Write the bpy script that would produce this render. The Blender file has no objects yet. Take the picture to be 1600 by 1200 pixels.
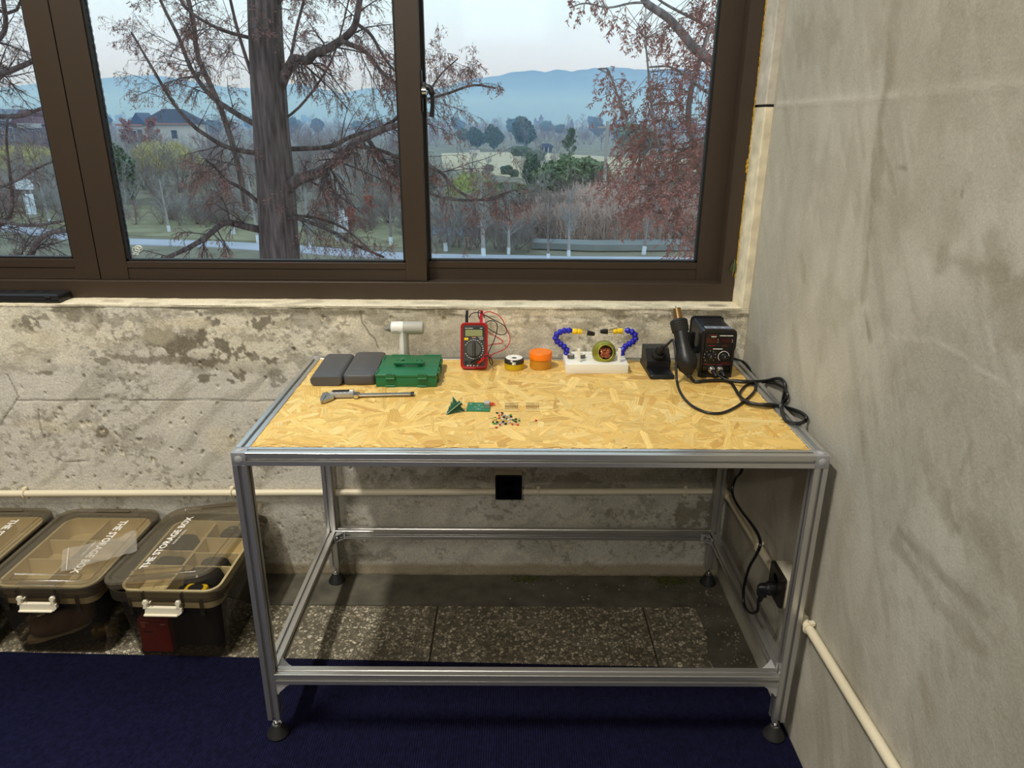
import bpy, bmesh, math, random
import numpy as np
from mathutils import Matrix, Vector

SC = bpy.context.scene
COL = SC.collection
PI = math.pi
rnd = random.Random(7)

# ---------------------------------------------------------------- camera
F_PX = 1129.3016
CAM_LOC = np.array([0.58125267, -1.36187065, 1.42709172])
C_R = np.array([9.99982389e-01, -4.67423095e-04, 5.91636347e-03])
C_U = np.array([-0.00539752, 0.34284938, 0.93937488])
C_F = np.array([0.00246751, 0.93939027, -0.34284082])
cd = bpy.data.cameras.new('camera'); cam = bpy.data.objects.new('camera', cd); COL.objects.link(cam)
cd.sensor_fit = 'HORIZONTAL'; cd.sensor_width = 36.0; cd.lens = F_PX / 1600 * 36.0
cd.clip_start = 0.02; cd.clip_end = 9000
cam.matrix_world = Matrix(((C_R[0], C_U[0], -C_F[0], CAM_LOC[0]), (C_R[1], C_U[1], -C_F[1], CAM_LOC[1]),
                           (C_R[2], C_U[2], -C_F[2], CAM_LOC[2]), (0, 0, 0, 1)))
SC.camera = cam

def at(x, y, axis, val):
    """photo pixel -> point of the plane axis = val"""
    d = C_F + C_R * (x - 800) / F_PX + C_U * (600 - y) / F_PX
    t = (val - CAM_LOC[axis]) / d[axis]
    return CAM_LOC + d * t

# ---------------------------------------------------------------- colour management, sky, room lamps, side fill
SC.view_settings.view_transform = 'Standard'; SC.view_settings.look = 'None'
SC.view_settings.exposure = 0.0; SC.view_settings.gamma = 1.0; SC.view_settings.use_curve_mapping = False

def lin(c):
    return tuple(((v / 255) / 12.92 if v / 255 <= 0.04045 else ((v / 255 + 0.055) / 1.055) ** 2.4) for v in c[:3])

def L4(c):
    return lin(c) + (1.0,)

w = bpy.data.worlds.new('sky'); SC.world = w; w.use_nodes = True
nt = w.node_tree; nt.nodes.clear()
wo = nt.nodes.new('ShaderNodeOutputWorld'); bg = nt.nodes.new('ShaderNodeBackground')
tc = nt.nodes.new('ShaderNodeTexCoord'); sx = nt.nodes.new('ShaderNodeSeparateXYZ'); rp = nt.nodes.new('ShaderNodeValToRGB')
nt.links.new(tc.outputs['Generated'], sx.inputs[0]); nt.links.new(sx.outputs['Z'], rp.inputs[0])
nt.links.new(rp.outputs[0], bg.inputs[0]); nt.links.new(bg.outputs[0], wo.inputs[0])
e = rp.color_ramp.elements
e[0].position = 0.0; e[0].color = L4((222, 226, 255))
e[1].position = 1.0; e[1].color = L4((170, 205, 238))
for p_, c_ in ((0.06, (222, 228, 255)), (0.17, (222, 246, 255)), (0.45, (206, 230, 250))):
    k = e.new(p_); k.color = L4(c_)
bg.inputs[1].default_value = 1.45

def area(name, loc, target, sx_, sy_, power, col):
    l = bpy.data.lights.new(name, 'AREA'); l.shape = 'RECTANGLE'; l.size = sx_; l.size_y = sy_; l.energy = power; l.color = col
    o = bpy.data.objects.new(name, l); COL.objects.link(o); o.location = loc
    d = Vector(target) - Vector(loc); o.rotation_euler = d.to_track_quat('-Z', 'Y').to_euler()
    return o
WARM = (1.0, 0.95, 0.86)
area('ceiling_lamp_near', (-0.86, -1.0, 4.15), (-0.86, -0.999, 0), 0.16, 1.0, 132, WARM)
area('ceiling_lamp_far', (-0.45, -5.6, 4.1), (-0.3, 0.0, 0.6), 0.3, 0.3, 70, WARM)
area('side_fill_light', (-3.4, -3.0, 4.15), (-3.4, -2.999, 0), 0.5, 1.6, 70, WARM)  # added ambient fill that brightens the right wall, no known fixture

# ---------------------------------------------------------------- mesh helpers
def T(x, y, z): return Matrix.Translation((x, y, z))
def R(ax, deg): return Matrix.Rotation(math.radians(deg), 4, ax)

def link(o, parent=None):
    COL.objects.link(o)
    if parent is not None: o.parent = parent
    return o

def tag(o, label=None, cat=None, group=None, kind=None):
    if label: o['label'] = label
    if cat: o['category'] = cat
    if group: o['group'] = group
    if kind: o['kind'] = kind
    return o

def thing(name, loc, label, cat, group=None, rz=0):
    o = bpy.data.objects.new(name, None); o.empty_display_size = 0.02
    o.location = loc; o.rotation_euler = (0, 0, math.radians(rz)); COL.objects.link(o)
    return tag(o, label, cat, group)

class MB:
    def __init__(s): s.v = []; s.f = []; s.mi = []; s.m = 0
    def add(s, vs, fs, M=None):
        n = len(s.v)
        if M is not None: vs = [M @ Vector(v) for v in vs]
        s.v.extend([tuple(v) for v in vs]); s.f.extend([tuple(i + n for i in f) for f in fs]); s.mi.extend([s.m] * len(fs))
        return s
    def bm(s, b, M=None):
        b.verts.index_update()
        s.add([v.co.copy() for v in b.verts], [[v.index for v in f.verts] for f in b.faces], M); b.free(); return s
    def box(s, x0, x1, y0, y1, z0, z1, bev=0, seg=2, M=None):
        b = bmesh.new(); bmesh.ops.create_cube(b, size=1)
        for v in b.verts:
            v.co = Vector(((x0 + x1) / 2 + v.co.x * (x1 - x0), (y0 + y1) / 2 + v.co.y * (y1 - y0), (z0 + z1) / 2 + v.co.z * (z1 - z0)))
        if bev: bmesh.ops.bevel(b, geom=list(b.edges), offset=bev, segments=seg, profile=0.5, affect='EDGES')
        return s.bm(b, M)
    def prism(s, poly, z0, z1, M=None):
        n = len(poly); vs = [(p[0], p[1], z0) for p in poly] + [(p[0], p[1], z1) for p in poly]
        fs = [(i, (i + 1) % n, n + (i + 1) % n, n + i) for i in range(n)] + [tuple(range(n))[::-1], tuple(range(n, 2 * n))]
        return s.add(vs, fs, M)
    def loft(s, rings, cap0=True, cap1=True, M=None, close=True):
        n = len(rings[0]); vs = [p for r_ in rings for p in r_]; fs = []
        for k in range(len(rings) - 1):
            for i in range(n if close else n - 1):
                j = (i + 1) % n; fs.append((k * n + i, k * n + j, (k + 1) * n + j, (k + 1) * n + i))
        if cap0: fs.append(tuple(range(n))[::-1])
        if cap1: fs.append(tuple(range((len(rings) - 1) * n, len(rings) * n)))
        return s.add(vs, fs, M)
    def lathe(s, prof, seg=24, M=None, cap=True):
        rings = [[(r_ * math.cos(2 * PI * i / seg), r_ * math.sin(2 * PI * i / seg), z) for i in range(seg)] for r_, z in prof]
        return s.loft(rings, cap, cap, M)
    def tube(s, pts, r_, seg=8, cap=True, M=None):
        pts = [Vector(p) for p in pts]; rr = r_ if isinstance(r_, (list, tuple)) else [r_] * len(pts)
        rings = []; up = Vector((0, 0, 1)); prev = None
        for i, p in enumerate(pts):
            t = (pts[min(i + 1, len(pts) - 1)] - pts[max(i - 1, 0)])
            if t.length < 1e-9: t = Vector((0, 0, 1))
            t.normalize()
            if prev is None:
                a = t.cross(up) if abs(t.dot(up)) < 0.95 else t.cross(Vector((1, 0, 0)))
            else: a = prev - t * prev.dot(t)
            if a.length < 1e-6: a = t.orthogonal()
            a.normalize(); prev = a; b = t.cross(a)
            rings.append([p + (a * math.cos(2 * PI * k / seg) + b * math.sin(2 * PI * k / seg)) * rr[i] for k in range(seg)])
        return s.loft(rings, cap, cap, M)
    def build(s, name, mats, parent=None, loc=(0, 0, 0), rot=None, smooth=35, label=None):
        me = bpy.data.meshes.new(name); me.from_pydata(s.v, [], s.f)
        b = bmesh.new(); b.from_mesh(me); bmesh.ops.recalc_face_normals(b, faces=b.faces); b.to_mesh(me); b.free()
        for m_ in (mats if isinstance(mats, (list, tuple)) else [mats]): me.materials.append(m_)
        if len(me.polygons) == len(s.mi): me.polygons.foreach_set('material_index', s.mi)
        if smooth:
            me.polygons.foreach_set('use_smooth', [True] * len(me.polygons)); me.set_sharp_from_angle(angle=math.radians(smooth))
        o = bpy.data.objects.new(name, me); o.location = loc
        if rot: o.rotation_euler = [math.radians(a) for a in rot]
        link(o, parent)
        if label: o['label'] = label
        return o

def smooth_path(pts, n=6):
    """Catmull-Rom through the points"""
    P = [np.array(p, float) for p in pts]; P = [2 * P[0] - P[1]] + P + [2 * P[-1] - P[-2]]; out = []
    for i in range(1, len(P) - 2):
        a, b, c, d = P[i - 1], P[i], P[i + 1], P[i + 2]
        for k in range(n):
            t = k / n
            out.append(0.5 * (2 * b + (c - a) * t + (2 * a - 5 * b + 4 * c - d) * t * t + (3 * b - a - 3 * c + d) * t ** 3))
    out.append(P[-2]); return [tuple(p) for p in out]

def rrect(w_, h_, r_, n=5, cx=0, cy=0):
    out = []
    for (sx_, sy_, a0) in ((1, 1, 0), (-1, 1, 90), (-1, -1, 180), (1, -1, 270)):
        for k in range(n + 1):
            a = math.radians(a0 + 90 * k / n)
            out.append((cx + sx_ * (w_ / 2 - r_) + r_ * math.cos(a), cy + sy_ * (h_ / 2 - r_) + r_ * math.sin(a)))
    return out

def array_mesh(name, V, Fq, mats, parent=None, smooth=False, col=None, uv=None):
    """fast mesh from numpy arrays, faces all of one size"""
    me = bpy.data.meshes.new(name); nv, nf, k = len(V), len(Fq), Fq.shape[1]
    me.vertices.add(nv); me.vertices.foreach_set('co', np.ascontiguousarray(V, np.float32).ravel())
    me.loops.add(nf * k); me.loops.foreach_set('vertex_index', np.ascontiguousarray(Fq, np.int32).ravel())
    me.polygons.add(nf); me.polygons.foreach_set('loop_start', np.arange(0, nf * k, k, dtype=np.int32))
    me.polygons.foreach_set('loop_total', np.full(nf, k, np.int32))
    if smooth: me.polygons.foreach_set('use_smooth', np.ones(nf, bool))
    if uv is not None:
        l = me.uv_layers.new(name='UVMap'); l.data.foreach_set('uv', np.ascontiguousarray(uv, np.float32).ravel())
    me.update(calc_edges=True)
    if col is not None:
        a = me.color_attributes.new('Col', 'FLOAT_COLOR', 'POINT')
        c4 = np.ones((nv, 4), np.float32); c4[:, :3] = col; a.data.foreach_set('color', c4.ravel())
    for m_ in (mats if isinstance(mats, (list, tuple)) else [mats]): me.materials.append(m_)
    o = bpy.data.objects.new(name, me); return link(o, parent)

def copy_tree(o, parent=None):
    c = o.copy(); COL.objects.link(c)
    if parent is not None: c.parent = parent
    for ch in list(o.children): copy_tree(ch, c)
    return c

def text(s, size, mat_, parent, M, name='lettering', depth=0.0004, align='CENTER', label=None):
    cu = bpy.data.curves.new('lettering', 'FONT'); cu.body = s; cu.size = size; cu.extrude = depth / 2; cu.resolution_u = 2; cu.offset = size * .028
    cu.align_x = align; cu.align_y = 'CENTER'
    o = bpy.data.objects.new('lettering_curve', cu); COL.objects.link(o)
    dg = bpy.context.evaluated_depsgraph_get(); me = bpy.data.meshes.new_from_object(o.evaluated_get(dg))
    bpy.data.objects.remove(o); me.transform(M); me.materials.clear(); me.materials.append(mat_)
    t = bpy.data.objects.new(name, me); link(t, parent)
    if label: t['label'] = label
    return t

# ---------------------------------------------------------------- materials
def mat(name, col, rough=0.5, metal=0.0, var=0.0, vscale=8.0, bump=0.0, bscale=200.0, spec=0.5, coat=0.0, emit=None):
    m = bpy.data.materials.new(name); m.use_nodes = True; n = m.node_tree; b = n.nodes['Principled BSDF']
    b.inputs['Base Color'].default_value = L4(col); b.inputs['Roughness'].default_value = rough
    b.inputs['Metallic'].default_value = metal; b.inputs['Specular IOR Level'].default_value = spec
    if coat: b.inputs['Coat Weight'].default_value = coat; b.inputs['Coat Roughness'].default_value = 0.15
    co = n.nodes.new('ShaderNodeTexCoord')
    if var:
        no = n.nodes.new('ShaderNodeTexNoise'); no.inputs['Scale'].default_value = vscale; no.inputs['Detail'].default_value = 6
        r_ = n.nodes.new('ShaderNodeValToRGB'); c = lin(col)
        r_.color_ramp.elements[0].position = 0.3; r_.color_ramp.elements[1].position = 0.7
        r_.color_ramp.elements[0].color = tuple(max(0, v * (1 - var)) for v in c) + (1,)
        r_.color_ramp.elements[1].color = tuple(min(1, v * (1 + var)) for v in c) + (1,)
        n.links.new(co.outputs['Object'], no.inputs['Vector']); n.links.new(no.outputs[0], r_.inputs[0]); n.links.new(r_.outputs[0], b.inputs['Base Color'])
    if bump:
        nb = n.nodes.new('ShaderNodeTexNoise'); nb.inputs['Scale'].default_value = bscale; nb.inputs['Detail'].default_value = 4
        bn = n.nodes.new('ShaderNodeBump'); bn.inputs['Strength'].default_value = bump; bn.inputs['Distance'].default_value = 0.002
        n.links.new(co.outputs['Object'], nb.inputs['Vector']); n.links.new(nb.outputs[0], bn.inputs['Height']); n.links.new(bn.outputs[0], b.inputs['Normal'])
    if emit:
        b.inputs['Emission Color'].default_value = L4(col); b.inputs['Emission Strength'].default_value = emit
    return m

def attr_mat(name, rough=0.85, bump=0.3, bscale=120.0, fine=0.12, fscale=260.0, dist=0.002):
    """base colour from the mesh's own colour layer, with a fine grain on top"""
    m = bpy.data.materials.new(name); m.use_nodes = True; n = m.node_tree; b = n.nodes['Principled BSDF']
    b.inputs['Roughness'].default_value = rough; b.inputs['Specular IOR Level'].default_value = 0.25
    a = n.nodes.new('ShaderNodeVertexColor'); a.layer_name = 'Col'
    co = n.nodes.new('ShaderNodeTexCoord'); no = n.nodes.new('ShaderNodeTexNoise')
    no.inputs['Scale'].default_value = fscale; no.inputs['Detail'].default_value = 5
    mr = n.nodes.new('ShaderNodeMapRange'); mr.inputs[1].default_value = 0.3; mr.inputs[2].default_value = 0.7
    mr.inputs[3].default_value = 1 - fine; mr.inputs[4].default_value = 1 + fine
    mx = n.nodes.new('ShaderNodeMix'); mx.data_type = 'RGBA'; mx.blend_type = 'MULTIPLY'; mx.inputs[0].default_value = 1
    n.links.new(co.outputs['Object'], no.inputs['Vector']); n.links.new(no.outputs[0], mr.inputs[0])
    n.links.new(a.outputs[0], mx.inputs[6]); n.links.new(mr.outputs[0], mx.inputs[7]); n.links.new(mx.outputs[2], b.inputs['Base Color'])
    if bump:
        nb = n.nodes.new('ShaderNodeTexNoise'); nb.inputs['Scale'].default_value = bscale; nb.inputs['Detail'].default_value = 8
        bn = n.nodes.new('ShaderNodeBump'); bn.inputs['Strength'].default_value = bump; bn.inputs['Distance'].default_value = dist
        n.links.new(co.outputs['Object'], nb.inputs['Vector']); n.links.new(nb.outputs[0], bn.inputs['Height']); n.links.new(bn.outputs[0], b.inputs['Normal'])
    return m

def clear_mat(name, tint, gloss=0.08, diffuse=0.0, dcol=(200, 190, 170), rough=0.05):
    """thin clear sheet: tinted see-through, a little body colour, surface gloss"""
    m = bpy.data.materials.new(name); m.use_nodes = True; n = m.node_tree; n.nodes.clear()
    o = n.nodes.new('ShaderNodeOutputMaterial'); t = n.nodes.new('ShaderNodeBsdfTransparent'); g = n.nodes.new('ShaderNodeBsdfGlossy')
    d = n.nodes.new('ShaderNodeBsdfDiffuse'); t.inputs[0].default_value = tuple(tint) + (1,); d.inputs[0].default_value = L4(dcol)
    g.inputs['Roughness'].default_value = rough
    ge = n.nodes.new('ShaderNodeNewGeometry'); dt = n.nodes.new('ShaderNodeVectorMath'); dt.operation = 'DOT_PRODUCT'
    n.links.new(ge.outputs['Incoming'], dt.inputs[0]); n.links.new(ge.outputs['Normal'], dt.inputs[1])
    def mth(op, a_, b_=None):
        k = n.nodes.new('ShaderNodeMath'); k.operation = op
        for i, v in enumerate((a_, b_)):
            if v is None: continue
            if isinstance(v, (int, float)): k.inputs[i].default_value = v
            else: n.links.new(v, k.inputs[i])
        return k.outputs[0]
    fac = mth('ADD', mth('MULTIPLY', mth('POWER', mth('SUBTRACT', 1.0, mth('ABSOLUTE', dt.outputs['Value'])), 5.0), 0.6), gloss)
    m1 = n.nodes.new('ShaderNodeMixShader'); m1.inputs[0].default_value = diffuse
    m2 = n.nodes.new('ShaderNodeMixShader')
    n.links.new(t.outputs[0], m1.inputs[1]); n.links.new(d.outputs[0], m1.inputs[2])
    n.links.new(fac, m2.inputs[0]); n.links.new(m1.outputs[0], m2.inputs[1]); n.links.new(g.outputs[0], m2.inputs[2])
    n.links.new(m2.outputs[0], o.inputs[0]); return m

M_ALU = mat('anodised aluminium', (200, 199, 195), 0.30, 0.82, bump=0.04, bscale=900)
M_ALU_PLUG = mat('grey plastic cap', (168, 168, 168), 0.5)
M_STEEL = mat('bright zinc steel', (215, 215, 215), 0.18, 1.0)
M_RUBBER = mat('black rubber', (26, 26, 25), 0.62)
M_BLACK = mat('black plastic', (20, 20, 22), 0.42, bump=0.05, bscale=900)
M_BLACK_GLOSS = mat('glossy black plastic', (9, 9, 11), 0.16)
M_CABLE = mat('black cable sheath', (15, 15, 16), 0.35)
M_PVC = mat('cream conduit', (226, 216, 188), 0.38, var=0.06, vscale=3)
M_WHITEBOX = mat('white outlet plastic', (226, 220, 200), 0.4)
M_FRAME = mat('brown window aluminium', (60, 48, 37), 0.42, 0.0, var=0.04, vscale=2)
M_GASKET = mat('black glazing gasket', (17, 17, 18), 0.6)
M_GREY_PLASTIC = mat('charcoal plastic', (78, 77, 78), 0.5, bump=0.05, bscale=1500)
M_GREEN = mat('green printed plastic', (28, 106, 62), 0.42, bump=0.08, bscale=700)
M_WHITE = mat('white plastic', (238, 236, 226), 0.4)
M_LTGREY = mat('light grey plastic', (178, 176, 166), 0.45)
M_MIDGREY = mat('grey plastic', (128, 126, 120), 0.5)
M_RED = mat('red plastic', (176, 22, 22), 0.4)
M_RED_LEAD = mat('red test lead', (205, 28, 45), 0.35)
M_YELLOW = mat('yellow plastic', (238, 200, 20), 0.4)
M_BLUE = mat('blue arm plastic', (34, 34, 176), 0.35)
M_NAVY = mat('navy carpet pile', (30, 30, 64), 0.95, var=0.35, vscale=90, bump=0.5, bscale=500, spec=0.1)
M_DARKSCREEN = mat('dark screen', (28, 30, 34), 0.15)

# ---------------------------------------------------------------- noise for painted layers
_prm = np.random.RandomState(3).rand(8, 256, 256).astype(np.float32)
def vnoise(x, y, seed=0):
    t = _prm[seed % 8]; sh = (seed // 8) * 37
    xi = np.floor(x).astype(int); yi = np.floor(y).astype(int); fx = x - xi; fy = y - yi
    fx = fx * fx * (3 - 2 * fx); fy = fy * fy * (3 - 2 * fy)
    g = lambda i, j: t[(i + sh) & 255, (j + sh) & 255]
    return (g(xi, yi) * (1 - fx) + g(xi + 1, yi) * fx) * (1 - fy) + (g(xi, yi + 1) * (1 - fx) + g(xi + 1, yi + 1) * fx) * fy
def fbm(x, y, o=5, seed=0, gain=0.5):
    s = 0; a = 1; tot = 0
    for i in range(o):
        s = s + a * vnoise(x * 2 ** i + 17.3 * i, y * 2 ** i + 9.1 * i, seed + i); tot += a; a *= gain
    return s / tot
def sst(a, b, x):
    t = np.clip((x - a) / (b - a), 0, 1); return t * t * (3 - 2 * t)
def mixc(c, d, t):
    return c + (np.array(lin(d)) - c) * t[..., None]
def seg_dist(u, v, poly):
    d = np.full(u.shape, 9.0)
    for (a, b), (c, e_) in zip(poly[:-1], poly[1:]):
        l2 = (c - a) ** 2 + (e_ - b) ** 2 + 1e-12
        t = np.clip(((u - a) * (c - a) + (v - b) * (e_ - b)) / l2, 0, 1)
        d = np.minimum(d, np.hypot(u - a - t * (c - a), v - b - t * (e_ - b)))
    return d
def grid_faces(nu, nv):
    i, j = np.meshgrid(np.arange(nu - 1), np.arange(nv - 1), indexing='ij'); a = (i * nv + j).ravel()
    return np.stack([a, a + nv, a + nv + 1, a + 1], 1)

# ================================================================= THE ROOM
YW, XR, SILL, H = 0.687, 1.275, 0.917, 0.7743
M_WALLB = attr_mat('patched bare concrete', 0.9, 0.75, 130, 0.2, 260)
M_WALLR = attr_mat('skim coated concrete', 0.88, 0.5, 150, 0.09, 300)

# ---- wall under the window, with its pits and stains
nx, nz = 870, 264
xs = np.linspace(-1.75, XR, nx); zs = np.linspace(0, SILL, nz)
U, V = np.meshgrid(xs, zs, indexing='ij')
n1 = fbm(U * 3.2, V * 3.6, 6, 0); n2 = fbm(U * 9 + 3, V * 9, 5, 9); n3 = fbm(U * 30, V * 30, 4, 17); n4 = fbm(U * 90, V * 90, 3, 25)
ca, sa = math.cos(0.7), math.sin(0.7)
st = fbm((U * ca + V * sa) * 5, (-U * sa + V * ca) * 30, 4, 4)            # trowel strokes
c = np.zeros(U.shape + (3,)) + np.array(lin((214, 209, 197)))
c = mixc(c, (172, 166, 151), sst(0.5, 0.68, n1) * 0.75)
c = mixc(c, (226, 220, 203), sst(0.52, 0.7, n2) * 0.6)
c = mixc(c, (168, 162, 146), sst(0.52, 0.72, st) * 0.6)
c = mixc(c, (134, 126, 106), sst(0.60, 0.7, fbm(U * 6, V * 11, 5, 33)) * 0.5 * sst(0.35, 0.6, V))
up = sst(0.70, 0.84, V + 0.12 * (n2 - 0.5))                               # cream plaster runs along the top
c = mixc(c, (234, 226, 202), up * (0.35 + 0.5 * sst(0.4, 0.6, n2)))
c = mixc(c, (160, 152, 130), up * sst(0.55, 0.63, fbm(U * 14 + 5, V * 22, 6, 12, .6)) * 0.6)
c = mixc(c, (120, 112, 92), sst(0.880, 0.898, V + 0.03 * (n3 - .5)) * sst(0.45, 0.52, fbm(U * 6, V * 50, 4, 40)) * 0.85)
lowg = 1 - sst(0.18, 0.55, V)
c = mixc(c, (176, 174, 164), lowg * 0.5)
def px_back(p): q = at(p[0], p[1], 1, YW); return q[0], q[2]
spk = sst(.54, .66, fbm(U * 70, V * 80, 4, 61, .65)) * sst(.44, .58, fbm(U * 5 + 2, V * 6, 4, 44))
c = mixc(c, (128, 121, 104), spk * .6)
c = mixc(c, (214, 206, 184), sst(.58, .68, fbm(U * 60 + 7, V * 60, 4, 71, .65)) * .35)
stains = [(400, 505, 26, 16, .9), (365, 520, 12, 26, .9), (245, 532, 16, 14, .9), (275, 535, 14, 20, .9), (292, 540, 12, 22, .9), (330, 507, 22, 16, .9), (420, 566, 20, 18, .9), (262, 510, 10, 10, .7), (132, 586, 6, 4, .9), (315, 590, 8, 5, .9), (338, 586, 8, 4, .9), (252, 586, 10, 6, .9), (362, 686, 7, 8, .95), (160, 674, 6, 6, .9), (338, 530, 20, 28, .9), (372, 545, 24, 30, .9), (395, 560, 22, 26, .8), (350, 565, 60, 7, .9), (250, 562, 130, 6, .7), (35, 508, 24, 20, .8),
          (72, 495, 16, 8, .7), (115, 495, 10, 6, .6), (205, 500, 40, 8, .5), (375, 578, 12, 22, .9), (62, 583, 20, 4, .8), (190, 588, 40, 6, .45),
          (300, 530, 18, 20, .6), (1085, 800, 38, 32, .8), (980, 540, 40, 20, .45), (930, 560, 50, 22, .4), (620, 580, 50, 26, .3), (860, 600, 40, 20, .3),
          (470, 560, 30, 20, .45), (430, 585, 16, 18, .6), (1150, 520, 26, 30, .4), (960, 505, 60, 12, .5), (1080, 505, 60, 9, .6), (520, 500, 70, 10, .4),
          (640, 760, 60, 20, .4), (900, 760, 70, 18, .5), (1000, 790, 50, 26, .45), (560, 870, 60, 10, .4), (200, 690, 50, 14, .35), (60, 660, 60, 22, .3)]
for i, (px, py, rx, ry, s_) in enumerate(stains):
    u0, v0 = px_back((px, py)); u1, v1 = px_back((px + rx, py - ry))
    d = np.hypot((U - u0) / max(1e-3, u1 - u0), (V - v0) / max(1e-3, v1 - v0)) + 2.6 * (n2 - 0.5) + 2.4 * (n3 - .5) + 1.4 * (n4 - .5) - .1
    c = mixc(c, (128, 120, 101), (1 - sst(0.55, 0.78, d)) * s_)
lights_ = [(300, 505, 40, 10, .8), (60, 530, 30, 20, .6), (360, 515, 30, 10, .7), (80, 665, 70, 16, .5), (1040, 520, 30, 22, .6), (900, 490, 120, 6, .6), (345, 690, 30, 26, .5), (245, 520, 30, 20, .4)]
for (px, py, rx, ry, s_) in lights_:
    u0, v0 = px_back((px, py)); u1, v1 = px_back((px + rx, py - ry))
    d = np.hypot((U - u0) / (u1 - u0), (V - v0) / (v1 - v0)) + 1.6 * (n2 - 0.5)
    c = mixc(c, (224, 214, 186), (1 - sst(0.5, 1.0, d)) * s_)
cracks = [[(25, 625), (120, 625), (200, 626), (300, 625), (380, 627), (440, 624), (560, 627)], [(565, 487), (567, 505), (575, 520), (585, 532), (592, 545)],
          [(62, 640), (68, 680), (80, 712), (100, 722), (140, 720)], [(190, 705), (205, 735), (225, 755)], [(0, 665), (30, 620), (10, 585)], [(180, 560), (187, 540), (175, 520)]]
hgt = (n3 - 0.5) * 0.0016 + (n2 - 0.5) * 0.003
for i, cr in enumerate(cracks):
    d = seg_dist(U + (0.03 if i else 0) * (n2 - .5) + 0.006 * (n3 - .5), V + 0.010 * (n2 - .5) + .004 * (n3 - .5), [px_back(p) for p in cr])
    k = 1 - sst(0.0006, 0.0034, d); gap = sst(0.30, 0.52, fbm(U * 9, V * 9, 3, 51)); c = mixc(c, (104, 96, 80), k * 0.75 * gap); hgt = hgt - 0.0022 * k * gap
rp_ = np.random.RandomState(12)
pits = [(rp_.uniform(-1.7, 1.25), rp_.uniform(0.12, 0.74), rp_.uniform(0.0022, 0.0046), rp_.uniform(1.4, 2.6), rp_.uniform(-0.5, 0.5)) for _ in range(260)]
for (px, py) in ((160, 674), (128, 662), (139, 661), (145, 638), (94, 640), (191, 707), (161, 707), (238, 718), (216, 688), (363, 684), (164, 652), (362, 686), (506, 498), (612, 498), (694, 500), (459, 547)):
    u0, v0 = px_back((px, py)); pits.append((u0, v0, 0.007, 1.3, 0.2))
for (u0, v0, r_, el, an) in pits:
    i0, i1 = np.searchsorted(xs, [u0 - 4 * r_, u0 + 4 * r_]); j0, j1 = np.searchsorted(zs, [v0 - 4 * r_, v0 + 4 * r_])
    if i1 <= i0 or j1 <= j0: continue
    du = U[i0:i1, j0:j1] - u0; dv = V[i0:i1, j0:j1] - v0
    a = du * math.cos(an) + dv * math.sin(an); b = -du * math.sin(an) + dv * math.cos(an)
    k = 1 - sst(0.55, 1.15, np.hypot(a / r_, b / (r_ * el)))
    hgt[i0:i1, j0:j1] -= 0.006 * k; c[i0:i1, j0:j1] = mixc(c[i0:i1, j0:j1], (132, 124, 106), k * 0.55); k2 = 1 - sst(0.4, 1.0, np.hypot((a + r_ * .9) / (r_ * .6), b / (r_ * el))); hgt[i0:i1, j0:j1] += .0012 * k2; c[i0:i1, j0:j1] = mixc(c[i0:i1, j0:j1], (236, 228, 206), k2 * .55)  # pit shade and a lit rim on one side are painted into the colour
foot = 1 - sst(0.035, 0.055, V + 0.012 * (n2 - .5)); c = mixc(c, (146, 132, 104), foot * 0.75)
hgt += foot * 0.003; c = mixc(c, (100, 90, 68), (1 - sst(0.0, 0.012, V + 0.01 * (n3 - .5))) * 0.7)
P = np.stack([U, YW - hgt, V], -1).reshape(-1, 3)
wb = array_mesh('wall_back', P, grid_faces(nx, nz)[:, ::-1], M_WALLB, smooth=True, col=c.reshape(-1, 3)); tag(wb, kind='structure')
# solid body of that wall, its sill and the pier beside the window
M_PLASTER = mat('cream peeling plaster', (222, 212, 184), 0.9, var=0.22, vscale=22, bump=0.6, bscale=90)
M_PLASTER2 = mat('grey white putty', (196, 190, 176), 0.9, var=0.15, vscale=30, bump=0.6, bscale=120)
b_ = MB(); b_.box(-3.2, XR, YW + 0.006, YW + 0.2, 0, SILL - 0.006); tag(b_.build('wall_back_core', M_PLASTER, smooth=0), kind='structure')
nxs, nys = 380, 16
us = np.linspace(-3.2, XR, nxs); vs_ = np.linspace(YW - 0.002, YW + 0.2, nys); U2, V2 = np.meshgrid(us, vs_, indexing='ij')
m1 = fbm(U2 * 12, V2 * 30, 4, 2); zz = SILL + 0.003 * (m1 - 0.5) + 0.0035 * (fbm(U2 * 40, V2 * 40, 3, 5) - .5) - 0.004 * (1 - sst(YW - 0.002, YW + 0.012, V2))
cs = np.zeros(U2.shape + (3,)) + np.array(lin((228, 218, 190))); cs = mixc(cs, (176, 166, 142), sst(0.55, 0.7, m1) * .7)
d = np.hypot((U2 - 1.19) / 0.035, (V2 - 0.72) / 0.02); cs = mixc(cs, (150, 142, 122), (1 - sst(0.7, 0.95, d)) * 0.9)
sl = array_mesh('trim_1', np.stack([U2, V2, zz], -1).reshape(-1, 3), grid_faces(nxs, nys), M_WALLB, smooth=True, col=cs.reshape(-1, 3)); tag(sl, kind='structure')
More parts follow.
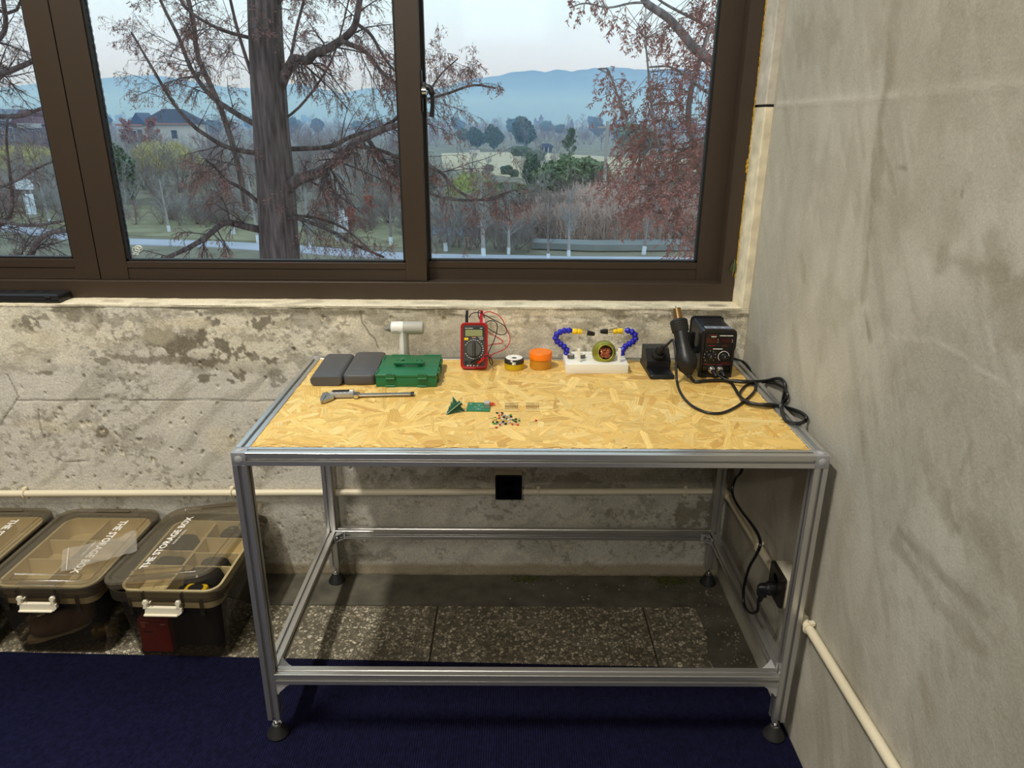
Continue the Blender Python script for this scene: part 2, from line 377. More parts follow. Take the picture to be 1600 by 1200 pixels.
# strip of plain wall left of the detailed part
b_ = MB(); b_.box(-3.2, -1.75, YW, YW + 0.006, 0, SILL - .004); tag(b_.build('wall_back_side', M_PLASTER2, smooth=0), kind='structure')
def slab_rough(name, x0, x1, y0, y1, z0, z1, n, m_, amp):
    """an uneven plaster pier: front and reveal faces with ragged edges"""
    mb = MB(); rings = []
    for k in range(n + 1):
        z = z0 + (z1 - z0) * k / n; j = lambda: rnd.uniform(-amp, amp)
        a = j(); rings.append([(x0 + a - 0.004, y1, z), (x0 + a, y0 + 0.004 + j(), z), (x0 + a + 0.003, y0 + j() * .5, z), ((x0 + x1) / 2, y0 + j() * .5, z), (x1, y0 + j() * .3, z), (x1, y1, z)])
    mb.loft(rings); return mb.build(name, m_, smooth=25)
tag(slab_rough('trim_2', 1.2525, XR, YW, YW + 0.2, SILL - 0.01, 1.464, 34, M_PLASTER, 0.0009), kind='structure')
tag(slab_rough('trim_3', 1.2530, XR, YW, YW + 0.2, 1.471, 3.0, 60, M_PLASTER2, 0.0009), kind='structure')
b_ = MB(); b_.box(1.256, XR, YW + .004, YW + 0.2, 1.45, 1.48); tag(b_.build('trim_4', M_RUBBER, smooth=0), kind='structure')

# ---- right wall
ny, nz2 = 330, 300
ys = np.linspace(-1.75, YW, ny); zr = np.linspace(0, 2.15, nz2); U, V = np.meshgrid(ys, zr, indexing='ij')
n1 = fbm(U * 1.7 + 4, V * 1.5, 5, 1); n2 = fbm(U * 6, V * 5, 5, 10); n3 = fbm(U * 26, V * 26, 4, 18)
ca, sa = math.cos(0.95), math.sin(0.95)
st = fbm((U * ca + V * sa) * 2.6, (-U * sa + V * ca) * 22, 4, 5); st2 = fbm(U * 16, V * 1.8, 4, 22)
c = np.zeros(U.shape + (3,)) + np.array(lin((176, 171, 157)))
c = mixc(c, (160, 155, 140), sst(0.46, 0.66, n1) * 0.55); c = mixc(c, (196, 191, 178), sst(0.52, 0.7, n2) * 0.45)
c = mixc(c, (146, 140, 124), sst(0.58, 0.76, st) * 0.35); c = mixc(c, (160, 154, 138), sst(0.57, 0.74, st2) * 0.3)
c = mixc(c, (150, 144, 128), sst(.56, .68, fbm(U * 40, V * 34, 4, 66, .65)) * sst(.46, .62, n1) * .4); c = mixc(c, (202, 198, 186), sst(.58, .7, fbm((U * ca + V * sa) * 9, (-U * sa + V * ca) * 60, 4, 74, .6)) * .16)
def px_r(p): q = at(p[0], p[1], 0, XR); return q[1], q[2]
hgt = (n2 - 0.5) * 0.003 + (n3 - .5) * 0.0008
def stroke(poly, wd, colr, k_, rag=0.5, h=0.0):
    global c, hgt
    q = [px_r(p) for p in poly]
    d = seg_dist(U, V, q) / wd + rag * (n3 - .5) * 2 + rag * (st - 0.5) * 2
    k = (1 - sst(0.35, 1.05, d)) * (0.55 + 0.45 * sst(.35, .6, st)); c = mixc(c, colr, k * k_); hgt = hgt + h * k
stroke([(1215, 163), (1330, 155), (1440, 146), (1600, 131)], 0.010, (194, 189, 176), .6, .15, 0.0016)
stroke([(1385, 10), (1378, 100), (1375, 190)], 0.02, (186, 182, 170), .45, .4)
stroke([(1402, 0), (1390, 90), (1384, 150)], 0.022, (146, 139, 121), .7, .8); stroke([(1378, 170), (1372, 240), (1366, 300)], 0.020, (142, 135, 117), .7, .9); stroke([(1362, 320), (1354, 420), (1348, 470)], 0.014, (146, 139, 121), .6, 1.0); stroke([(1352, 490), (1360, 530)], 0.012, (134, 127, 109), .8, .7); stroke([(1385, 250), (1398, 300)], .012, (144, 137, 119), .6, .8); stroke([(1350, 60), (1362, 160), (1350, 300), (1340, 420)], .02, (196, 191, 178), .4, .7)
stroke([(1375, 250), (1372, 300)], 0.03, (136, 128, 110), .5, .8)
stroke([(1405, 830), (1470, 900), (1540, 960)], 0.014, (140, 134, 118), .75, .5)
stroke([(1400, 850), (1455, 930), (1530, 1010)], 0.024, (144, 137, 120), .7, .8)
stroke([(1420, 830), (1500, 930), (1555, 1005)], 0.012, (150, 144, 128), .6, .6)
stroke([(1455, 740), (1480, 800), (1500, 830)], 0.02, (138, 131, 114), .7, .6)
stroke([(1500, 800), (1560, 870), (1600, 915)], 0.035, (146, 139, 122), .7, .9)
stroke([(1345, 660), (1350, 720)], 0.016, (142, 135, 118), .6, .7)
stroke([(1520, 690), (1500, 740)], 0.008, (140, 134, 118), .5, .5)
stroke([(1440, 1060), (1455, 1120)], 0.02, (150, 138, 118), .5, .8)
stroke([(1250, 400), (1258, 440)], 0.016, (140, 136, 112), .5, .7)
stroke([(1400, 60), (1500, 90), (1600, 70)], 0.12, (152, 145, 128), .5, .9); stroke([(1250, 60), (1300, 70)], .08, (150, 143, 126), .5, .9); stroke([(1380, 340), (1480, 330)], .09, (152, 145, 128), .45, .9); stroke([(1480, 405), (1600, 440)], .03, (146, 139, 121), .6, .8); stroke([(1290, 470), (1330, 480)], .05, (156, 152, 132), .45, .9); stroke([(1260, 250), (1320, 300)], .07, (160, 154, 138), .45, .9)
stroke([(1560, 400), (1600, 520)], 0.06, (146, 139, 120), .5, .8)
stroke([(1395, 525), (1470, 535), (1540, 580), (1600, 620)], 0.0045, (198, 193, 180), .5, .1)
stroke([(1510, 285), (1500, 310)], 0.003, (118, 110, 94), .6, .2)
stroke([(1400, 258), (1415, 262)], 0.004, (110, 102, 88), .6, .3)
stroke([(1270, 990), (1310, 1040), (1400, 1190)], 0.005, (120, 112, 92), .5, .6)
P = np.stack([XR - hgt, U, V], -1).reshape(-1, 3)
wr = array_mesh('wall_right', P, grid_faces(ny, nz2), M_WALLR, smooth=True, col=c.reshape(-1, 3)); tag(wr, kind='structure')
M_PLAINWALL = mat('plain concrete wall', (172, 167, 152), 0.9, var=0.15, vscale=2)
M_CEIL = mat('white ceiling', (225, 222, 214), 0.9)
b_ = MB(); b_.box(XR, XR + 0.1, -8.0, -1.75, 0, 4.3); b_.box(XR, XR + 0.1, -1.75, YW + 0.2, 2.15, 4.3); b_.box(XR + .006, XR + 0.1, -1.75, YW + 0.2, 0, 2.15)
tag(b_.build('wall_right_far', M_PLAINWALL, smooth=0), kind='structure')
b_ = MB(); b_.box(-6.1, -6.0, -8.0, 1.0, 0, 4.3); tag(b_.build('wall_left', M_PLAINWALL, smooth=0), kind='structure')
b_ = MB(); wx0, wx1, wz0, wz1 = -.14, 1.10, 2.44, 3.10
b_.box(-6.1, wx0, -8.1, -8.0, 0, 4.3); b_.box(wx1, XR + .1, -8.1, -8.0, 0, 4.3); b_.box(wx0, wx1, -8.1, -8.0, 0, wz0); b_.box(wx0, wx1, -8.1, -8.0, wz1, 4.3); tag(b_.build('wall_rear', M_PLAINWALL, smooth=0), kind='structure')
b_ = MB(); b_.box(-6.1, -3.2, YW, YW + 0.2, 0, 4.3); b_.box(-3.2, XR + .1, YW, YW + 0.2, 2.45, 4.3); tag(b_.build('wall_back_upper', M_PLAINWALL, smooth=0), kind='structure')
b_ = MB(); b_.box(-6.1, XR + .1, -8.1, YW + 0.2, 4.3, 4.4); tag(b_.build('ceiling', M_CEIL, smooth=0), kind='structure')

# ---- floor: screed base, terrazzo tiles, dark cement border
def terrazzo_mat():
    m = bpy.data.materials.new('terrazzo'); m.use_nodes = True; n = m.node_tree; b = n.nodes['Principled BSDF']
    b.inputs['Roughness'].default_value = 0.55
    co = n.nodes.new('ShaderNodeTexCoord'); wn = n.nodes.new('ShaderNodeTexNoise'); wn.inputs['Scale'].default_value = 60
    mxv = n.nodes.new('ShaderNodeMix'); mxv.data_type = 'RGBA'; mxv.blend_type = 'LINEAR_LIGHT'; mxv.inputs[0].default_value = 0.006
    n.links.new(co.outputs['Object'], wn.inputs['Vector']); n.links.new(co.outputs['Object'], mxv.inputs[6]); n.links.new(wn.outputs[1], mxv.inputs[7])
    v1 = n.nodes.new('ShaderNodeTexVoronoi'); v1.feature = 'F1'; v1.inputs['Scale'].default_value = 98
    v2 = n.nodes.new('ShaderNodeTexVoronoi'); v2.feature = 'DISTANCE_TO_EDGE'; v2.inputs['Scale'].default_value = 98
    for v_ in (v1, v2): n.links.new(mxv.outputs[2], v_.inputs['Vector'])
    sp = n.nodes.new('ShaderNodeSeparateColor'); n.links.new(v1.outputs['Color'], sp.inputs[0])
    r1 = n.nodes.new('ShaderNodeValToRGB'); r1.color_ramp.elements[0].color = L4((108, 102, 88)); r1.color_ramp.elements[1].color = L4((222, 214, 192))
    k = r1.color_ramp.elements.new(0.55); k.color = L4((166, 158, 138)); n.links.new(sp.outputs[0], r1.inputs[0])
    r2 = n.nodes.new('ShaderNodeValToRGB'); r2.color_ramp.elements[0].position = 0.05; r2.color_ramp.elements[1].position = 0.16; n.links.new(v2.outputs[0], r2.inputs[0])
    sm = n.nodes.new('ShaderNodeMath'); sm.operation = 'GREATER_THAN'; sm.inputs[1].default_value = 0.16; n.links.new(sp.outputs[1], sm.inputs[0])
    ml = n.nodes.new('ShaderNodeMath'); ml.operation = 'MULTIPLY'; n.links.new(r2.outputs[0], ml.inputs[0]); n.links.new(sm.outputs[0], ml.inputs[1])
    mx = n.nodes.new('ShaderNodeMix'); mx.data_type = 'RGBA'; mx.inputs[6].default_value = L4((102, 96, 80))
    n.links.new(ml.outputs[0], mx.inputs[0]); n.links.new(r1.outputs[0], mx.inputs[7])
    dn = n.nodes.new('ShaderNodeTexNoise'); dn.inputs['Scale'].default_value = 5; dn.inputs['Detail'].default_value = 6
    dr = n.nodes.new('ShaderNodeValToRGB'); dr.color_ramp.elements[0].position = 0.35; dr.color_ramp.elements[0].color = (0.5, 0.46, 0.38, 1); dr.color_ramp.elements[1].position = 0.6
    n.links.new(co.outputs['Object'], dn.inputs['Vector']); n.links.new(dn.outputs[0], dr.inputs[0])
    md = n.nodes.new('ShaderNodeMix'); md.data_type = 'RGBA'; md.blend_type = 'MULTIPLY'; md.inputs[0].default_value = 0.55
    n.links.new(mx.outputs[2], md.inputs[6]); n.links.new(dr.outputs[0], md.inputs[7]); n.links.new(md.outputs[2], b.inputs['Base Color'])
    bn = n.nodes.new('ShaderNodeBump'); bn.inputs['Strength'].default_value = 0.5; bn.inputs['Distance'].default_value = 0.001
    n.links.new(ml.outputs[0], bn.inputs['Height']); n.links.new(bn.outputs[0], b.inputs['Normal']); return m
M_TERRAZZO = terrazzo_mat()
M_SCREED = mat('dark cement screed', (92, 88, 76), 0.85, var=0.35, vscale=14, bump=0.7, bscale=80)
M_JOINT = mat('tile joint grout', (74, 66, 54), 0.95)
b_ = MB(); b_.box(-6.1, XR + .1, -8.1, YW + 0.2, -0.2, -0.004); fl = tag(b_.build('floor', M_JOINT, smooth=0), kind='structure')
edges = [-1.75, -0.94, -0.24, 0.3588, 1.00]
for a, b in zip(edges[:-1], edges[1:]):
    t_ = MB(); t_.box(a + 0.0028, b - 0.0028, -0.1, 0.5215, -0.004, 0.0, bev=0.0008, seg=1); t_.build('tile', M_TERRAZZO, fl)
t_ = MB(); t_.box(1.0028, 1.165, -0.1, 0.5215, -0.004, 0.0); t_.build('tile', M_TERRAZZO, fl)
t_ = MB(); t_.prism([(-1.75, 0.524), (1.16, 0.524), (1.17, 0.40), (1.145, 0.3), (1.16, 0.2), (1.15, -0.1), (XR, -0.1), (XR, YW), (-1.75, YW)], -0.004, 0.0012)
t_.build('cement_border', M_SCREED, fl)
# grit, moss
def lumps(name, n, region, smin, smax, m_, seed, flat=0.6):
    r_ = random.Random(seed); mb = MB()
    for _ in range(n):
        x, y = region(r_); s_ = r_.uniform(smin, smax); b = bmesh.new(); bmesh.ops.create_icosphere(b, subdivisions=1, radius=s_)
        for v in b.verts: v.co *= r_.uniform(0.7, 1.2)
        mb.bm(b, T(x, y, 0.0012 + s_ * flat * .6) @ R('Z', r_.uniform(0, 360)) @ Matrix.Diagonal((1, r_.uniform(.6, 1), flat, 1)))
    return mb.build(name, m_, smooth=20)
def reg_corner(r_):
    t = r_.random(); y = 0.2 + 0.44 * t; x = 1.262 - abs(r_.gauss(0, 0.03 + 0.03 * t)); return x, y
M_GRIT = mat('pale grit', (150, 142, 124), 0.9, var=0.3, vscale=60)
tag(lumps('grit', 110, reg_corner, 0.0010, 0.0042, M_GRIT, 3), 'loose pale grit and crumbs along the foot of the right wall', 'grit', kind='stuff')
tag(lumps('grit', 26, lambda r_: (r_.uniform(0.55, 1.2), r_.uniform(0.54, 0.66)), 0.0012, 0.003, mat('white crumbs', (205, 200, 186), .9), 5), 'scattered white crumbs on the dark cement strip', 'grit', kind='stuff')
M_MOSS = mat('moss', (72, 76, 28), 0.95, var=0.4, vscale=80)
tag(lumps('moss', 170, lambda r_: (1.115 + r_.gauss(0, 0.03), 0.668 + r_.uniform(-0.03, 0.008)), 0.002, 0.0065, M_MOSS, 8, .5), 'green moss patch on the cement by the rear right foot', 'moss', kind='stuff')
tag(lumps('moss', 110, lambda r_: (0.64 + r_.gauss(0, 0.03), 0.676 + r_.uniform(-0.03, 0.004)), 0.002, 0.005, M_MOSS, 9, .5), 'green moss patch at the foot of the wall below the outlet', 'moss', kind='stuff')

# ---- carpet
rib = 0.006; nr = int((XR + 3.6) / rib); X_ = np.linspace(-3.6, XR - 0.002, nr * 2 + 1)
zr_ = np.where(np.arange(len(X_)) % 2 == 0, 0.0032, 0.0056)
ye = 0.2814 - 0.0262 * (X_ + 0.06)
Vc = []
for k, (yy, zc) in enumerate(((ye, None), (ye, 'top'), (np.full_like(X_, -3.2), 'top'))):
    Vc.append(np.stack([X_, yy, np.zeros_like(X_) if zc is None else zr_], 1))
Vc = np.concatenate(Vc); nX = len(X_)
i_ = np.arange(nX - 1); Fc = np.concatenate([np.stack([i_ + k * nX, i_ + 1 + k * nX, i_ + 1 + (k + 1) * nX, i_ + (k + 1) * nX], 1) for k in (0, 1)])[:, ::-1]
tag(array_mesh('carpet', Vc, Fc, M_NAVY), 'navy blue ribbed carpet covering the floor in front of the workbench', 'carpet')

# ---- window
YF, YS, YB = 0.772, 0.790, 0.828
wn_ = bpy.data.objects.new('window_1', None); COL.objects.link(wn_); wn_.location = (0, 0, 0); tag(wn_, kind='structure')
o_ = MB(); o_.box(-3.19, 1.249, YF, YW + 0.19, 0.917, 0.9695, 0.0012, 1); o_.box(1.2105, 1.249, YF - .001, YW + 0.19, 0.9165, 2.44, 0.0012, 1)
o_.box(-3.19, 1.249, YF, YW + 0.19, 2.38, 2.44, 0.0012, 1); o_.box(-3.19, -3.14, YF, YW + 0.19, 0.917, 2.44)
o_.build('window_frame', M_FRAME, wn_)
M_GLASS = clear_mat('window glass', (0.95, 0.975, 0.965), 0.04)
w2 = MB(); w2.box(wx0, wx1, -8.08, -8.02, wz0, wz0 + .03); w2.box(wx0, wx1, -8.08, -8.02, wz1 - .03, wz1); w2.box(wx0, wx0 + .03, -8.08, -8.02, wz0, wz1); w2.box(wx1 - .03, wx1, -8.08, -8.02, wz0, wz1); w2 = tag(w2.build('added_rear_window', M_FRAME, smooth=0), kind='structure')  # unseen rear window, added for a faint bright reflection in the right pane
p = MB(); p.box(wx0 + .03, wx1 - .03, -8.055, -8.050, wz0 + .03, wz1 - .03); p.build('pane', M_GLASS, w2, smooth=0)
def sash(x0, x1, sl, sr, y, z0, zb, zg, zt, name='sash'):
    """x0..x1 outer, sl/sr stile widths, zb = ledge line, zg = glass bottom"""
    mb = MB(); d_ = 0.030
    mb.box(x0, x0 + sl, y, y + d_, z0, zt, 0.0008, 1); mb.box(x1 - sr, x1, y, y + d_, z0, zt, 0.0008, 1)
    mb.box(x0 + sl, x1 - sr, y + 0.0035, y + d_, z0, zb, 0.0008, 1); mb.box(x0 + sl, x1 - sr, y + 0.001, y + d_, zb + 0.0006, zg, 0.0008, 1)
    mb.box(x0 + sl, x1 - sr, y, y + d_, zt - 0.06, zt, 0.0008, 1)
    s_ = mb.build(name, M_FRAME, wn_)
    g = MB(); gx0, gx1, gz0, gz1 = x0 + sl, x1 - sr, zg, zt - 0.06; k = 0.0065
    g.box(gx0, gx0 + k, y + 0.006, y + d_ - .004, gz0, gz1); g.box(gx1 - k, gx1, y + 0.006, y + d_ - .004, gz0, gz1)
    g.box(gx0, gx1, y + 0.006, y + d_ - .004, gz0, gz0 + k); g.box(gx0, gx1, y + 0.006, y + d_ - .004, gz1 - k, gz1); g.build('gasket', M_GASKET, s_, smooth=0)
    p = MB(); p.box(gx0 + .003, gx1 - .003, y + 0.013, y + 0.018, gz0 + .003, gz1 - .003); p.build('pane', M_GLASS, s_, smooth=0)
    return s_
sash(-1.62, -0.6535, 0.062, 0.070, YS, 0.9705, 1.0045, 1.0300, 2.38)
mid = sash(-0.6505, 0.329, 0.083, 0.0625, YS, 0.9705, 1.0045, 1.0240, 2.38)
sash(-2.5, -1.58, 0.062, 0.062, YB, 0.9705, 1.0030, 1.0260, 2.38)
sash(0.262, 1.212, 0.07, 0.0640, YB, 0.9690, 1.0020, 1.0225, 2.38)
# spacer bar seen through the pane's left edge, cam handle, etched mark
sp_ = MB()
for k in range(60): sp_.box(-0.5605, -0.5580, YS + .0195, YS + .0235, 1.03 + k * .022, 1.03 + k * .022 + .014)
sp_.build('spacer_bar', mat('aluminium spacer', (150, 152, 155), .35, .8), mid, smooth=0)
h_ = MB(); h_.box(0.3285, 0.3335, YS + .004, YS + .022, 1.448, 1.556, 0.002, 2); h_.box(0.333, 0.345, YS + .004, YS + .02, 1.483, 1.525, 0.003, 2)
hd = h_.build('handle_plate', M_BLACK, wn_)
h_ = MB(); h_.lathe([(0.009, -0.006), (0.0115, -0.006), (0.0115, 0.006), (0.009, 0.006)], 20, T(0.3395, YS - .001, 1.502) @ R('Y', 90) @ R('X', 0)); h_.build('handle_collar', M_STEEL, hd)
h_ = MB(); h_.tube(smooth_path([(0.346, YS - .002, 1.512), (0.356, YS - .004, 1.508), (0.3615, YS - .005, 1.49), (0.3615, YS - .005, 1.462), (0.3575, YS - .005, 1.434)], 5), [0.0085] * 10 + [0.006] * 11, 10); h_.build('handle_lever', M_BLACK, hd)
em = MB()
for dx, dz, r_ in ((0, 0, .011), (.009, .005, .011), (.002, 0.001, .005), (.011, .007, .005)):
    em.tube([(-0.538 + dx + r_ * math.cos(a * .5236), YS + .0122, 1.0565 + dz + .8 * r_ * math.sin(a * .5236)) for a in range(13)], 0.0009, 4)
for dx in (-.008, .004): em.box(-0.538 + dx - .004, -0.538 + dx + .003, YS + .0118, YS + .0128, 1.0435, 1.046)
em.build('etched_mark', mat('white etching', (225, 228, 215), .6), mid, smooth=0)
# foam squeezed out beside the frame
fm = MB()
for k in range(70):
    z = 0.99 + k * 0.0125; r_ = rnd.uniform(0.0012, 0.0026) + (0.004 if abs(z - 1.30) < .02 else 0)
    fm.tube([(1.2495, YF - .001, z), (1.2505 + rnd.uniform(-.001, .001), YF - .0025, z + .006), (1.2495, YF - .001, z + .0125)], [r_ * .7, r_, r_ * .7], 5)
tag(fm.build('trim_5', mat('yellow foam', (196, 158, 48), .9, var=.3, vscale=60)), kind='structure')

# ---- conduits on the walls
def clip(parent, p, along, m_=M_PVC):
    mb = MB(); n = 14; rr = 0.0125
    ring = [(rr * math.cos(a), rr * math.sin(a)) for a in [PI * (k / n) * 1.3 - 0.47 for k in range(n + 1)]]
    if along == 'x':
        mb.tube([(p[0], p[1] - r_[1] * 1.0, p[2] + r_[0]) for r_ in ring], 0.0028, 6); mb.box(p[0] - .006, p[0] + .006, p[1] - .002, p[1] + .011, p[2] + .010, p[2] + .019, .001, 1); mb.box(p[0] - .006, p[0] + .006, p[1] - .002, p[1] + .011, p[2] - .017, p[2] - .010, .001, 1)
    else:
        mb.tube([(p[0] - r_[1], p[1], p[2] + r_[0]) for r_ in ring], 0.0028, 6); mb.box(p[0] - .002, p[0] + .010, p[1] - .006, p[1] + .006, p[2] + .010, p[2] + .019, .001, 1)
    return mb.build('clip', m_, parent)
cdt = thing('conduit', (0, 0, 0), 'cream plastic conduit run level along the concrete wall under the window', 'pipe')
yb = YW - 0.0125; zf = lambda x: 0.3045 + 0.0095 * (x + 1.04)
o_ = MB(); o_.tube([(-3.1, yb, zf(-3.1)), (-1.0, yb, zf(-1.0)), (0.0, yb, zf(0)), (0.537, yb, zf(.537))], 0.0107, 14); o_.tube([(0.618, yb, zf(.618)), (1.2455, yb, zf(1.2455))], 0.0107, 14)
o_.build('pipe', M_PVC, cdt)
for px in (38, 362, 841, 1071):
    q = at(px, 768, 1, yb); clip(cdt, (q[0], yb, zf(q[0])), 'x')
cdr = thing('conduit', (0, 0, 0), 'cream plastic conduit sloping down the right wall behind the bench and past it', 'pipe')
xb = XR - 0.0122; zg_ = lambda y: 0.352 - 0.026 * (y + 0.2)
o_ = MB(); o_.tube(smooth_path([(1.247, yb, zf(1.25)), (1.258, yb - .002, zf(1.258)), (xb - .0005, yb - 0.012, zg_(.66)), (xb, yb - 0.03, zg_(.64))], 4), 0.0112, 14)
o_.tube([(xb, yb - 0.03, zg_(.645)), (xb, 0.165, zg_(.165))], 0.0107, 14); o_.tube([(xb, 0.078, zg_(.078)), (xb, -1.6, zg_(-1.6))], 0.0107, 14)
o_.tube([(xb, yb - 0.024, zg_(.65)), (xb, yb - 0.05, zg_(.62))], 0.0125, 14); o_.tube([(xb, 0.062, zg_(.062)), (xb, 0.02, zg_(.02))], 0.0125, 14)
o_.build('pipe', M_PVC, cdr)
for y in (0.335, -0.012): clip(cdr, (xb, y, zg_(y)), 'y')

# ---- outlets
def outlet(loc, rz, label, plate_m):
    """local: plate faces -Y, wall at y=0"""
    t_ = thing('wall_outlet', loc, label, 'outlet', rz=rz)
    b = MB(); b.box(-.0405, .0405, -.038, 0, -.041, .041, .003, 2); b.box(-.036, .036, -.0005, .0, -.048, -.041); b.build('back_box', M_WHITEBOX, t_)
    p = MB(); p.loft([[(x, y, z) for x, z in rrect(s_, s_, .005)] for s_, y in ((.0835, -.038), (.0835, -.045), (.080, -.0475))]); pl = p.build('face_plate', plate_m, t_)
    hm = mat('socket recess', (3, 3, 3), .9, spec=0.0); s1 = MB()
    s1.loft([[(x, y, z + .018) for x, z in rrect(.029, .017, .0083)] for y in (-.0472, -.0480)]); s1.build('socket', hm, pl)
    s2 = MB(); s2.prism([(-.014, -.004), (-.009, -.014), (.009, -.014), (.014, -.004), (.006, .008), (-.006, .008)], .0472, .0480, R('X', 90) @ T(0, -.012, 0)); s2.build('socket', hm, pl)
    return t_
outlet((0.578, YW - .001, 0.3515), 0, 'black square wall socket in a white box under the middle of the bench', M_BLACK_GLOSS)
outlet((XR - .001, 0.1205, 0.372), -90, 'black socket in a white box on the right wall with a plug in it', mat('bronze black plate', (34, 31, 28), .18))

# ================================================================= WORKBENCH
W, D, PR = 1.25, 0.663, 0.030
bench = thing('workbench', (0, 0, 0), 'aluminium extrusion workbench with a yellowish chipboard top in the corner', 'table')
def prof():
    side = [(-15, -15), (-4.1, -15), (-4.1, -13.1), (-7.2, -13.1), (-4.4, -9.0), (4.4, -9.0), (7.2, -13.1), (4.1, -13.1), (4.1, -15)]
    out = []
    for k in range(4):
        a = k * PI / 2
        for x, y in side:
            if (x, y) == (-15, -15):
                for q in ((-15, -14.1), (-14.1, -15)): out.append((q[0] * math.cos(a) - q[1] * math.sin(a), q[0] * math.sin(a) + q[1] * math.cos(a)))
            else: out.append((x * math.cos(a) - y * math.sin(a), x * math.sin(a) + y * math.cos(a)))
    return [(x * 1e-3, y * 1e-3) for x, y in out]
PROF = prof()
def bar(name, axis, c_, a, b, parent=bench):
    mb = MB(); mb.prism(PROF, a, b, {'z': T(c_[0], c_[1], 0), 'x': T(0, c_[0], c_[1]) @ R('Y', 90) @ R('Z', 90), 'y': T(c_[0], 0, c_[1]) @ R('X', -90)}[axis])
    return mb.build(name, M_ALU, parent, smooth=20)
ZT = H - PR / 2
h2 = PR / 2
for (x, y, zf0) in ((h2, h2, .0058), (W - h2, h2, .0058), (h2, D - h2, .0012), (W - h2, D - h2, .0012)):
    lg = bar('leg', 'z', (x, y), 0.0613, H - PR)
    f_ = MB(); f_.lathe([(0.0255, zf0), (0.0265, zf0 + .003), (0.0235, zf0 + .010), (0.0150, zf0 + .024), (0.0125, zf0 + .030), (0.0, zf0 + .0305)], 28, T(x, y, 0), cap=True); ft = f_.build('levelling_foot', M_RUBBER, lg)
    s_ = MB(); s_.lathe([(.0042, zf0 + .029), (.0042, .068)], 12, T(x, y, 0)); s_.lathe([(.0105, zf0 + .0295), (.0105, zf0 + .0325)], 18, T(x, y, 0)); s_.lathe([(.0092, zf0 + .0325), (.0092, zf0 + .0385)], 6, T(x, y, 0)); s_.build('stem', M_STEEL, lg, smooth=30)
    c_ = MB(); c_.box(x - h2, x + h2, y - h2, y + h2, H - PR, H, 0.0012, 2); cn = c_.build('corner_connector', mat('cast corner', (178, 179, 182), .4, .6) if x < .5 and y < .5 else bpy.data.materials['cast corner'], bench)
    for M_ in (T(x, y, H), T(x, y, ZT) @ T(0, (-h2 if y < .3 else h2), 0) @ R('X', 90 if y < .3 else -90), T(x, y, ZT) @ T((-h2 if x < .5 else h2), 0, 0) @ R('Y', -90 if x < .5 else 90)):
        k = MB(); k.lathe([(.0082, -.0005), (.0082, .0006), (.0074, .0011), (0, .0012)], 24, M_); k.build('cap', M_ALU_PLUG, cn)
for y in (h2, D - h2): bar('top_rail', 'x', (y, ZT), PR, W - PR)
for x in (h2, W - h2): bar('top_rail', 'y', (x, ZT), PR, D - PR)
ZL = 0.1993 - h2
for y in (h2, D - h2): bar('lower_rail', 'x', (y, ZL), PR, W - PR)
for x in (h2, W - h2): bar('lower_rail', 'y', (x, ZL), PR, D - PR)
def gusset(M_, open_=False):
    k = .030; w_ = .0125; mb = MB()
    if not open_:
        mb.prism([(0, 0), (k, 0), (k, .004), (k - .004, .005), (.005, k - .004), (.004, k), (0, k)], -w_, w_, M_)
        return mb.build('bracket', M_ALU_PLUG, bench, smooth=20)
    mb.box(0, k, 0, .003, -w_, w_, M=M_); mb.box(0, .003, 0, k, -w_, w_, M=M_)
    for z in (-w_, w_ - .003): mb.prism([(0, 0), (k, 0), (0, k)], z, z + .003, M_)
    br = mb.build('bracket', M_ALU_PLUG, bench, smooth=20)
    b = MB(); b.lathe([(.0055, 0), (.0055, .006), (.003, .007)], 14, M_ @ T(.017, .003, 0) @ R('X', -90)); b.lathe([(.0055, 0), (.0055, .006), (.003, .007)], 14, M_ @ T(.003, .017, 0) @ R('Y', 90)); b.build('bolt', M_STEEL, br)
    return br
zl0, zl1 = ZL - h2, ZL + h2
gusset(T(PR, h2, zl0) @ R('X', -90))                       # under the front rail, left leg
gusset(T(W - PR, h2, zl0) @ R('Z', 180) @ R('X', -90))
gusset(T(PR, PR, ZL + .001)); gusset(T(W - PR, PR, ZL + .001) @ R('Z', 90))
gusset(T(PR, D - PR, ZL) @ R('Z', -90), True); gusset(T(W - PR, D - PR, ZL) @ R('Z', 180), True)
# chipboard: a panel of pressed flakes
def strand_mat():
    m = attr_mat('pressed wood flakes', 0.55, 0.0, 100, 0.05, 700); n = m.node_tree; b = n.nodes['Principled BSDF']
    mx = [x for x in n.nodes if x.type == 'MIX'][0]
    uvn = n.nodes.new('ShaderNodeUVMap'); mp = n.nodes.new('ShaderNodeMapping'); mp.inputs['Scale'].default_value = (12, 420, 1)
    g = n.nodes.new('ShaderNodeTexNoise'); g.inputs['Scale'].default_value = 1; g.inputs['Detail'].default_value = 3
    mr = n.nodes.new('ShaderNodeMapRange'); mr.inputs[1].default_value = .3; mr.inputs[2].default_value = .7; mr.inputs[3].default_value = .74; mr.inputs[4].default_value = 1.14
    m2 = n.nodes.new('ShaderNodeMix'); m2.data_type = 'RGBA'; m2.blend_type = 'MULTIPLY'; m2.inputs[0].default_value = 1
    n.links.new(uvn.outputs[0], mp.inputs[0]); n.links.new(mp.outputs[0], g.inputs['Vector']); n.links.new(g.outputs[0], mr.inputs[0])
    n.links.new(mx.outputs[2], m2.inputs[6]); n.links.new(mr.outputs[0], m2.inputs[7]); n.links.new(m2.outputs[2], b.inputs['Base Color']); return m
M_OSB = mat('chipboard core', (206, 160, 88), .6, var=.2, vscale=30)
bx0, bx1, by0, by1 = PR + .0006, W - PR - .0006, PR + .0006, D - PR - .0006
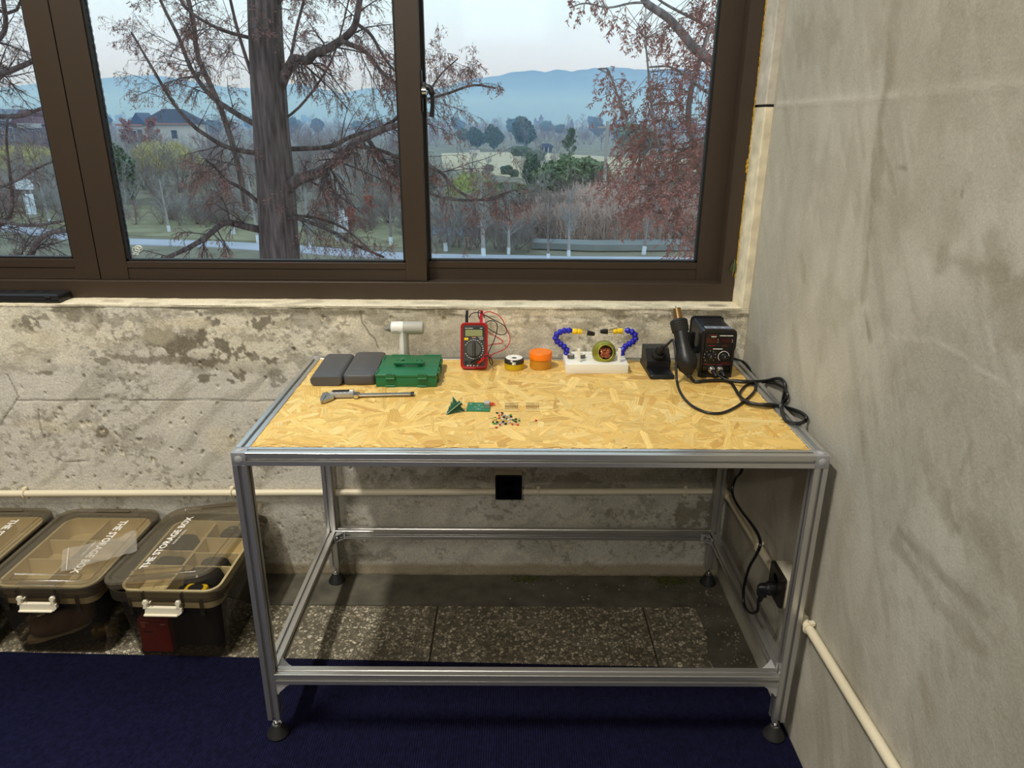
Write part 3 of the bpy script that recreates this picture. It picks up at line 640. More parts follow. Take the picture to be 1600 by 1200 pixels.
b_ = MB(); b_.box(bx0, bx1, by0, by1, H - .013, H - .0023); brd = b_.build('board', M_OSB, bench, smooth=0)
rs = np.random.RandomState(21); N = 6500
cx_ = rs.uniform(bx0, bx1, N); cy_ = rs.uniform(by0, by1, N); an = rs.uniform(0, PI, N); ln = rs.uniform(.018, .062, N) * (1 + (rs.rand(N) < .12) * .6); wd = np.clip(rs.lognormal(math.log(.0075), .5, N), .0025, .020)
shape = np.array([(-1, -.35), (-.82, -1), (.75, -1), (1, .2), (.8, 1), (-.7, 1)])
sh = shape[None] * (1 + rs.uniform(-.28, .28, (N, 6, 2)))
lx = sh[..., 0] * ln[:, None] / 1.0; ly = sh[..., 1] * wd[:, None]
bend = rs.uniform(-.12, .12, N)[:, None]; ly = ly + bend * (lx ** 2) / ln[:, None]
wx = cx_[:, None] + lx * np.cos(an)[:, None] - ly * np.sin(an)[:, None]; wy = cy_[:, None] + lx * np.sin(an)[:, None] + ly * np.cos(an)[:, None]
for q_, lo_, hi_ in ((wx, bx0, bx1), (wy, by0, by1)): q_ += np.maximum(0, lo_ - q_.min(1))[:, None]; q_ -= np.maximum(0, q_.max(1) - hi_)[:, None]
order = rs.rand(N) ** .7
lev = np.full(N, -1)                                     # overlapping flakes never share a level
for i in np.argsort(order):
    nb_ = np.nonzero((np.hypot(cx_ - cx_[i], cy_ - cy_[i]) < (ln + ln[i]) * 1.4 + .03) & (lev >= 0))[0]; k = int(order[i] * 1599); tk = set(lev[nb_].tolist())
    while k in tk: k = (k + 7) % 1600
    lev[i] = k
wz = np.repeat((H - .0022 + .0000013 * lev)[:, None], 6, 1)
pal = np.array([lin(q) for q in ((232, 194, 112), (224, 184, 100), (240, 207, 130), (214, 170, 86), (236, 200, 120), (244, 216, 146), (200, 152, 74))])
pal = pal * .7 + pal.mean(0) * .3
pc = pal[rs.choice(7, N, p=[.26, .2, .18, .1, .16, .06, .04])] * rs.uniform(.9, 1.1, (N, 1))
uv = np.stack([lx + rs.uniform(1, 4, N)[:, None], ly + rs.uniform(1, 4, N)[:, None]], -1)
so = array_mesh('wood_strands', np.stack([wx, wy, wz], -1).reshape(-1, 3), np.arange(N * 6).reshape(N, 6), strand_mat(), brd, col=np.repeat(pc, 6, 0), uv=uv.reshape(-1, 2)); so['kind'] = 'stuff'

# ================================================================= THINGS ON THE BENCH
def on_top(px, py): return at(px, py, 2, H)
# two charcoal slabs
t = thing('power_bank', (0.1000, 0.5, H), 'narrower charcoal power bank with rounded sides, leftmost on the bench', 'power bank', rz=1.5)
mb = MB(); secs = []
for y, s_ in ((-.0975, .93), (-.0955, .975), (-.092, 1), (.092, 1), (.0955, .975), (.0975, .93)):
    secs.append([(x, y, z + .0135) for x, z in rrect(.083 * s_, .027 * (s_ if s_ > .95 else .9), .0125 * s_, 6)])
mb.loft(secs); mb.build('shell', M_GREY_PLASTIC, t, smooth=40)
t = thing('power_bank', (0.1855, 0.512, H), 'wider charcoal power bank slab beside the green toolbox', 'power bank', rz=1.0)
mb = MB(); mb.loft([[(x, y, z) for x, y in rrect(.084 - i, .204 - i, .012, 6)] for z, i in ((0, .006), (.002, .002), (.004, 0), (.024, 0), (.0268, .0025), (.028, .007))]); sh_ = mb.build('shell', M_GREY_PLASTIC, t, smooth=40)

# green toolbox
t = thing('toolbox', (0.3105, 0.484, H), 'small green plastic toolbox with a top handle and four clips', 'toolbox', rz=0.4)
bw, bd_, bh = .158, .172, .033
b = MB(); b.box(-bw / 2 + .001, bw / 2 - .001, -bd_ / 2 + .001, bd_ / 2 - .001, 0, .0262, .0015, 2)
for x in (-.041, .041): b.box(x - .013, x + .013, -bd_ / 2 - .002, -bd_ / 2 + .003, 0, .005, .001, 1); b.box(x - .006, x + .006, -bd_ / 2 - .003, -bd_ / 2, .001, .0035)
for y in (-.04, .04): b.box(bw / 2 - .003, bw / 2 + .002, y - .012, y + .012, 0, .006, .001, 1)
b.build('body', M_GREEN, t, smooth=30)
l_ = MB(); l_.box(-bw / 2, bw / 2, -bd_ / 2, bd_ / 2, .0266, bh, .0012, 2)
l_.box(-bw / 2 - .0005, -bw / 2 + .004, -.078, -.04, bh - .001, bh + .0025, .001, 1); l_.box(-bw / 2 - .0005, -bw / 2 + .004, .03, .08, bh - .001, bh + .0025, .001, 1)
l_.box(bw / 2 - .004, bw / 2 + .0005, .02, .08, bh - .001, bh + .003, .001, 1); l_.box(-.06, -.012, bd_ / 2 - .004, bd_ / 2 + .0005, bh - .001, bh + .002, .001, 1); l_.box(.03, .075, bd_ / 2 - .004, bd_ / 2 + .0005, bh - .001, bh + .002, .001, 1)
l_.box(-bw / 2, -.05, -bd_ / 2 - .001, -bd_ / 2 + .003, bh - .002, bh + .001, .0008, 1); l_.box(.055, bw / 2, -bd_ / 2 - .001, -bd_ / 2 + .003, bh - .002, bh + .001, .0008, 1)
lid = l_.build('lid', M_GREEN, t, smooth=30)
hn = MB(); hn.box(-.040, .040, -.020, -.008, bh + .006, bh + .013, .002, 2)
for s_ in (-1, 1):
    hn.prism([(s_ * .036, -.012), (s_ * .028, -.012), (s_ * .016, .016), (s_ * .030, .016)], bh, bh + .011); hn.prism([(s_ * .039, -.018), (s_ * .032, -.018), (s_ * .030, .016), (s_ * .035, .016)], bh + .004, bh + .011)
hn.build('handle', M_GREEN, t, smooth=25)
for x in (-.040, .042):
    k = MB(); k.box(x - .013, x + .013, -bd_ / 2 - .004, -bd_ / 2 + .004, .021, .0345, .001, 1); k.box(x - .012, x + .012, -bd_ / 2 - .006, -bd_ / 2, .0225, .026, .001, 1)
    for q in (-.009, -.003, .003, .009): k.box(x + q - .0018, x + q + .0018, -bd_ / 2 - .005, -bd_ / 2 + .005, .0335, .0365)
    k.build('latch', M_GREEN, t, smooth=25)
for y in (-.05, -.022, .03, .056):
    k = MB(); k.box(bw / 2 - .003, bw / 2 + .0045, y - .009, y + .009, .019 if abs(y) > .03 else .012, .031, .001, 1); k.build('hinge', M_GREEN, t, smooth=25)

# blower standing behind the toolbox
t = thing('air_blower', (0.2835, 0.602, H), 'white and grey T shaped hand blower with pointed nozzle behind the toolbox', 'blower')
zc = .1025
mb = MB(); mb.lathe([(.0150, -.0375), (.0176, -.0355), (.0182, -.03), (.0182, -.0035)], 32, T(0, 0, zc) @ R('Y', 90)); mb.build('front_barrel', M_WHITE, t)
mb = MB(); mb.lathe([(.0182, -.0035), (.0182, .0475), (.0174, .0515), (.0148, .0535), (0, .0537)], 32, T(0, 0, zc) @ R('Y', 90)); mb.build('rear_barrel', M_LTGREY, t)
mb = MB(); rg = []
for x, w_, h_ in ((-.036, .0135, .0128), (-.042, .0125, .011), (-.050, .0105, .0055), (-.0565, .0085, .0022)):
    rg.append([(x, w_ * math.cos(a * PI / 12), zc - (.0125 - h_) * .35 + h_ * math.sin(a * PI / 12)) for a in range(24)])
mb.loft(rg); mb.build('nozzle', M_MIDGREY, t)
for sgn, nm, m_ in ((-1, 'front_grip', M_WHITE), (1, 'rear_grip', M_LTGREY)):
    rg = []
    for z, r_ in ((0, .0145), (.002, .0155), (.05, .0135), (.078, .0135), (.088, .0145), (.096, .0162)):
        a0 = PI / 2 if sgn < 0 else -PI / 2
        rg.append([(-.0032 + (r_ * math.cos(a0 + PI * k / 14)), r_ * 1.05 * math.sin(a0 + PI * k / 14), z) for k in range(15)])
    mb = MB(); mb.loft(rg); g_ = mb.build(nm, m_, t, smooth=50)
mb = MB(); mb.box(-.028, -.016, -.0187, -.0177, zc - .0055, zc - .0045); mb.build('mark', M_MIDGREY, t)
mb = MB()
for k in range(3): mb.lathe([(.0012, .0170), (.0012, .0186), (0, .0187)], 8, T(-.032 + .006 * k, 0, zc) @ R('X', 12))
mb.build('vent', M_MIDGREY, t)

# caliper
p0 = on_top(503, 621); p1 = on_top(649, 619)
t = thing('caliper', (p0[0] + .002, p0[1] - .004, H), 'silver digital caliper lying closed in front of the charcoal slabs', 'caliper', rz=math.degrees(math.atan2(p1[1] - p0[1], p1[0] - p0[0])) + 1.5)
Lc = .226
M_CAL = mat('brushed caliper steel', (176, 172, 164), .32, .9, bump=.03, bscale=800); M_CALG = mat('silver caliper plastic', (176, 174, 168), .35, .4)
mb = MB(); mb.box(.008, Lc, -.0075, .0075, .004, .0078, .0005, 1); mb.build('beam', M_CAL, t)
mb = MB(); mb.box(.010, Lc - .012, -.0028, .0028, .0078, .0084); mb.build('scale', mat('scale strip', (132, 130, 126), .4, .6), t)
mb = MB(); mb.box(Lc - .008, Lc + .001, -.008, .008, .003, .009, .001, 1); mb.build('end_stop', mat('dark end', (70, 68, 66), .4, .6), t)
sl_ = MB(); sl_.box(.021, .078, -.0115, .0155, .0035, .0155, .0012, 2); sld = sl_.build('slider', M_CALG, t)
mb = MB(); mb.box(.025, .0665, -.0005, .0125, .0153, .0161); mb.build('screen', M_DARKSCREEN, sld)
mb = MB(); mb.box(.067, .0755, .001, .0115, .0153, .0162, .0005, 1); mb.build('label', M_WHITE, sld)
mb = MB()
for k in range(4): mb.lathe([(.0022, .0153), (.002, .0165), (0, .0166)], 12, T(.032 + k * .010, -.0058, 0))
mb.build('button', M_MIDGREY, sld)
mb = MB(); mb.prism([(0, .012), (0, -.030), (.0035, -.044), (.0085, -.043), (.0095, -.012), (.012, -.008), (.012, .012)], .0035, .0095); mb.prism([(.002, .008), (.0065, .026), (.0085, .026), (.011, .008)], .0045, .0075); mb.build('fixed_jaw', M_CAL, t, smooth=20)
mb = MB(); mb.prism([(.0125, .008), (.0125, -.012), (.0095, -.043), (.0135, -.042), (.031, -.020), (.033, -.008), (.033, .008)], .0030, .0100); mb.prism([(.0135, .008), (.0095, .025), (.018, .008)], .0045, .0075); mb.build('sliding_jaw', M_CAL, t, smooth=20)
mb = MB(); mb.lathe([(.0065, -.004), (.0065, .004)], 20, T(.0845, -.0105, .0075)); mb.box(.078, .092, -.0085, .009, .0035, .0115, .001, 1); mb.build('thumb_wheel', M_STEEL, t)

# ---- multimeter, leaning back on its stand
MT = T(0.4805, 0.5345, H + .0045) @ R('X', -14.5)
t = thing('multimeter', (0.4805, 0.5345, H), 'red framed digital multimeter standing upright with its test leads plugged in', 'multimeter')
ML = T(0, 0, .0045) @ R('X', -14.5)
mw, mh, md = .0745, .128, .030
def sect(y, s_): return [(x, y, z + mh / 2) for x, z in rrect(mw - 2 * s_, mh - 2 * s_, .011, 6)]
mb = MB(); mb.loft([sect(y, s_) for y, s_ in ((-.001, .004), (-.0025, .002), (.001, .0), (md - .006, 0), (md, .005))], M=ML); mb.build('holster', M_RED, t, smooth=40)
mb = MB(); mb.loft([[(x, y, z + mh / 2 + .001) for x, z in rrect(.060, .112, .007, 6)] for y in (-.0008, -.0040)], M=ML); fc = mb.build('face', mat('dark grey faceplate', (52, 53, 52), .45), t)
FY = -.0042
def fbox(name, x0, x1, z0, z1, m_, parent, th=.0012, bev=.0004):
    b = MB(); b.box(x0, x1, FY - th, FY + .001, z0, z1, bev, 1, M=ML); return b.build(name, m_, parent, smooth=30)
fbox('display_bezel', -.027, .027, .090, .116, mat('bezel black', (34, 36, 36), .3), fc)
fbox('display', -.0235, .0235, .0905, .1085, mat('grey green lcd', (140, 146, 98), .25), fc, .0018)
fbox('hold_button', -.0265, -.0150, .0795, .0862, M_YELLOW, fc, .0030, .001); fbox('light_button', .0150, .0260, .0795, .0862, M_MIDGREY, fc, .0030, .001)
M_MARK = mat('white print', (226, 226, 220), .6); M_MARKR = mat('red print', (150, 34, 34), .6)
mk = MB()
mk.box(-.0245, -.0170, FY - .0014, FY, .1120, .1132, M=ML); mk.box(-.0155, -.0030, FY - .0014, FY, .1120, .1134, M=ML); mk.box(.0165, .0235, FY - .0014, FY, .1120, .1132, M=ML)
mk.box(-.005, .005, FY - .0003, FY + .001, .0865, .0876, M=ML); mk.box(.012, .0255, FY - .0003, FY + .001, .0875, .0885, M=ML)
for k in range(22):
    a = math.radians(-62 + k * 304 / 21 + 90 - 90); r_ = .0262; px, pz = r_ * math.sin(a) * .96, .0545 + r_ * math.cos(a)
    if abs(px) < .027: mk.box(px - .0018, px + .0018, FY - .0003, FY + .001, pz - .0007, pz + .0007, M=ML)
for x in (-.017, -.009, 0, .010): mk.box(x - .002, x + .0025, FY - .0003, FY + .001, .0095, .0112, M=ML); mk.box(x - .002, x + .001, FY - .0003, FY + .001, .0072, .0085, M=ML)
mk.build('printed_scale', M_MARK, fc, smooth=0)['kind'] = 'stuff'
mb = MB(); mb.box(-.007, .008, FY - .0003, FY + .001, .0882, .0893, M=ML); mb.build('printed_line', M_MARKR, fc, smooth=0)
dl = MB(); dl.lathe([(.0212, 0), (.0205, .003), (.0195, .004), (0, .0042)], 40, ML @ T(0, FY, .0545) @ R('X', 90)); dial = dl.build('dial', mat('dial grey', (88, 88, 84), .35, .3), fc)
mb = MB(); mb.loft([[(x * s_, FY - y, .0545 + z * s2) for x, z in rrect(.0095, .0415, .0045, 4)] for y, s_, s2 in ((.003, 1, 1), (.009, .75, .97), (.0105, .45, .93))], M=ML); mb.build('dial_ridge', mat('dial ridge', (70, 70, 68), .3, .3), dial)
for x, z in ((-.0215, .018), (-.0045, .0175), (.0125, .0185)):
    mb = MB(); mb.lathe([(.0052, -.001), (.0052, .002), (.0032, .002), (.003, -.001)], 20, ML @ T(x, FY, z) @ R('X', 90)); mb.build('jack', M_BLACK, fc)
def plug(name, m_, x, z, dx, dz, par):
    mb = MB(); mb.tube([ML @ Vector((x, FY - .001, z)), ML @ Vector((x + dx * .3, FY - .012, z + dz * .3)), ML @ Vector((x + dx, FY - .022, z + dz))], [.0052, .0050, .0034], 12); return mb.build(name, m_, par)
red = plug('red_plug', M_RED_LEAD, .0125, .0185, .016, .014, t); blk = plug('black_plug', M_BLACK, -.0045, .0175, .022, .014, t)
for nm, m_, x in (('black_probe', M_BLACK, -.0215), ('red_probe', M_RED_LEAD, .0185)):
    mb = MB(); mb.tube([ML @ Vector((x, md - .004, mh - .03)), ML @ Vector((x, md - .004, mh + .018)), ML @ Vector((x + (.001 if x < 0 else .003), md - .004, mh + .034))], [.0042, .0042, .0034], 12); mb.build(nm, m_, t)
mb = MB(); mb.tube([ML @ Vector((.0265, md - .006, mh - .03)), ML @ Vector((.028, md - .005, mh + .012))], [.004, .0036], 10); mb.build('probe_cap', mat('pink white cap', (226, 190, 186), .4), t)
mb = MB(); mb.prism([(-.022, 0), (.022, 0), (.018, .075), (-.018, .075)], 0, .003, T(0, .060, .001) @ R('X', 68)); mb.build('stand', M_BLACK, t)
OFS = np.array([0.4805, 0.5345, H])
def wire(px, ys_, r_, m_, name, parent):
    n = len(px); pts = []
    for i, (x, y) in enumerate(px):
        yy = np.interp(i / (n - 1), np.linspace(0, 1, len(ys_)), ys_); q = at(x, y, 1, yy); q[2] = max(q[2], H + r_ + .0008); pts.append(q - OFS)
    mb = MB(); mb.tube(smooth_path(pts, 6), r_, 8); return mb.build(name, m_, parent)
wire([(733, 496), (736, 491), (742, 488.5), (750, 489), (757, 492), (766, 497), (778, 503), (788, 509), (792, 515), (790, 521), (783, 523), (776, 521), (766, 515), (757, 508), (749, 498), (747, 489), (749, 485.5), (753, 488), (757, 496), (758, 506), (761, 503), (766, 501), (772, 502), (777, 508), (776, 519), (772, 532), (766, 545), (763, 552), (764, 561), (767, 569), (769.5, 570), (769, 564), (764, 557), (757, 556), (750, 558)],
     [.575, .59, .6, .6, .59, .57, .54, .510], .0013, M_CABLE, 'black_lead', t)
wire([(754, 492), (757, 489), (763, 487), (771, 489), (779, 493), (786, 501), (790, 512), (795, 521), (797, 530), (795, 538), (789, 545), (779, 550), (769, 554), (766, 558), (768, 562), (767, 556), (762, 553), (757, 555), (754, 557)],
     [.575, .6, .61, .6, .57, .54, .512], .0013, M_RED_LEAD, 'red_lead', t)
wire([(757, 513), (766, 521), (775, 526), (783, 531), (786, 535), (780, 537), (770, 538), (758, 542)], [.59, .6, .6, .58], .0013, M_RED_LEAD, 'red_lead', t)

# ---- flux tins
t = thing('solder_tin', (0.5920, 0.5575, H), 'round yellow tin with a dark band and white cap beside the multimeter', 'tin')
mb = MB(); mb.lathe([(.0255, 0), (.0272, .0015), (.0272, .0165), (.0268, .0175)], 40); mb.build('base', mat('yellow foil', (206, 176, 30), .32, .25), t)
mb = MB(); mb.lathe([(.0268, .0172), (.0276, .018), (.0276, .026), (.0240, .0300), (.0230, .0302)], 40); mb.build('band', mat('dark metal band', (58, 58, 56), .28, .5), t)
mb = MB(); mb.lathe([(.0233, .0295), (.0233, .0318), (.0215, .0326), (.012, .0318), (.007, .0302), (0, .0298)], 40); mb.build('cap', M_WHITE, t)
mb = MB(); mb.box(-.006, .001, -.0282, -.0272, .0182, .0255); mb.box(.0025, .004, -.0282, -.0272, .0182, .0255); mb.build('barcode_label', M_WHITE, t)
t = thing('flux_jar', (0.6660, 0.567, H), 'round amber jar with a bright orange lid beside the yellow tin', 'jar')
mb = MB(); mb.lathe([(.0285, 0), (.0302, .002), (.0302, .031)], 40); mb.build('jar_body', mat('amber paste jar', (196, 134, 34), .35), t)
mb = MB(); mb.lathe([(.0302, .0275), (.0322, .0280), (.0322, .044), (.0305, .0465), (.0275, .0470), (.027, .0462), (0, .0462)], 40); mb.build('lid', mat('orange lid', (246, 126, 12), .35), t)

# ---- helping hands on a white block
t = thing('helping_hands', (0.8190, 0.512, H), 'white block with two bent blue segmented arms holding clips', 'holder', rz=1.0)
mb = MB(); mb.box(-.0855, .086, 0, .100, 0, .0275, .0012, 2); mb.build('block', M_WHITE, t)
mb = MB(); mb.box(-.0845, .085, .086, .0995, .0270, .0330, .0008, 1); mb.build('rear_step', M_WHITE, t)
for x in (-.049, .0625):
    mb = MB(); mb.box(x - .0042, x + .0042, .018, .026, .0268, .0655, .0008, 1); mb.build('post', M_WHITE, t)
OFH = np.array([0.8190, 0.512, H]); RH = np.array(R('Z', -1.0).to_3x3())
def arm(px, yy, m_, clippx):
    pts = [RH @ (at(x, y, 1, yy) - OFH) for x, y in px]; pts[0][2] = .0270; P = smooth_path(pts, 8)
    d_ = [0]
    for a, b in zip(P[:-1], P[1:]): d_.append(d_[-1] + math.dist(a, b))
    mb = MB(); n = int(d_[-1] / .0115)
    for k in range(n):
        q = []
        for f in (k / n, (k + .999) / n):
            s_ = f * d_[-1]; q.append(Vector([np.interp(s_, d_, [p[i] for p in P]) for i in range(3)]))
        ax = (q[1] - q[0]); M_ = Matrix.Translation(q[0]) @ ax.to_track_quat('Z', 'Y').to_matrix().to_4x4(); l = ax.length
        mb.lathe([(.0048, -.001), (.0080, .001), (.0096, l * .35), (.0090, l * .55), (.0062, l * .80), (.0058, l + .001)], 14, M_)
    am = mb.build('flexible_arm', m_, t, smooth=50)
    c_ = [RH @ (at(x, y, 1, yy) - OFH) for x, y in clippx]; a, b, e_ = [Vector(q) for q in c_]
    mb = MB(); ax = (b - a); mb.lathe([(.0072, 0), (.0082, .002), (.0082, ax.length * .45), (.0060, ax.length * .55), (.0082, ax.length * .68), (.0076, ax.length)], 14, Matrix.Translation(a) @ ax.to_track_quat('Z', 'Y').to_matrix().to_4x4()); mb.build('yellow_connector', M_YELLOW, am)
    ax = e_ - b; l = ax.length; M_ = Matrix.Translation(b) @ ax.to_track_quat('X', 'Z').to_matrix().to_4x4()
    mb = MB()
    for sg in (1, -1): mb.prism([(0, sg * .0045), (l * .45, sg * .0042), (l * .7, sg * .0015), (l * .7, sg * .0005), (0, sg * .0030)] if sg > 0 else [(0, sg * .0030), (l * .7, sg * .0005), (l * .7, sg * .0015), (l * .45, sg * .0042), (0, sg * .0045)], -.0042, .0042, M_ @ R('X', 90))
    mb.box(-.012, l * .25, -.0035, .0035, .0075, .0085, M=M_ @ R('Y', 14)); mb.tube([M_ @ Vector((l * .22, -.005, .002)), M_ @ Vector((l * .22, .005, .002))], .0022, 10); mb.build('clip', M_STEEL, am, smooth=20)
    mb = MB(); mb.loft([[(x, y, z) for y, z in rrect(.0110, h_, .002, 3)] for x, h_ in ((l * .42, .0135), (l * .75, .0122), (l, .0090))], M=M_); mb.build('rubber_jaw', M_BLACK, am)
arm([(884, 560), (887, 549), (881, 541), (872, 535), (867, 528), (870, 522), (877, 518), (886, 516), (893, 517)], .597, M_BLUE, [(894, 517.5), (909, 518.5), (929, 522)])
arm([(971, 556), (974, 544), (984, 537), (992, 532), (993.5, 526), (990, 520), (984, 517), (977, 516)], .597, M_BLUE, [(973, 517), (958, 518), (938, 518)])
for k, (px, py, lab) in enumerate(((892, 560, 'small grey solder coil at the foot of the left blue arm'), (909, 559.5, 'small pale topped solder coil behind the white post'))):
    q = at(px, py, 2, H + .0277); s_ = thing('solder_coil', (q[0], q[1] + .002, H + .0277), lab, 'solder coil')
    mb = MB()
    for j in range(6): mb.lathe([(.0082, j * .0019), (.0098, j * .0019 + .0003), (.0098, j * .0019 + .0015), (.0082, j * .0019 + .0018)], 20)
    mb.build('windings', mat('solder wire', (134, 134, 130), .3, .8), s_)
    mb = MB(); mb.lathe([(.0085, 0), (.0085, .0118), (.0035, .0118), (.0033, 0)], 20); mb.build('core', M_WHITE if k else M_LTGREY, s_)

# ---- brass wool tip cleaner: dome with a round mouth
t = thing('tip_cleaner', (0.8415, 0.5585, H + .0276), 'gold domed tip cleaner filled with copper wool on the white block', 'tip cleaner')
mb = MB(); R0 = .0335; zc = .0195; axm = Vector((0.06, -.95, .30)).normalized(); am_ = 0.66
Mx = T(0, 0, zc) @ axm.to_track_quat('Z', 'Y').to_matrix().to_4x4()
b = bmesh.new(); bmesh.ops.create_uvsphere(b, u_segments=44, v_segments=36, radius=R0, matrix=Mx)
bmesh.ops.bisect_plane(b, geom=b.verts[:] + b.edges[:] + b.faces[:], plane_co=(0, 0, .0003), plane_no=(0, 0, -1), clear_outer=True)
bmesh.ops.bisect_plane(b, geom=b.verts[:] + b.edges[:] + b.faces[:], plane_co=Vector((0, 0, zc)) + axm * R0 * math.cos(am_), plane_no=axm, clear_outer=True)
mb.bm(b); dm = mb.build('dome', mat('gold lacquer', (150, 148, 52), .3, .55), t)
mb = MB(); rm = R0 * math.sin(am_); hm_ = R0 * math.cos(am_)
mb.tube([Mx @ Vector((rm * math.cos(a * PI / 18), rm * math.sin(a * PI / 18), hm_)) for a in range(37)], .0011, 8); mb.build('rim', mat('rim gold', (190, 186, 90), .25, .6), t)
mb = MB(); mb.lathe([(rm, hm_ - .0005), (rm * .96, hm_ - .012), (0.001, hm_ - .020)], 28, Mx, cap=False); mb.build('mouth_lining', M_BLACK, t)
mb = MB(); r_ = random.Random(4)
for k in range(70):
    cxx, cyy = r_.uniform(-.013, .013), r_.uniform(-.014, .008)
    if cxx * cxx + cyy * cyy > .00026: continue
    ph = r_.uniform(0, 6); q = r_.uniform(.0018, .0034); tz = hm_ - .004 - r_.uniform(0, .006); d0 = Vector((r_.uniform(-1, 1), r_.uniform(-1, 1), r_.uniform(-.3, .6)))
    mb.tube([Mx @ (Vector((cxx, cyy, tz)) + Vector((q * math.cos(ph + s_), q * math.sin(ph + s_), 0)) + d0 * .0008 * s_) for s_ in [i * .7 for i in range(11)]], .0005, 4)
wl = mb.build('copper_wool', mat('copper shavings', (206, 128, 92), .3, .9), t); wl['kind'] = 'stuff'

# ---- soldering iron stand and iron
t = thing('iron_stand', (0.9890, 0.5445, H), 'black soldering iron stand with a sponge tray left of the station', 'stand', rz=1.5)
mb = MB(); mb.loft([[(x, y, z) for x, y in rrect(.066 - i, .152 - i, .006, 4)] for z, i in ((0, 0), (.009, 0), (.0115, .003))]); mb.build('base', M_BLACK, t)
mb = MB(); mb.box(-.0255, .0255, -.070, -.022, .0105, .0130, .001, 1); tr = mb.build('tray', mat('black tray', (14, 14, 15), .3), t)
mb = MB(); mb.loft([[(-.0315, y0, z), (.0345, y0, z), (.0345, .062, z), (-.0315, .062, z)] for z, y0 in ((.011, -.014), (.030, -.014), (.0585, .018))]); mb.build('holder_block', M_BLACK, t, smooth=20)
AX = Vector((.12, -.62, .62)).normalized(); base_i = Vector((.001, -.005, .0505))
Mi = Matrix.Translation(base_i) @ AX.to_track_quat('Z', 'Y').to_matrix().to_4x4()
mb = MB(); mb.lathe([(.0178, -.010), (.0185, .004), (.0165, .0075), (.0120, .0075), (.0115, -.006)], 28, Mi); mb.build('collar', M_RUBBER, t)
p_i = Vector((0.9890, 0.5445, H)) + R('Z', 1.5).to_3x3() @ base_i
ir = thing('soldering_iron', p_i, 'black soldering iron pushed into its stand, cord trailing right', 'soldering iron')
Mq = AX.to_track_quat('Z', 'Y').to_matrix().to_4x4()
mb = MB(); mb.lathe([(.0105, -.006), (.0105, .006), (.0088, .014), (.0082, .030), (.0066, .036)], 22, Mq); mb.build('grip', M_RUBBER, ir)
mb = MB(); mb.lathe([(.0030, -.026), (.0050, -.020), (.0055, -.008), (.0072, -.004)], 18, Mq); mb.build('barrel', M_STEEL, ir)
end = p_i + AX * .034
def cordpt(x, y, lift=.0042):
    q = at(x, y, 2, H + lift)
    return q if q[0] < 1.243 else at(x, y, 0, 1.266)
def cable(name, pts, r_, parent, off, m_=M_CABLE, n=6):
    mb = MB(); mb.tube([Vector(p) - Vector(off) for p in smooth_path(pts, n)], r_, 9); return mb.build(name, m_, parent)
M_CORDK = mat('matt black cord', (20, 20, 21), .42)
loop_i = [(1048, 532), (1052, 534), (1054, 543), (1055, 556)]
pts = [tuple(end), tuple(end + AX * .014 + Vector((.004, -.003, 0)))] + [tuple(at(x, y, 1, yy)) for (x, y), yy in (((1051, 531), .500), ((1054, 540), .488), ((1056, 556), .470), ((1056.5, 575), .452))]
pts += [tuple(cordpt(x, y)) for x, y in ((1058, 598), (1063, 613), (1073, 627), (1088, 638), (1108, 645), (1128, 645), (1146, 638), (1160, 629), (1172, 619), (1180, 609), (1181, 600), (1175, 598.5), (1166, 602), (1157, 612), (1156, 620), (1163, 628), (1180, 632), (1203, 634))]
pts += [tuple(cordpt(x, y)) for x, y in ((1222, 630), (1230, 622), (1229, 612), (1221, 604), (1208, 598), (1192, 597))]
pts += [tuple(cordpt(x, y, .0125)) for x, y in ((1170, 597), (1150, 596), (1132, 592))] + [tuple(at(1121, 585, 1, .462)), (1.1235, .4775, .7955)]
cable('cord', pts, .0034, ir, p_i, M_CORDK)

# ---- rework station with hot air gun
S0 = Vector((1.1370, 0.4905, H))
t = thing('soldering_station', S0, 'black rework station with two red displays, its power cable plugged into the right wall', 'soldering station', rz=-1.0)
sw, sd, sh2 = .0935, .142, .134
def ssec(y, w_, h_, z0): return [(x, y, z + z0 + h_ / 2) for x, z in rrect(w_, h_, .011, 5)]
mb = MB(); mb.loft([ssec(.004, sw - .004, sh2 - .010, .006), ssec(sd, sw - .004, sh2 - .010, .006)]); mb.build('case', mat('black sheet case', (24, 25, 29), .45, .2, bump=.05, bscale=1200), t, smooth=40)
mb = MB(); prf = []
def outline(y, g):
    pts_ = []
    for z, hw in ((0, .0445), (.03, .0450), (.075, .0450), (.086, .0478), (.120, .0478), (.129, .0455), (.134, .039)): pts_.append((hw + g, z if z else -g * 0))
    L_ = [(-x, y, z) for x, z in reversed(pts_)]; return [(x, y, z) for x, z in pts_] + L_
mb.loft([outline(.010, 0), outline(-.001, 0), outline(-.004, -.0025)]); bz = mb.build('front_frame', M_BLACK, t, smooth=30)
mb = MB(); mb.loft([outline(sd - .006, 0), outline(sd + .003, -.002)]); mb.build('rear_frame', M_BLACK, t, smooth=30)
mb = MB(); mb.box(-.038, .0375, -.0052, -.003, .010, .124, .002, 1); pn = mb.build('panel', mat('panel black', (13, 13, 13), .4), t)
def pbox(name, x0, x1, z0, z1, m_, th=.0006):
    b = MB(); b.box(x0, x1, -.0052 - th, -.005, z0, z1); return b.build(name, m_, pn, smooth=0)
M_DISP = mat('dark red display window', (58, 14, 13), .15); M_DISP2 = mat('unlit red display window', (36, 7, 10), .15)
pbox('display', -.0345, -.0045, .0975, .1125, M_DISP); pbox('display', .0015, .0325, .0975, .1125, M_DISP2)
g = MB()
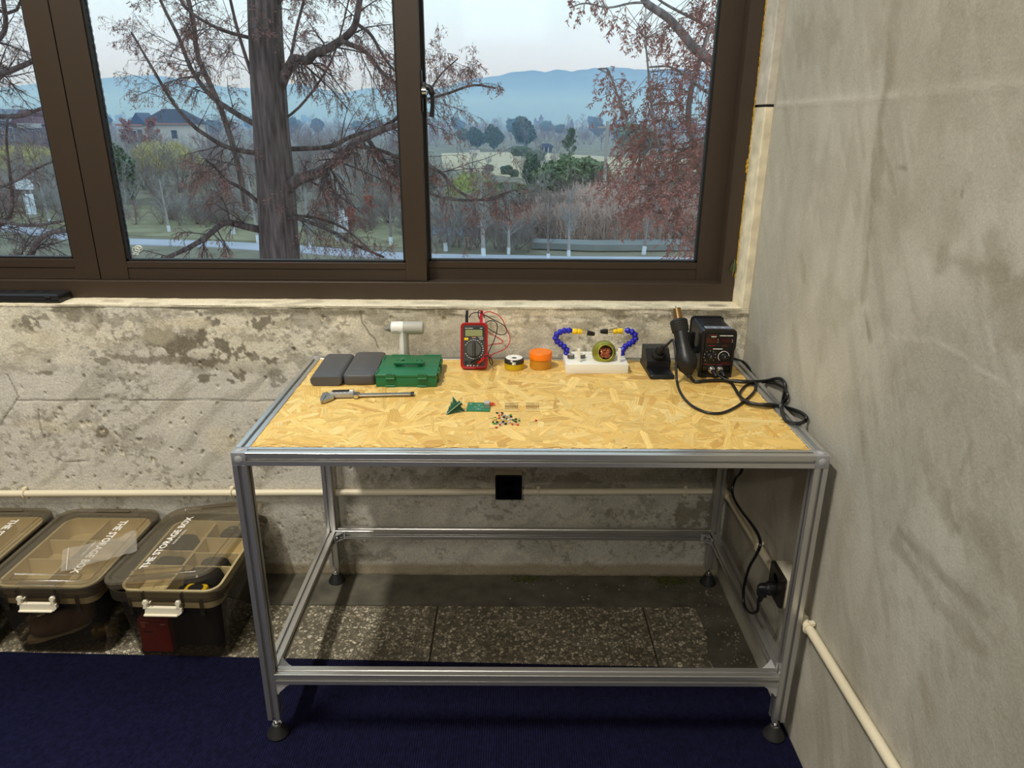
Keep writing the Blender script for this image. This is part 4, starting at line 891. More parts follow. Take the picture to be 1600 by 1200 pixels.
for x0 in (.006, .0145, .023):
    for z in (.100, .105, .110): g.box(x0, x0 + .005, -.0061, -.0055, z - .0005, z + .0005)
    for dx in (0, .005): g.box(x0 + dx - .0005, x0 + dx + .0005, -.0061, -.0055, .100, .110)
for z in (.100, .105, .110): g.box(-.0165, -.0115, -.0061, -.0055, z - .0005, z + .0005)
for dx in (-.0165, -.0115): g.box(dx - .0005, dx + .0005, -.0061, -.0055, .100, .110)
g.build('digit_segments', mat('unlit red segment', (72, 24, 24), .4), pn, smooth=0)
mk = MB()
for x0, x1, z in ((.0005, .018, .1185), (.019, .036, .1185), (-.0215, -.008, .1155), (-.0140, .0115, .0815)): mk.box(x0, x1, -.0056, -.005, z - .0012, z + .0010)
for k in range(9):
    a = math.radians(-135 + k * 33.75); mk.box(-.0205 + .0155 * math.sin(a) - .0008, -.0205 + .0155 * math.sin(a) + .0008, -.0056, -.005, .0605 + .0155 * math.cos(a) - .0008, .0605 + .0155 * math.cos(a) + .0008)
for x, z in ((-.003, .1065), (-.003, .100), (.0353, .1065), (.0353, .101)): mk.lathe([(.0011, 0), (0, .0006)], 8, T(x, -.0052, z) @ R('X', 90))
mk.build('white_print', M_MARK, pn, smooth=0)['kind'] = 'stuff'
mk = MB()
for x0, x1, z in ((-.026, -.0065, .1195), (-.0275, -.010, .0905), (.0075, .0235, .0905), (-.0365, -.022, .0385), (-.020, -.004, .0375), (.002, .018, .0375), (.0215, .037, .0385), (.0135, .036, .0425)): mk.box(x0, x1, -.0056, -.005, z - .0006, z + .0006)
mk.build('red_print', M_MARKR, pn, smooth=0)['kind'] = 'stuff'
for x, m_, nm in ((-.0205, M_BLACK, 'selector_knob'), (.0165, M_BLACK, 'temperature_knob')):
    mb = MB(); mb.lathe([(.0105, 0), (.0100, .006), (.0075, .0075), (.0070, .013), (0, .0135)], 28, T(x, -.005, .0605) @ R('X', 90)); kb = mb.build(nm, m_, pn)
    mb = MB(); mb.box(x - .0009, x + .0009, -.0190, -.018, .0605, .0670); mb.build('pointer', M_MIDGREY, kb)
mb = MB(); mb.tube([(.0165 + .0145 * math.sin(a), -.0054, .0605 + .0145 * math.cos(a)) for a in [math.radians(-140 + 14 * k) for k in range(17)]], .0008, 5); mb.build('white_arc', M_MARK, pn)
for x in (-.0315, .0300): pbox('rocker_switch', x - .0055, x + .0055, .0165, .033, M_BLACK_GLOSS, .003)
for x in (-.0125, .0090):
    mb = MB(); mb.lathe([(.0090, 0), (.0090, .004), (.0078, .0045), (.0078, .011), (.0060, .012)], 24, T(x, -.005, .0235) @ R('X', 90)); cn = mb.build('connector_ring', M_STEEL, pn)
    mb = MB(); mb.tube([(x, -.010, .0235), (x + .003, -.026, .021), (x + .007, -.036, .015)], [.0060, .0056, .0040], 12); mb.build('connector_boot', M_BLACK, cn)
mb = MB(); mb.box(-.0315, .0425, .012, .044, .1298, .1306); lb = mb.build('top_label', mat('grey label', (150, 156, 168), .5), t)
mk = MB(); r_ = random.Random(3)
for k in range(6):
    for j in range(3): x0 = -.028 + j * .0235; mk.box(x0 + r_.uniform(0, .004), x0 + r_.uniform(.014, .021), .0155 + k * .0045, .0170 + k * .0045, .1306, .1308)
mk.build('label_print', mat('dark print', (84, 90, 104), .6), lb, smooth=0)
mb = MB(); mb.box(-.0275, -.0245, .0165, .020, .1306, .1309); mb.build('label_mark', M_YELLOW, lb, smooth=0)
mb = MB(); mb.box(-.078, -.044, .026, .060, .058, .070, .003, 2); mb.box(-.086, -.050, .050, .056, .050, .112, .003, 2); mb.box(-.080, -.074, .022, .056, .052, .100, .002, 1); mb.build('gun_holder', M_BLACK, t)
for x in (-.036, .036):
    for y in (.012, sd - .012):
        mb = MB(); mb.lathe([(.006, 0), (.007, .002), (.007, .007)], 14, T(x, y, 0)); mb.build('foot', M_RUBBER, t)
# hot air gun: axis from px (1056,500) down to (1079,596)
ga = Vector(at(1060, 500, 1, .520)); gb = Vector(at(1076, 583, 1, .442)); ax = (ga - gb); gl = ax.length
g0 = Vector((gb.x, gb.y, H))
gt = thing('hot_air_gun', g0, 'black hot air gun with metal nozzle resting in the holder beside the station', 'hot air gun')
Mg = Matrix.Translation(gb - g0) @ ax.to_track_quat('Z', 'X').to_matrix().to_4x4()
k = gl
mb = MB(); mb.lathe([(.0105, -.004), (.016, .003), (.0245, .012), (.0310, .030), (.0290, .046), (.0225, .064), (.0200, .085), (.0205, k * .80)], 28, Mg @ Matrix.Diagonal((1, .92, 1, 1))); body = mb.build('handle', M_BLACK, gt, smooth=50)
mb = MB(); mb.lathe([(.0205, k * .77), (.0225, k * .79), (.0232, k * .98), (.0200, k * 1.0), (.008, k * 1.002)], 28, Mg); col_ = mb.build('collar', M_RUBBER, gt)
mb = MB()
for j in range(3): mb.lathe([(.0230, k * (.85 + .045 * j)), (.0241, k * (.86 + .045 * j)), (.0230, k * (.87 + .045 * j))], 28, Mg)
mb.build('collar_rib', M_RUBBER, col_)
mb = MB(); mb.lathe([(.0105, k * .99), (.0105, k + .030), (.0092, k + .0315), (.0075, k + .0315), (.0075, k)], 22, Mg @ T(.004, 0, 0)); mb.build('nozzle', mat('heat stained steel', (150, 122, 84), .3, .9), gt)
mb = MB(); mb.lathe([(.0125, k * .99), (.0125, k + .025), (.0118, k + .025), (.0118, k * .99)], 22, Mg @ T(-.0045, 0, 0)); mb.tube([Mg @ Vector((0, 0, k + .02)), Mg @ Vector((-.001, 0, k + .040))], .0012, 6); mb.build('nozzle_guard', mat('steel tube', (176, 160, 140), .25, .95), gt)
mb = MB()
for i in range(5):
    for j in range(7):
        a = math.radians(-90 - 32 + j * 10 + 20); z = .020 + i * .0065; rr = np.interp(z, [.012, .030, .046], [.0246, .0311, .0291])
        mb.box(-.0006, .0006, -.0004, .0004, -.0017, .0017, M=Mg @ T(rr * math.cos(a), rr * .92 * math.sin(a), z) @ R('Z', math.degrees(a) + 90))
mb.build('vent_slot', mat('vent black', (4, 4, 4), .8), body, smooth=0)
mb = MB(); mb.lathe([(.0062, -.012), (.0070, -.004), (.0075, .001)], 16, Mg)
for j in range(4): mb.lathe([(.0062, -.012 + j * .0025), (.0070, -.011 + j * .0025), (.0062, -.010 + j * .0025)], 16, Mg)
mb.build('strain_relief', M_RUBBER, gt)
pts = [tuple(g0 + Mg @ Vector((0, 0, -.010))), tuple(g0 + Mg @ Vector((.000, .001, -.0135)))]
pts = [tuple(gb - ax.normalized() * .006)] + [tuple(cordpt(x, y, .006)) for x, y in ((1084, 595.5), (1092, 596), (1106, 594.5), (1126, 594), (1150, 595), (1175, 596))] + [tuple(cordpt(x, y)) for x, y in ((1196, 595), (1210, 592), (1220, 592), (1226, 599), (1226, 612), (1223, 628), (1222, 643), (1226, 654), (1234, 660), (1248, 661.5), (1258, 658), (1260, 652), (1252, 645), (1240, 640), (1226, 636))]
pts += [tuple(cordpt(x, y, .0108)) for x, y in ((1205, 632), (1185, 632), (1166, 627))] + [tuple(cordpt(x, y, .0045)) for x, y in ((1155, 618), (1149, 608), (1143, 599), (1136, 592))] + [tuple(at(1130, 586, 1, .465)), (1.1465, .4755, .7955)]
cable('cord', pts, .0042, gt, g0, M_CORDK)

# ---- power cord from behind the station down to the socket
ST = bpy.data.objects['soldering_station']; MI = (T(*S0) @ R('Z', -1.0)).inverted()
OFP = np.array([XR - .049, 0.118, 0.362])
mb = MB(); mb.lathe([(.0165, 0), (.0175, .004), (.0175, .016), (.0120, .022), (.0105, .030)], 20, R('Y', -90)); mb.loft([[(x, y, z) for y, z in rrect(.021 - s_, .036 - s_, .006, 3)] for x, s_ in ((-.020, 0), (-.032, .001), (-.040, .008))], M=T(0, 0, -.006)); mb.tube([(-.028, 0, -.018), (-.030, .002, -.034), (-.031, .008, -.046)], [.0075, .0065, .0042], 10); mb.v = [tuple(MI @ (Vector(v) + Vector(OFP))) for v in mb.v]; mb.build('plug', M_BLACK, ST)
hang = [(1.195, .124, .318), tuple(at(1183, 955, 0, 1.205)), tuple(at(1172, 957, 0, 1.21)), tuple(at(1163, 945, 0, 1.213)), tuple(at(1162, 920, 0, 1.212)), tuple(at(1170, 888, 0, 1.208)), tuple(at(1182, 866, 0, 1.208)), tuple(at(1188, 850, 0, 1.212)), tuple(at(1184, 834, 0, 1.218)), tuple(at(1172, 816, 0, 1.222)), tuple(at(1158, 798, 0, 1.228)), tuple(at(1147, 780, 0, 1.232)), tuple(at(1144, 764, 0, 1.236)), tuple(at(1149, 748, 0, 1.242)), tuple(at(1160, 732, 0, 1.250)), (1.2605, .515, .60), (1.2622, .545, .70), tuple(at(1172, 582, 0, 1.2625)), tuple(at(1168, 572, 0, 1.2610)), tuple(at(1161, 565.5, 0, 1.256)), tuple(at(1152, 562.5, 0, 1.242)), (1.205, .660, .785), (1.17, .655, .800), (1.160, .634, .806)]
mb = MB(); mb.tube([tuple(MI @ Vector(p)) for p in smooth_path(hang, 6)], .0040, 10); mb.build('power_cable', M_CABLE, ST)

# ---- circuit boards
M_PCB = mat('green solder mask', (18, 112, 66), .3); M_PCB2 = mat('dark green solder mask', (44, 92, 62), .4); M_SILK = mat('white silkscreen', (222, 228, 214), .6); M_TIN = mat('tinned pads', (190, 190, 186), .3, .9)
q = on_top(709, 645)
t = thing('circuit_tree', (q[0] + .002, q[1] + .006, H), 'green circuit board cut as a small fir tree, tipped on its side', 'circuit board', rz=0)
def tree_poly(h_, w_):
    pts_ = [(0, h_)]; n = 4
    for i in range(n):
        f = (i + 1) / n; pts_.append((w_ * f * .5, h_ * (1 - f * .86))); pts_.append((w_ * f * .5 * .52, h_ * (1 - f * .84) + (.002 if i < n - 1 else 0)))
    pts_[-1] = (w_ * .12, h_ * .14); pts_.append((w_ * .12, 0)); return pts_ + [(-x, y) for x, y in reversed(pts_[1:])]
tp = tree_poly(.050, .046)
AXT = Vector((-.66, -.66, -.36)).normalized(); MT_ = T(.014, .014, .0185) @ AXT.to_track_quat('Y', 'Z').to_matrix().to_4x4()
for ang in (38, 128):
    M_ = MT_ @ R('Y', ang); mb = MB(); mb.prism(tp, -.0008, .0008, M_); pl = mb.build('board_plate', M_PCB2, t, smooth=0)
    e_ = MB()
    for a, b in zip(tp, tp[1:] + tp[:1]): e_.tube([M_ @ Vector((a[0], a[1], 0)), M_ @ Vector((b[0], b[1], 0))], .0009, 4)
    e_.build('board_edge', mat('pale board edge', (150, 172, 146), .6), pl, smooth=0)
q = on_top(748, 637)
t = thing('circuit_board', (q[0], q[1], H), 'flat green rectangular circuit board with a white cross of printed lines', 'circuit board', rz=-1.5)
mb = MB(); mb.box(-.028, .028, -.0255, .0285, 0, .0022); pb = mb.build('board', M_PCB, t, smooth=0)
mk = MB()
for x0, x1, y0, y1 in ((-.003, .003, .010, .0108), (-.0003, .0003, .004, .012), (-.012, -.004, -.001, -.0002), (.004, .012, -.001, -.0002), (-.0003, .0003, -.014, -.006), (-.006, .006, -.0150, -.0142), (-.008, .008, .0165, .0172), (-.023, -.018, .017, .019)): mk.box(x0, x1, y0, y1, .0022, .0024)
mk.build('silkscreen', M_SILK, pb, smooth=0)
mb = MB(); mb.box(.0125, .0255, .012, .030, .0022, .0075, .0006, 1); mb.build('connector', M_LTGREY, t)
mb = MB(); mb.box(.014, .027, -.010, .012, .0022, .0030); mb.build('bare_patch', mat('bare copper pads', (96, 104, 74), .5, .3), pb, smooth=0)
mb = MB()
for y in (.010, .015, .020): mb.lathe([(.0018, 0), (.0018, .006), (.001, .0085)], 10, T(.0275, y, .0045) @ R('Y', 90)); mb.tube([(.034, y, .0045), (.040, y - .001, .002)], .0005, 5)
mb.build('red_lamp', mat('red lamp body', (206, 52, 34), .3), t)

def resistor_strip(px, py, n, lab):
    q = on_top(px, py); t_ = thing('resistor_strip', (q[0], q[1], H), lab, 'resistors', rz=-1)
    mb = MB(); w_ = n * .0041
    for y in (-.0245, .0275): mb = MB(); mb.box(-w_ / 2 - .001, w_ / 2 + .001, y - .0025, y + .0025, .0006, .0016); mb.build('tape', mat('cream paper tape', (232, 208, 140), .7), t_, smooth=0)
    for k in range(n):
        x = -w_ / 2 + .002 + k * .0041
        mb = MB(); mb.tube([(x, -.025, .0016), (x, .0275, .0016)], .00032, 5); ld = mb.build('resistor', M_TIN, t_)
        mb = MB(); mb.lathe([(.0006, -.0033), (.0013, -.003), (.0011, -.001), (.0011, .001), (.0013, .003), (.0006, .0033)], 8, T(x, .001, .0020) @ R('X', 90)); mb.build('resistor_body', mat('resistor tan', (176, 148, 100), .5), ld)
        mb = MB()
        for z in (-.0018, 0, .0016): mb.lathe([(.00135, z - .0003), (.00135, z + .0003)], 8, T(x, .001, .0020) @ R('X', 90))
        mb.build('resistor_band', mat('resistor band', (60, 44, 30), .5), ld)
resistor_strip(799, 636, 8, 'left strip of taped resistors behind the loose components')
resistor_strip(832, 636, 8, 'right strip of taped resistors behind the loose components')

# ---- loose components, each its own thing
def led(col_m, lab, grp):
    t_ = thing('led', (0, 0, 0), lab, 'led', grp)
    mb = MB(); mb.lathe([(.0021, 0), (.0021, .0008), (.0018, .0010), (.0018, .0036), (.0012, .0049), (0, .0053)], 14, T(0, 0, .0021) @ R('Y', 90)); mb.build('lens', col_m, t_)
    mb = MB(); mb.tube([(0, .0009, .0021), (-.006, .0009, .0016), (-.015, .0013, .0006)], .00032, 5); mb.tube([(0, -.0009, .0021), (-.006, -.0009, .0016), (-.012, -.0015, .0006)], .00032, 5); mb.build('legs', M_TIN, t_)
    return t_
def cap():
    t_ = thing('capacitor', (0, 0, 0), 'small black capacitor in the loose pile of components', 'capacitor', 'black capacitors in the pile')
    mb = MB(); mb.lathe([(.0019, 0), (.0021, .0005), (.0018, .0011), (.0021, .0016), (.0021, .0050), (.0018, .0054)], 14, T(0, 0, .0021) @ R('Y', 90)); mb.build('can', mat('capacitor sleeve', (20, 22, 28), .3), t_)
    mb = MB(); mb.tube([(0, .0009, .0021), (-.006, .0010, .0012), (-.011, .002, .0006)], .0003, 5); mb.tube([(0, -.0009, .0021), (-.006, -.001, .0012), (-.012, -.001, .0006)], .0003, 5); mb.build('legs', M_TIN, t_)
    return t_
protos = {'k': cap(), 'r': led(mat('red lens', (206, 40, 20), .25), 'small red led in the loose pile of components', 'red leds in the pile'),
          'y': led(mat('yellow lens', (236, 196, 30), .25), 'small yellow led in the loose pile of components', 'yellow leds in the pile'),
          'g': led(mat('green lens', (74, 150, 60), .25), 'small green led in the loose pile of components', 'green leds in the pile'),
          'w': led(mat('clear lens', (226, 226, 220), .2), 'small clear led in the loose pile of components', 'clear leds in the pile')}
used = set(); r_ = random.Random(9)
pile = [(778, 647, 'k'), (783.5, 646, 'k'), (789, 653, 'k'), (797, 653, 'k'), (807, 656, 'k'), (807, 660.5, 'k'), (778.5, 661, 'k'), (785, 661, 'k'), (788.5, 664, 'k'), (801, 657.5, 'k'), (792, 655, 'k'), (770.5, 660.5, 'k'),
        (780, 651, 'r'), (784.5, 649, 'r'), (779, 655, 'r'), (781, 665, 'r'), (800, 663.5, 'r'), (808, 664.5, 'r'), (774, 669.5, 'r'),
        (775, 656, 'y'), (783, 657.5, 'y'), (787, 659, 'y'), (792, 660, 'y'), (777, 658.5, 'y'), (772, 654, 'g'), (773, 663, 'g'), (796.5, 650, 'g'), (803, 658, 'g'), (776, 663.5, 'g'), (810, 658.5, 'g'),
        (788, 650, 'w'), (793, 657, 'w'), (786, 655.5, 'w'), (795, 661, 'w'), (791, 650.5, 'w'), (798, 656, 'w')]
for x, y, k_ in pile:
    o = protos[k_]
    if k_ in used: o = copy_tree(o)
    used.add(k_); q = on_top(x, y); o.location = (q[0], q[1], H + r_.uniform(0, .0004)); o.rotation_euler = (0, 0, r_.uniform(0, 6.28))
ORD = ['leftmost', 'second from the left', 'third from the left', 'fourth from the left', 'fifth from the left', 'sixth from the left', 'seventh from the left', 'eighth from the left', 'ninth from the left', 'tenth from the left', 'eleventh from the left', 'twelfth from the left', 'thirteenth from the left', 'fourteenth from the left', 'fifteenth from the left', 'sixteenth from the left', 'seventeenth from the left']
def ordinal(objs, what):
    for o_, w_ in zip(sorted(objs, key=lambda q_: q_.location.x), ORD): o_['label'] = w_ + ' of ' + what
for g_, w_ in (('black capacitors in the pile', 'the small black capacitors in the pile'), ('red leds in the pile', 'the red leds in the pile'), ('yellow leds in the pile', 'the yellow leds in the pile'), ('green leds in the pile', 'the green leds in the pile'), ('clear leds in the pile', 'the clear leds in the pile')):
    ordinal([o_ for o_ in COL.objects if o_.get('group') == g_], w_)
o = copy_tree(protos['r']); q = on_top(836.5, 658.5); o.location = (q[0], q[1], H); o.rotation_euler = (0, 0, .6); o['label'] = 'single red led lying apart to the right of the pile'; del o['group']

# ---- case on the window sill, leaf in the corner
t = thing('flat_case', (-1.06, 0.702, SILL + .003), 'flat black plastic case with chamfered lid lying on the window sill', 'case')
mb = MB(); mb.box(-.45, .324, 0, .066, 0, .0125, .002, 2); mb.build('base', M_BLACK, t)
mb = MB(); mb.loft([[(-.45 + i, i * .9, z), (.324 - i, i * .9, z), (.324 - i, .066 - i * .3, z), (-.45 + i, .066 - i * .3, z)] for z, i in ((.0128, 0), (.0185, 0.001), (.0225, .009))]); ld = mb.build('lid', M_BLACK, t, smooth=15)
mb = MB()
for k in range(9):
    for s_ in (-1, 1): mb.box(-.0115, .0115, -.0006, .0006, .0222, .0233, M=T(.26 - k * .045, .034, 0) @ R('Z', 52 * s_) @ T(.010 * s_, 0, 0))
mb.build('lid_rib', M_BLACK, ld, smooth=0)
mb = MB(); mb.box(.286, .300, -.0035, .001, .004, .0165, .001, 1); mb.box(.284, .302, -.0025, .001, .0125, .0175, .001, 1); mb.build('latch', M_BLACK, t)
t = thing('dry_leaf', tuple(at(1145, 428, 1, YF - .002)), 'folded green leaf caught at the lower right corner of the window frame', 'leaf')
mb = MB(); mb.add([(0, 0, 0), (-.011, -.004, .012), (-.009, -.005, .028), (.001, -.002, .045), (.004, -.006, .030), (.005, -.008, .014)], [(0, 1, 2, 3), (0, 3, 4, 5)])
lf = mb.build('blade', mat('dull green leaf', (70, 84, 52), .6, var=.2, vscale=80), t, smooth=0)
mb = MB(); mb.tube([(0, 0, -.006), (0, 0, 0), (.001, -.002, .045)], .0009, 5); mb.build('midrib', mat('leaf rib', (130, 132, 96), .7), t)

# ================================================================= STORAGE BOXES
M_TUB = clear_mat('smoky clear plastic', (.50, .47, .41), .05, .10, (120, 112, 95)); M_LIDM = clear_mat('smoky clear lid', (.66, .625, .55), .05, .20, (168, 157, 134), .14)
M_TRAY = mat('cream tray', (232, 216, 172), .5); M_NAVY_CLOTH = mat('dark navy cloth', (13, 14, 24), .9, var=.3, vscale=40, bump=.4, bscale=120)  # dark navy is the cloth's own colour
M_LATCH = mat('white latch', (240, 232, 208), .4); M_TXT = mat('white lettering', (236, 232, 222), .6)
BW, BD, BH = .322, .415, .250
def rr3(w_, d_, r_, z, cx=0, cy=0): return [(x, y, z) for x, y in rrect(w_, d_, r_, 6, cx, cy)]
def storage_box(loc, rz, label, flip, lidM, front_mark=True):
    t_ = thing('storage_box', loc, label, 'storage box', rz=rz)
    tw, td = BW - .028, BD - .028; bw_, bd2 = tw - .034, td - .068
    mb = MB()
    outer = [rr3(bw_, bd2, .030, 0.002), rr3(bw_ + .006, bd2 + .006, .034, .010), rr3(tw, td, .044, .218), rr3(tw, td, .044, .222)]
    mb.loft(outer, True, False); inner = [rr3(tw - .004, td - .004, .042, .222), rr3(bw_ + .002, bd2 + .002, .032, .012), rr3(bw_ - .004, bd2 - .004, .028, .0045)]
    tub = mb.build('tub', M_TUB, t_, smooth=40)
    mb = MB(); mb.loft([rr3(tw - .002, td - .002, .043, .216), rr3(BW, BD, .055, .219), rr3(BW + .001, BD + .001, .056, .234), rr3(BW - .004, BD - .004, .053, .246), rr3(BW - .012, BD - .012, .050, .246), rr3(BW - .014, BD - .014, .049, .224)], False, False); mb.build('rim', M_TUB, t_, smooth=30)
    for x in (-.052, .052): mb = MB(); mb.box(x - .0012, x + .0012, -BD / 2 - .002, -BD / 2 + .012, .200, .246); mb.build('rib', M_TUB, t_, smooth=0)
    for x in (-tw / 2 + .05, tw / 2 - .05): mb = MB(); mb.prism([(x - .006, -td / 2 - .001), (x + .006, -td / 2 - .001), (x + .004, -td / 2 + .004), (x - .004, -td / 2 + .004)], .17, .216); mb.build('rib', M_TUB, t_, smooth=0)
    for sg in (-1, 1):
        mb = MB(); y = -BD / 2 - .004
        mb.prism([(-.046, .183), (.042, .183), (.052, .192), (.052, .204), (.044, .206), (-.044, .206), (-.048, .190)], -.006, .004, T(0, y, 0) @ R('X', 90)); mb.box(-.051, .040, y - .0085, y + .002, .181, .1865, .002, 2)
        for x in (-.045, .043): mb.prism([(x - .006, .203), (x + .006, .203), (x + .004, .214), (x + .008, .220), (x + .005, .226), (x - .004, .226), (x - .006, .220), (x - .003, .214)], -.005, .004, T(0, y, 0) @ R('X', 90))
        mb.lathe([(.002, -.004), (.002, .004)], 10, T(-.031, y, .222) @ R('X', 90)); la = mb.build('latch', M_LATCH, t_, smooth=25)
        if sg > 0: la.rotation_euler = (0, 0, PI)
    mb = MB()
    lw, ldp = BW - .004, BD - .004
    mb.loft([rr3(lw, ldp, .053, 0), rr3(lw + .002, ldp + .002, .054, .003), rr3(lw - .004, ldp - .004, .051, .0085), rr3(lw - .026, ldp - .026, .040, .0085), rr3(lw - .032, ldp - .032, .038, .0040)], False, True)
    ld_ = mb.build('lid', M_LIDM, t_, smooth=25); ld_.matrix_local = lidM
    mb = MB(); mb.loft([rr3(lw - .002, ldp - .002, .053, -.012), rr3(lw + .001, ldp + .001, .054, .001)], False, False); mb.loft([rr3(lw - .060, ldp - .060, .02, .0042), rr3(lw - .064, ldp - .064, .018, .0062), rr3(lw - .070, ldp - .070, .016, .0042)], False, False)
    for yy in (-ldp / 2 + .047, ldp / 2 - .040): mb.loft([rr3(.19, .028, .005, .0042, 0, yy), rr3(.186, .024, .004, .0075, 0, yy), rr3(.180, .018, .003, .0045, 0, yy)], False, False)
    mb.build('lid_ridge', M_LIDM, ld_, smooth=25)
    for sx_ in (-1, 1):
        mb = MB(); mb.box(-.055, .055, -.010, .010, .0080, .0100, .001, 1, M=T(0, sx_ * (ldp / 2 - .012), 0)); mb.build('lid_tab', M_LIDM, ld_)
    a_ = R('Z', 90 if not flip else -90)
    off = T(-.064 if not flip else .064, .0, .0052)
    text('THE STORAGE BOX', .031, M_TXT, ld_, off @ a_); text('MADE IN CHINA', .0105, mat('faint lettering', (200, 196, 186), .6), ld_, off @ a_ @ T(.02, -.025, 0))
    return t_
boxes = [((-0.3350, 0.4500, 0), -1.2, 'rightmost smoky storage box, its lid askew over black items', False, T(-.016, .010, .270) @ R('Z', -2.2) @ R('Y', -8.0) @ R('X', -.3)),
         ((-0.6790, 0.4650, 0), -.6, 'middle smoky storage box with a clear bag on its closed lid', True, T(0, 0, .2465)),
         ((-1.0170, 0.4670, 0), .4, 'smoky storage box cut off at the left edge of the photo', True, T(0, 0, .2465))]
for args in boxes: storage_box(*args)

def tray(loc, rz, label, xs_, ys2, hgt_=.055):
    t_ = thing('divider_tray', loc, label, 'tray', rz=rz); w_, d_ = .262, .352
    mb = MB(); mb.loft([rr3(w_, d_, .035, 0), rr3(w_, d_, .035, hgt_), rr3(w_ + .010, d_ + .010, .04, hgt_ + .001), rr3(w_ + .010, d_ + .010, .04, hgt_ + .003), rr3(w_ - .004, d_ - .004, .033, hgt_ + .003), rr3(w_ - .004, d_ - .004, .033, .003)], True, True); mb.build('tray_body', M_TRAY, t_, smooth=30)
    for x in xs_: mb = MB(); mb.box(x - .0035, x + .0035, -d_ / 2 + .003, d_ / 2 - .003, .0032, hgt_ - .002); mb.build('divider', M_TRAY, t_)
    for y, x0, x1 in ys2: mb = MB(); mb.box(x0, x1, y - .0025, y + .0025, .0032, hgt_ - .004); mb.build('divider', M_TRAY, t_)
    return t_
tray((-0.334, 0.450, .178), -1.2, 'cream divider tray holding black items in the rightmost box', (-.012,), ((-.055, -.008, .128), (-.055, -.128, -.016), (.012, -.008, .128), (.092, -.008, .128), (.02, -.128, -.016)))
tray((-0.679, 0.465, .178), -.6, 'empty cream divider tray under the middle lid', (-.01,), ((-.04, -.128, .128), (.06, -.128, .128)))
tray((-1.017, 0.467, .178), .4, 'cream divider tray in the leftmost box', (0.03,), ((-.02, -.128, .128),))
M_POUCH = mat('black cloth pouch', (30, 29, 29), .85, bump=.3, bscale=200)
def pouch(loc, sx_, sy_, sz_, rz, label, shape=.4, m_=M_POUCH):
    t_ = thing('pouch', loc, label, 'pouch', rz=rz); mb = MB()
    rg = [[(x * k, y * k, z) for x, y in rrect(sx_, sy_, min(sx_, sy_) * shape, 6)] for z, k in ((0, .88), (sz_ * .2, .98), (sz_ * .6, 1), (sz_ * .9, .9), (sz_, .72))]
    mb.loft(rg); b_ = mb.build('body', m_, t_, smooth=50); mb = MB(); mb.tube([(x * 1.003, y * 1.003, sz_ * .45) for x, y in rrect(sx_, sy_, min(sx_, sy_) * shape, 6)] + [(rrect(sx_, sy_, min(sx_, sy_) * shape, 6)[0][0], rrect(sx_, sy_, min(sx_, sy_) * shape, 6)[0][1], sz_ * .45)], .0016, 5); mb.build('seam', M_BLACK, t_)
pouch((-.276, .3585, .1818), .105, .066, .052, 3, 'large rounded black pouch at the front of the rightmost tray')
pouch((-.272, .4285, .1818), .085, .054, .042, -4, 'middle black pouch with a rounded top in the rightmost tray', .48)
pouch((-.403, .527, .1818), .080, .100, .046, 6, 'tall black pouch under the white lettering of the rightmost lid', .45)
pouch((-.405, .431, .1818), .080, .056, .042, -5, 'squarish black pouch near the left wall of the rightmost tray', .2)
t = thing('black_camera', (-.266, .585, .1818), 'small black camera shaped item in the far corner of the rightmost tray', 'camera', rz=-4)
mb = MB(); mb.box(-.045, .045, -.020, .020, 0, .042, .006, 3); mb.build('body', M_BLACK, t); mb = MB(); mb.lathe([(.020, 0), (.020, .012), (.012, .016)], 24, T(-.01, -.002, .040)); mb.build('knob', M_BLACK, t); mb = MB(); mb.box(-.016, -.004, -.004, -.001, .0555, .0565); mb.build('mark', M_LTGREY, t)
t = thing('tape_measure', (-.274, .2985, .1825), 'yellow and black tape measure at the front corner of the rightmost box', 'tape measure', rz=-4)
mb = MB(); mb.loft([rr3(.062, .044, .012, z) if z < .04 else rr3(.058, .040, .011, z) for z in (0, .036, .041)]); mb.build('shell', M_YELLOW, t); mb = MB(); mb.lathe([(.020, .0405), (.020, .0425), (.014, .043)], 28); mb.build('badge', M_BLACK, t); mb = MB(); mb.box(-.052, -.030, -.018, .018, .002, .036, .004, 2); mb.box(.030, .050, -.018, .018, .002, .036, .004, 2); mb.build('bumper', M_BLACK, t)
def cloth(loc, rz, w_, d_, h_, label):
    t_ = thing('dark_cloth', loc, label, 'clothes', rz=rz); n = 26; r_ = np.random.RandomState(int(abs(loc[0]) * 1000)); mb = MB(); rg = []
    for k, (z, s_) in enumerate(((0, .985), (h_ * .3, .99), (h_ * .7, .995), (h_ * .92, .97), (h_, .86))):
        rg.append([(x * s_ * (1 + .02 * math.sin(i * 2.3 + k)), y * s_ * (1 + .016 * math.sin(i * 1.7 + k * 2)), z + (.006 * math.sin(i * 1.3) if k > 2 else 0)) for i, (x, y) in enumerate(rrect(w_, d_, .03, 7))])
    mb.loft(rg); mb.build('folded_cloth', M_NAVY_CLOTH, t_, smooth=60)
cloth((-.333, .465, .006), -1.2, .244, .266, .158, 'dark folded clothes filling the lower half of the rightmost box')
cloth((-.682, .512, .006), -.6, .236, .212, .158, 'dark folded clothes filling the lower half of the middle box')
cloth((-1.017, .467, .006), .4, .244, .300, .16, 'dark folded clothes filling the lower half of the leftmost box')
t = thing('red_carton', (-.404, .3145, .006), 'small red printed carton at the front of the rightmost box', 'carton', rz=-1.2)
mb = MB(); mb.box(-.050, .036, -.012, .012, 0, .110, .001, 1); ct = mb.build('carton', mat('red carton', (158, 36, 22), .55), t); mk = MB()
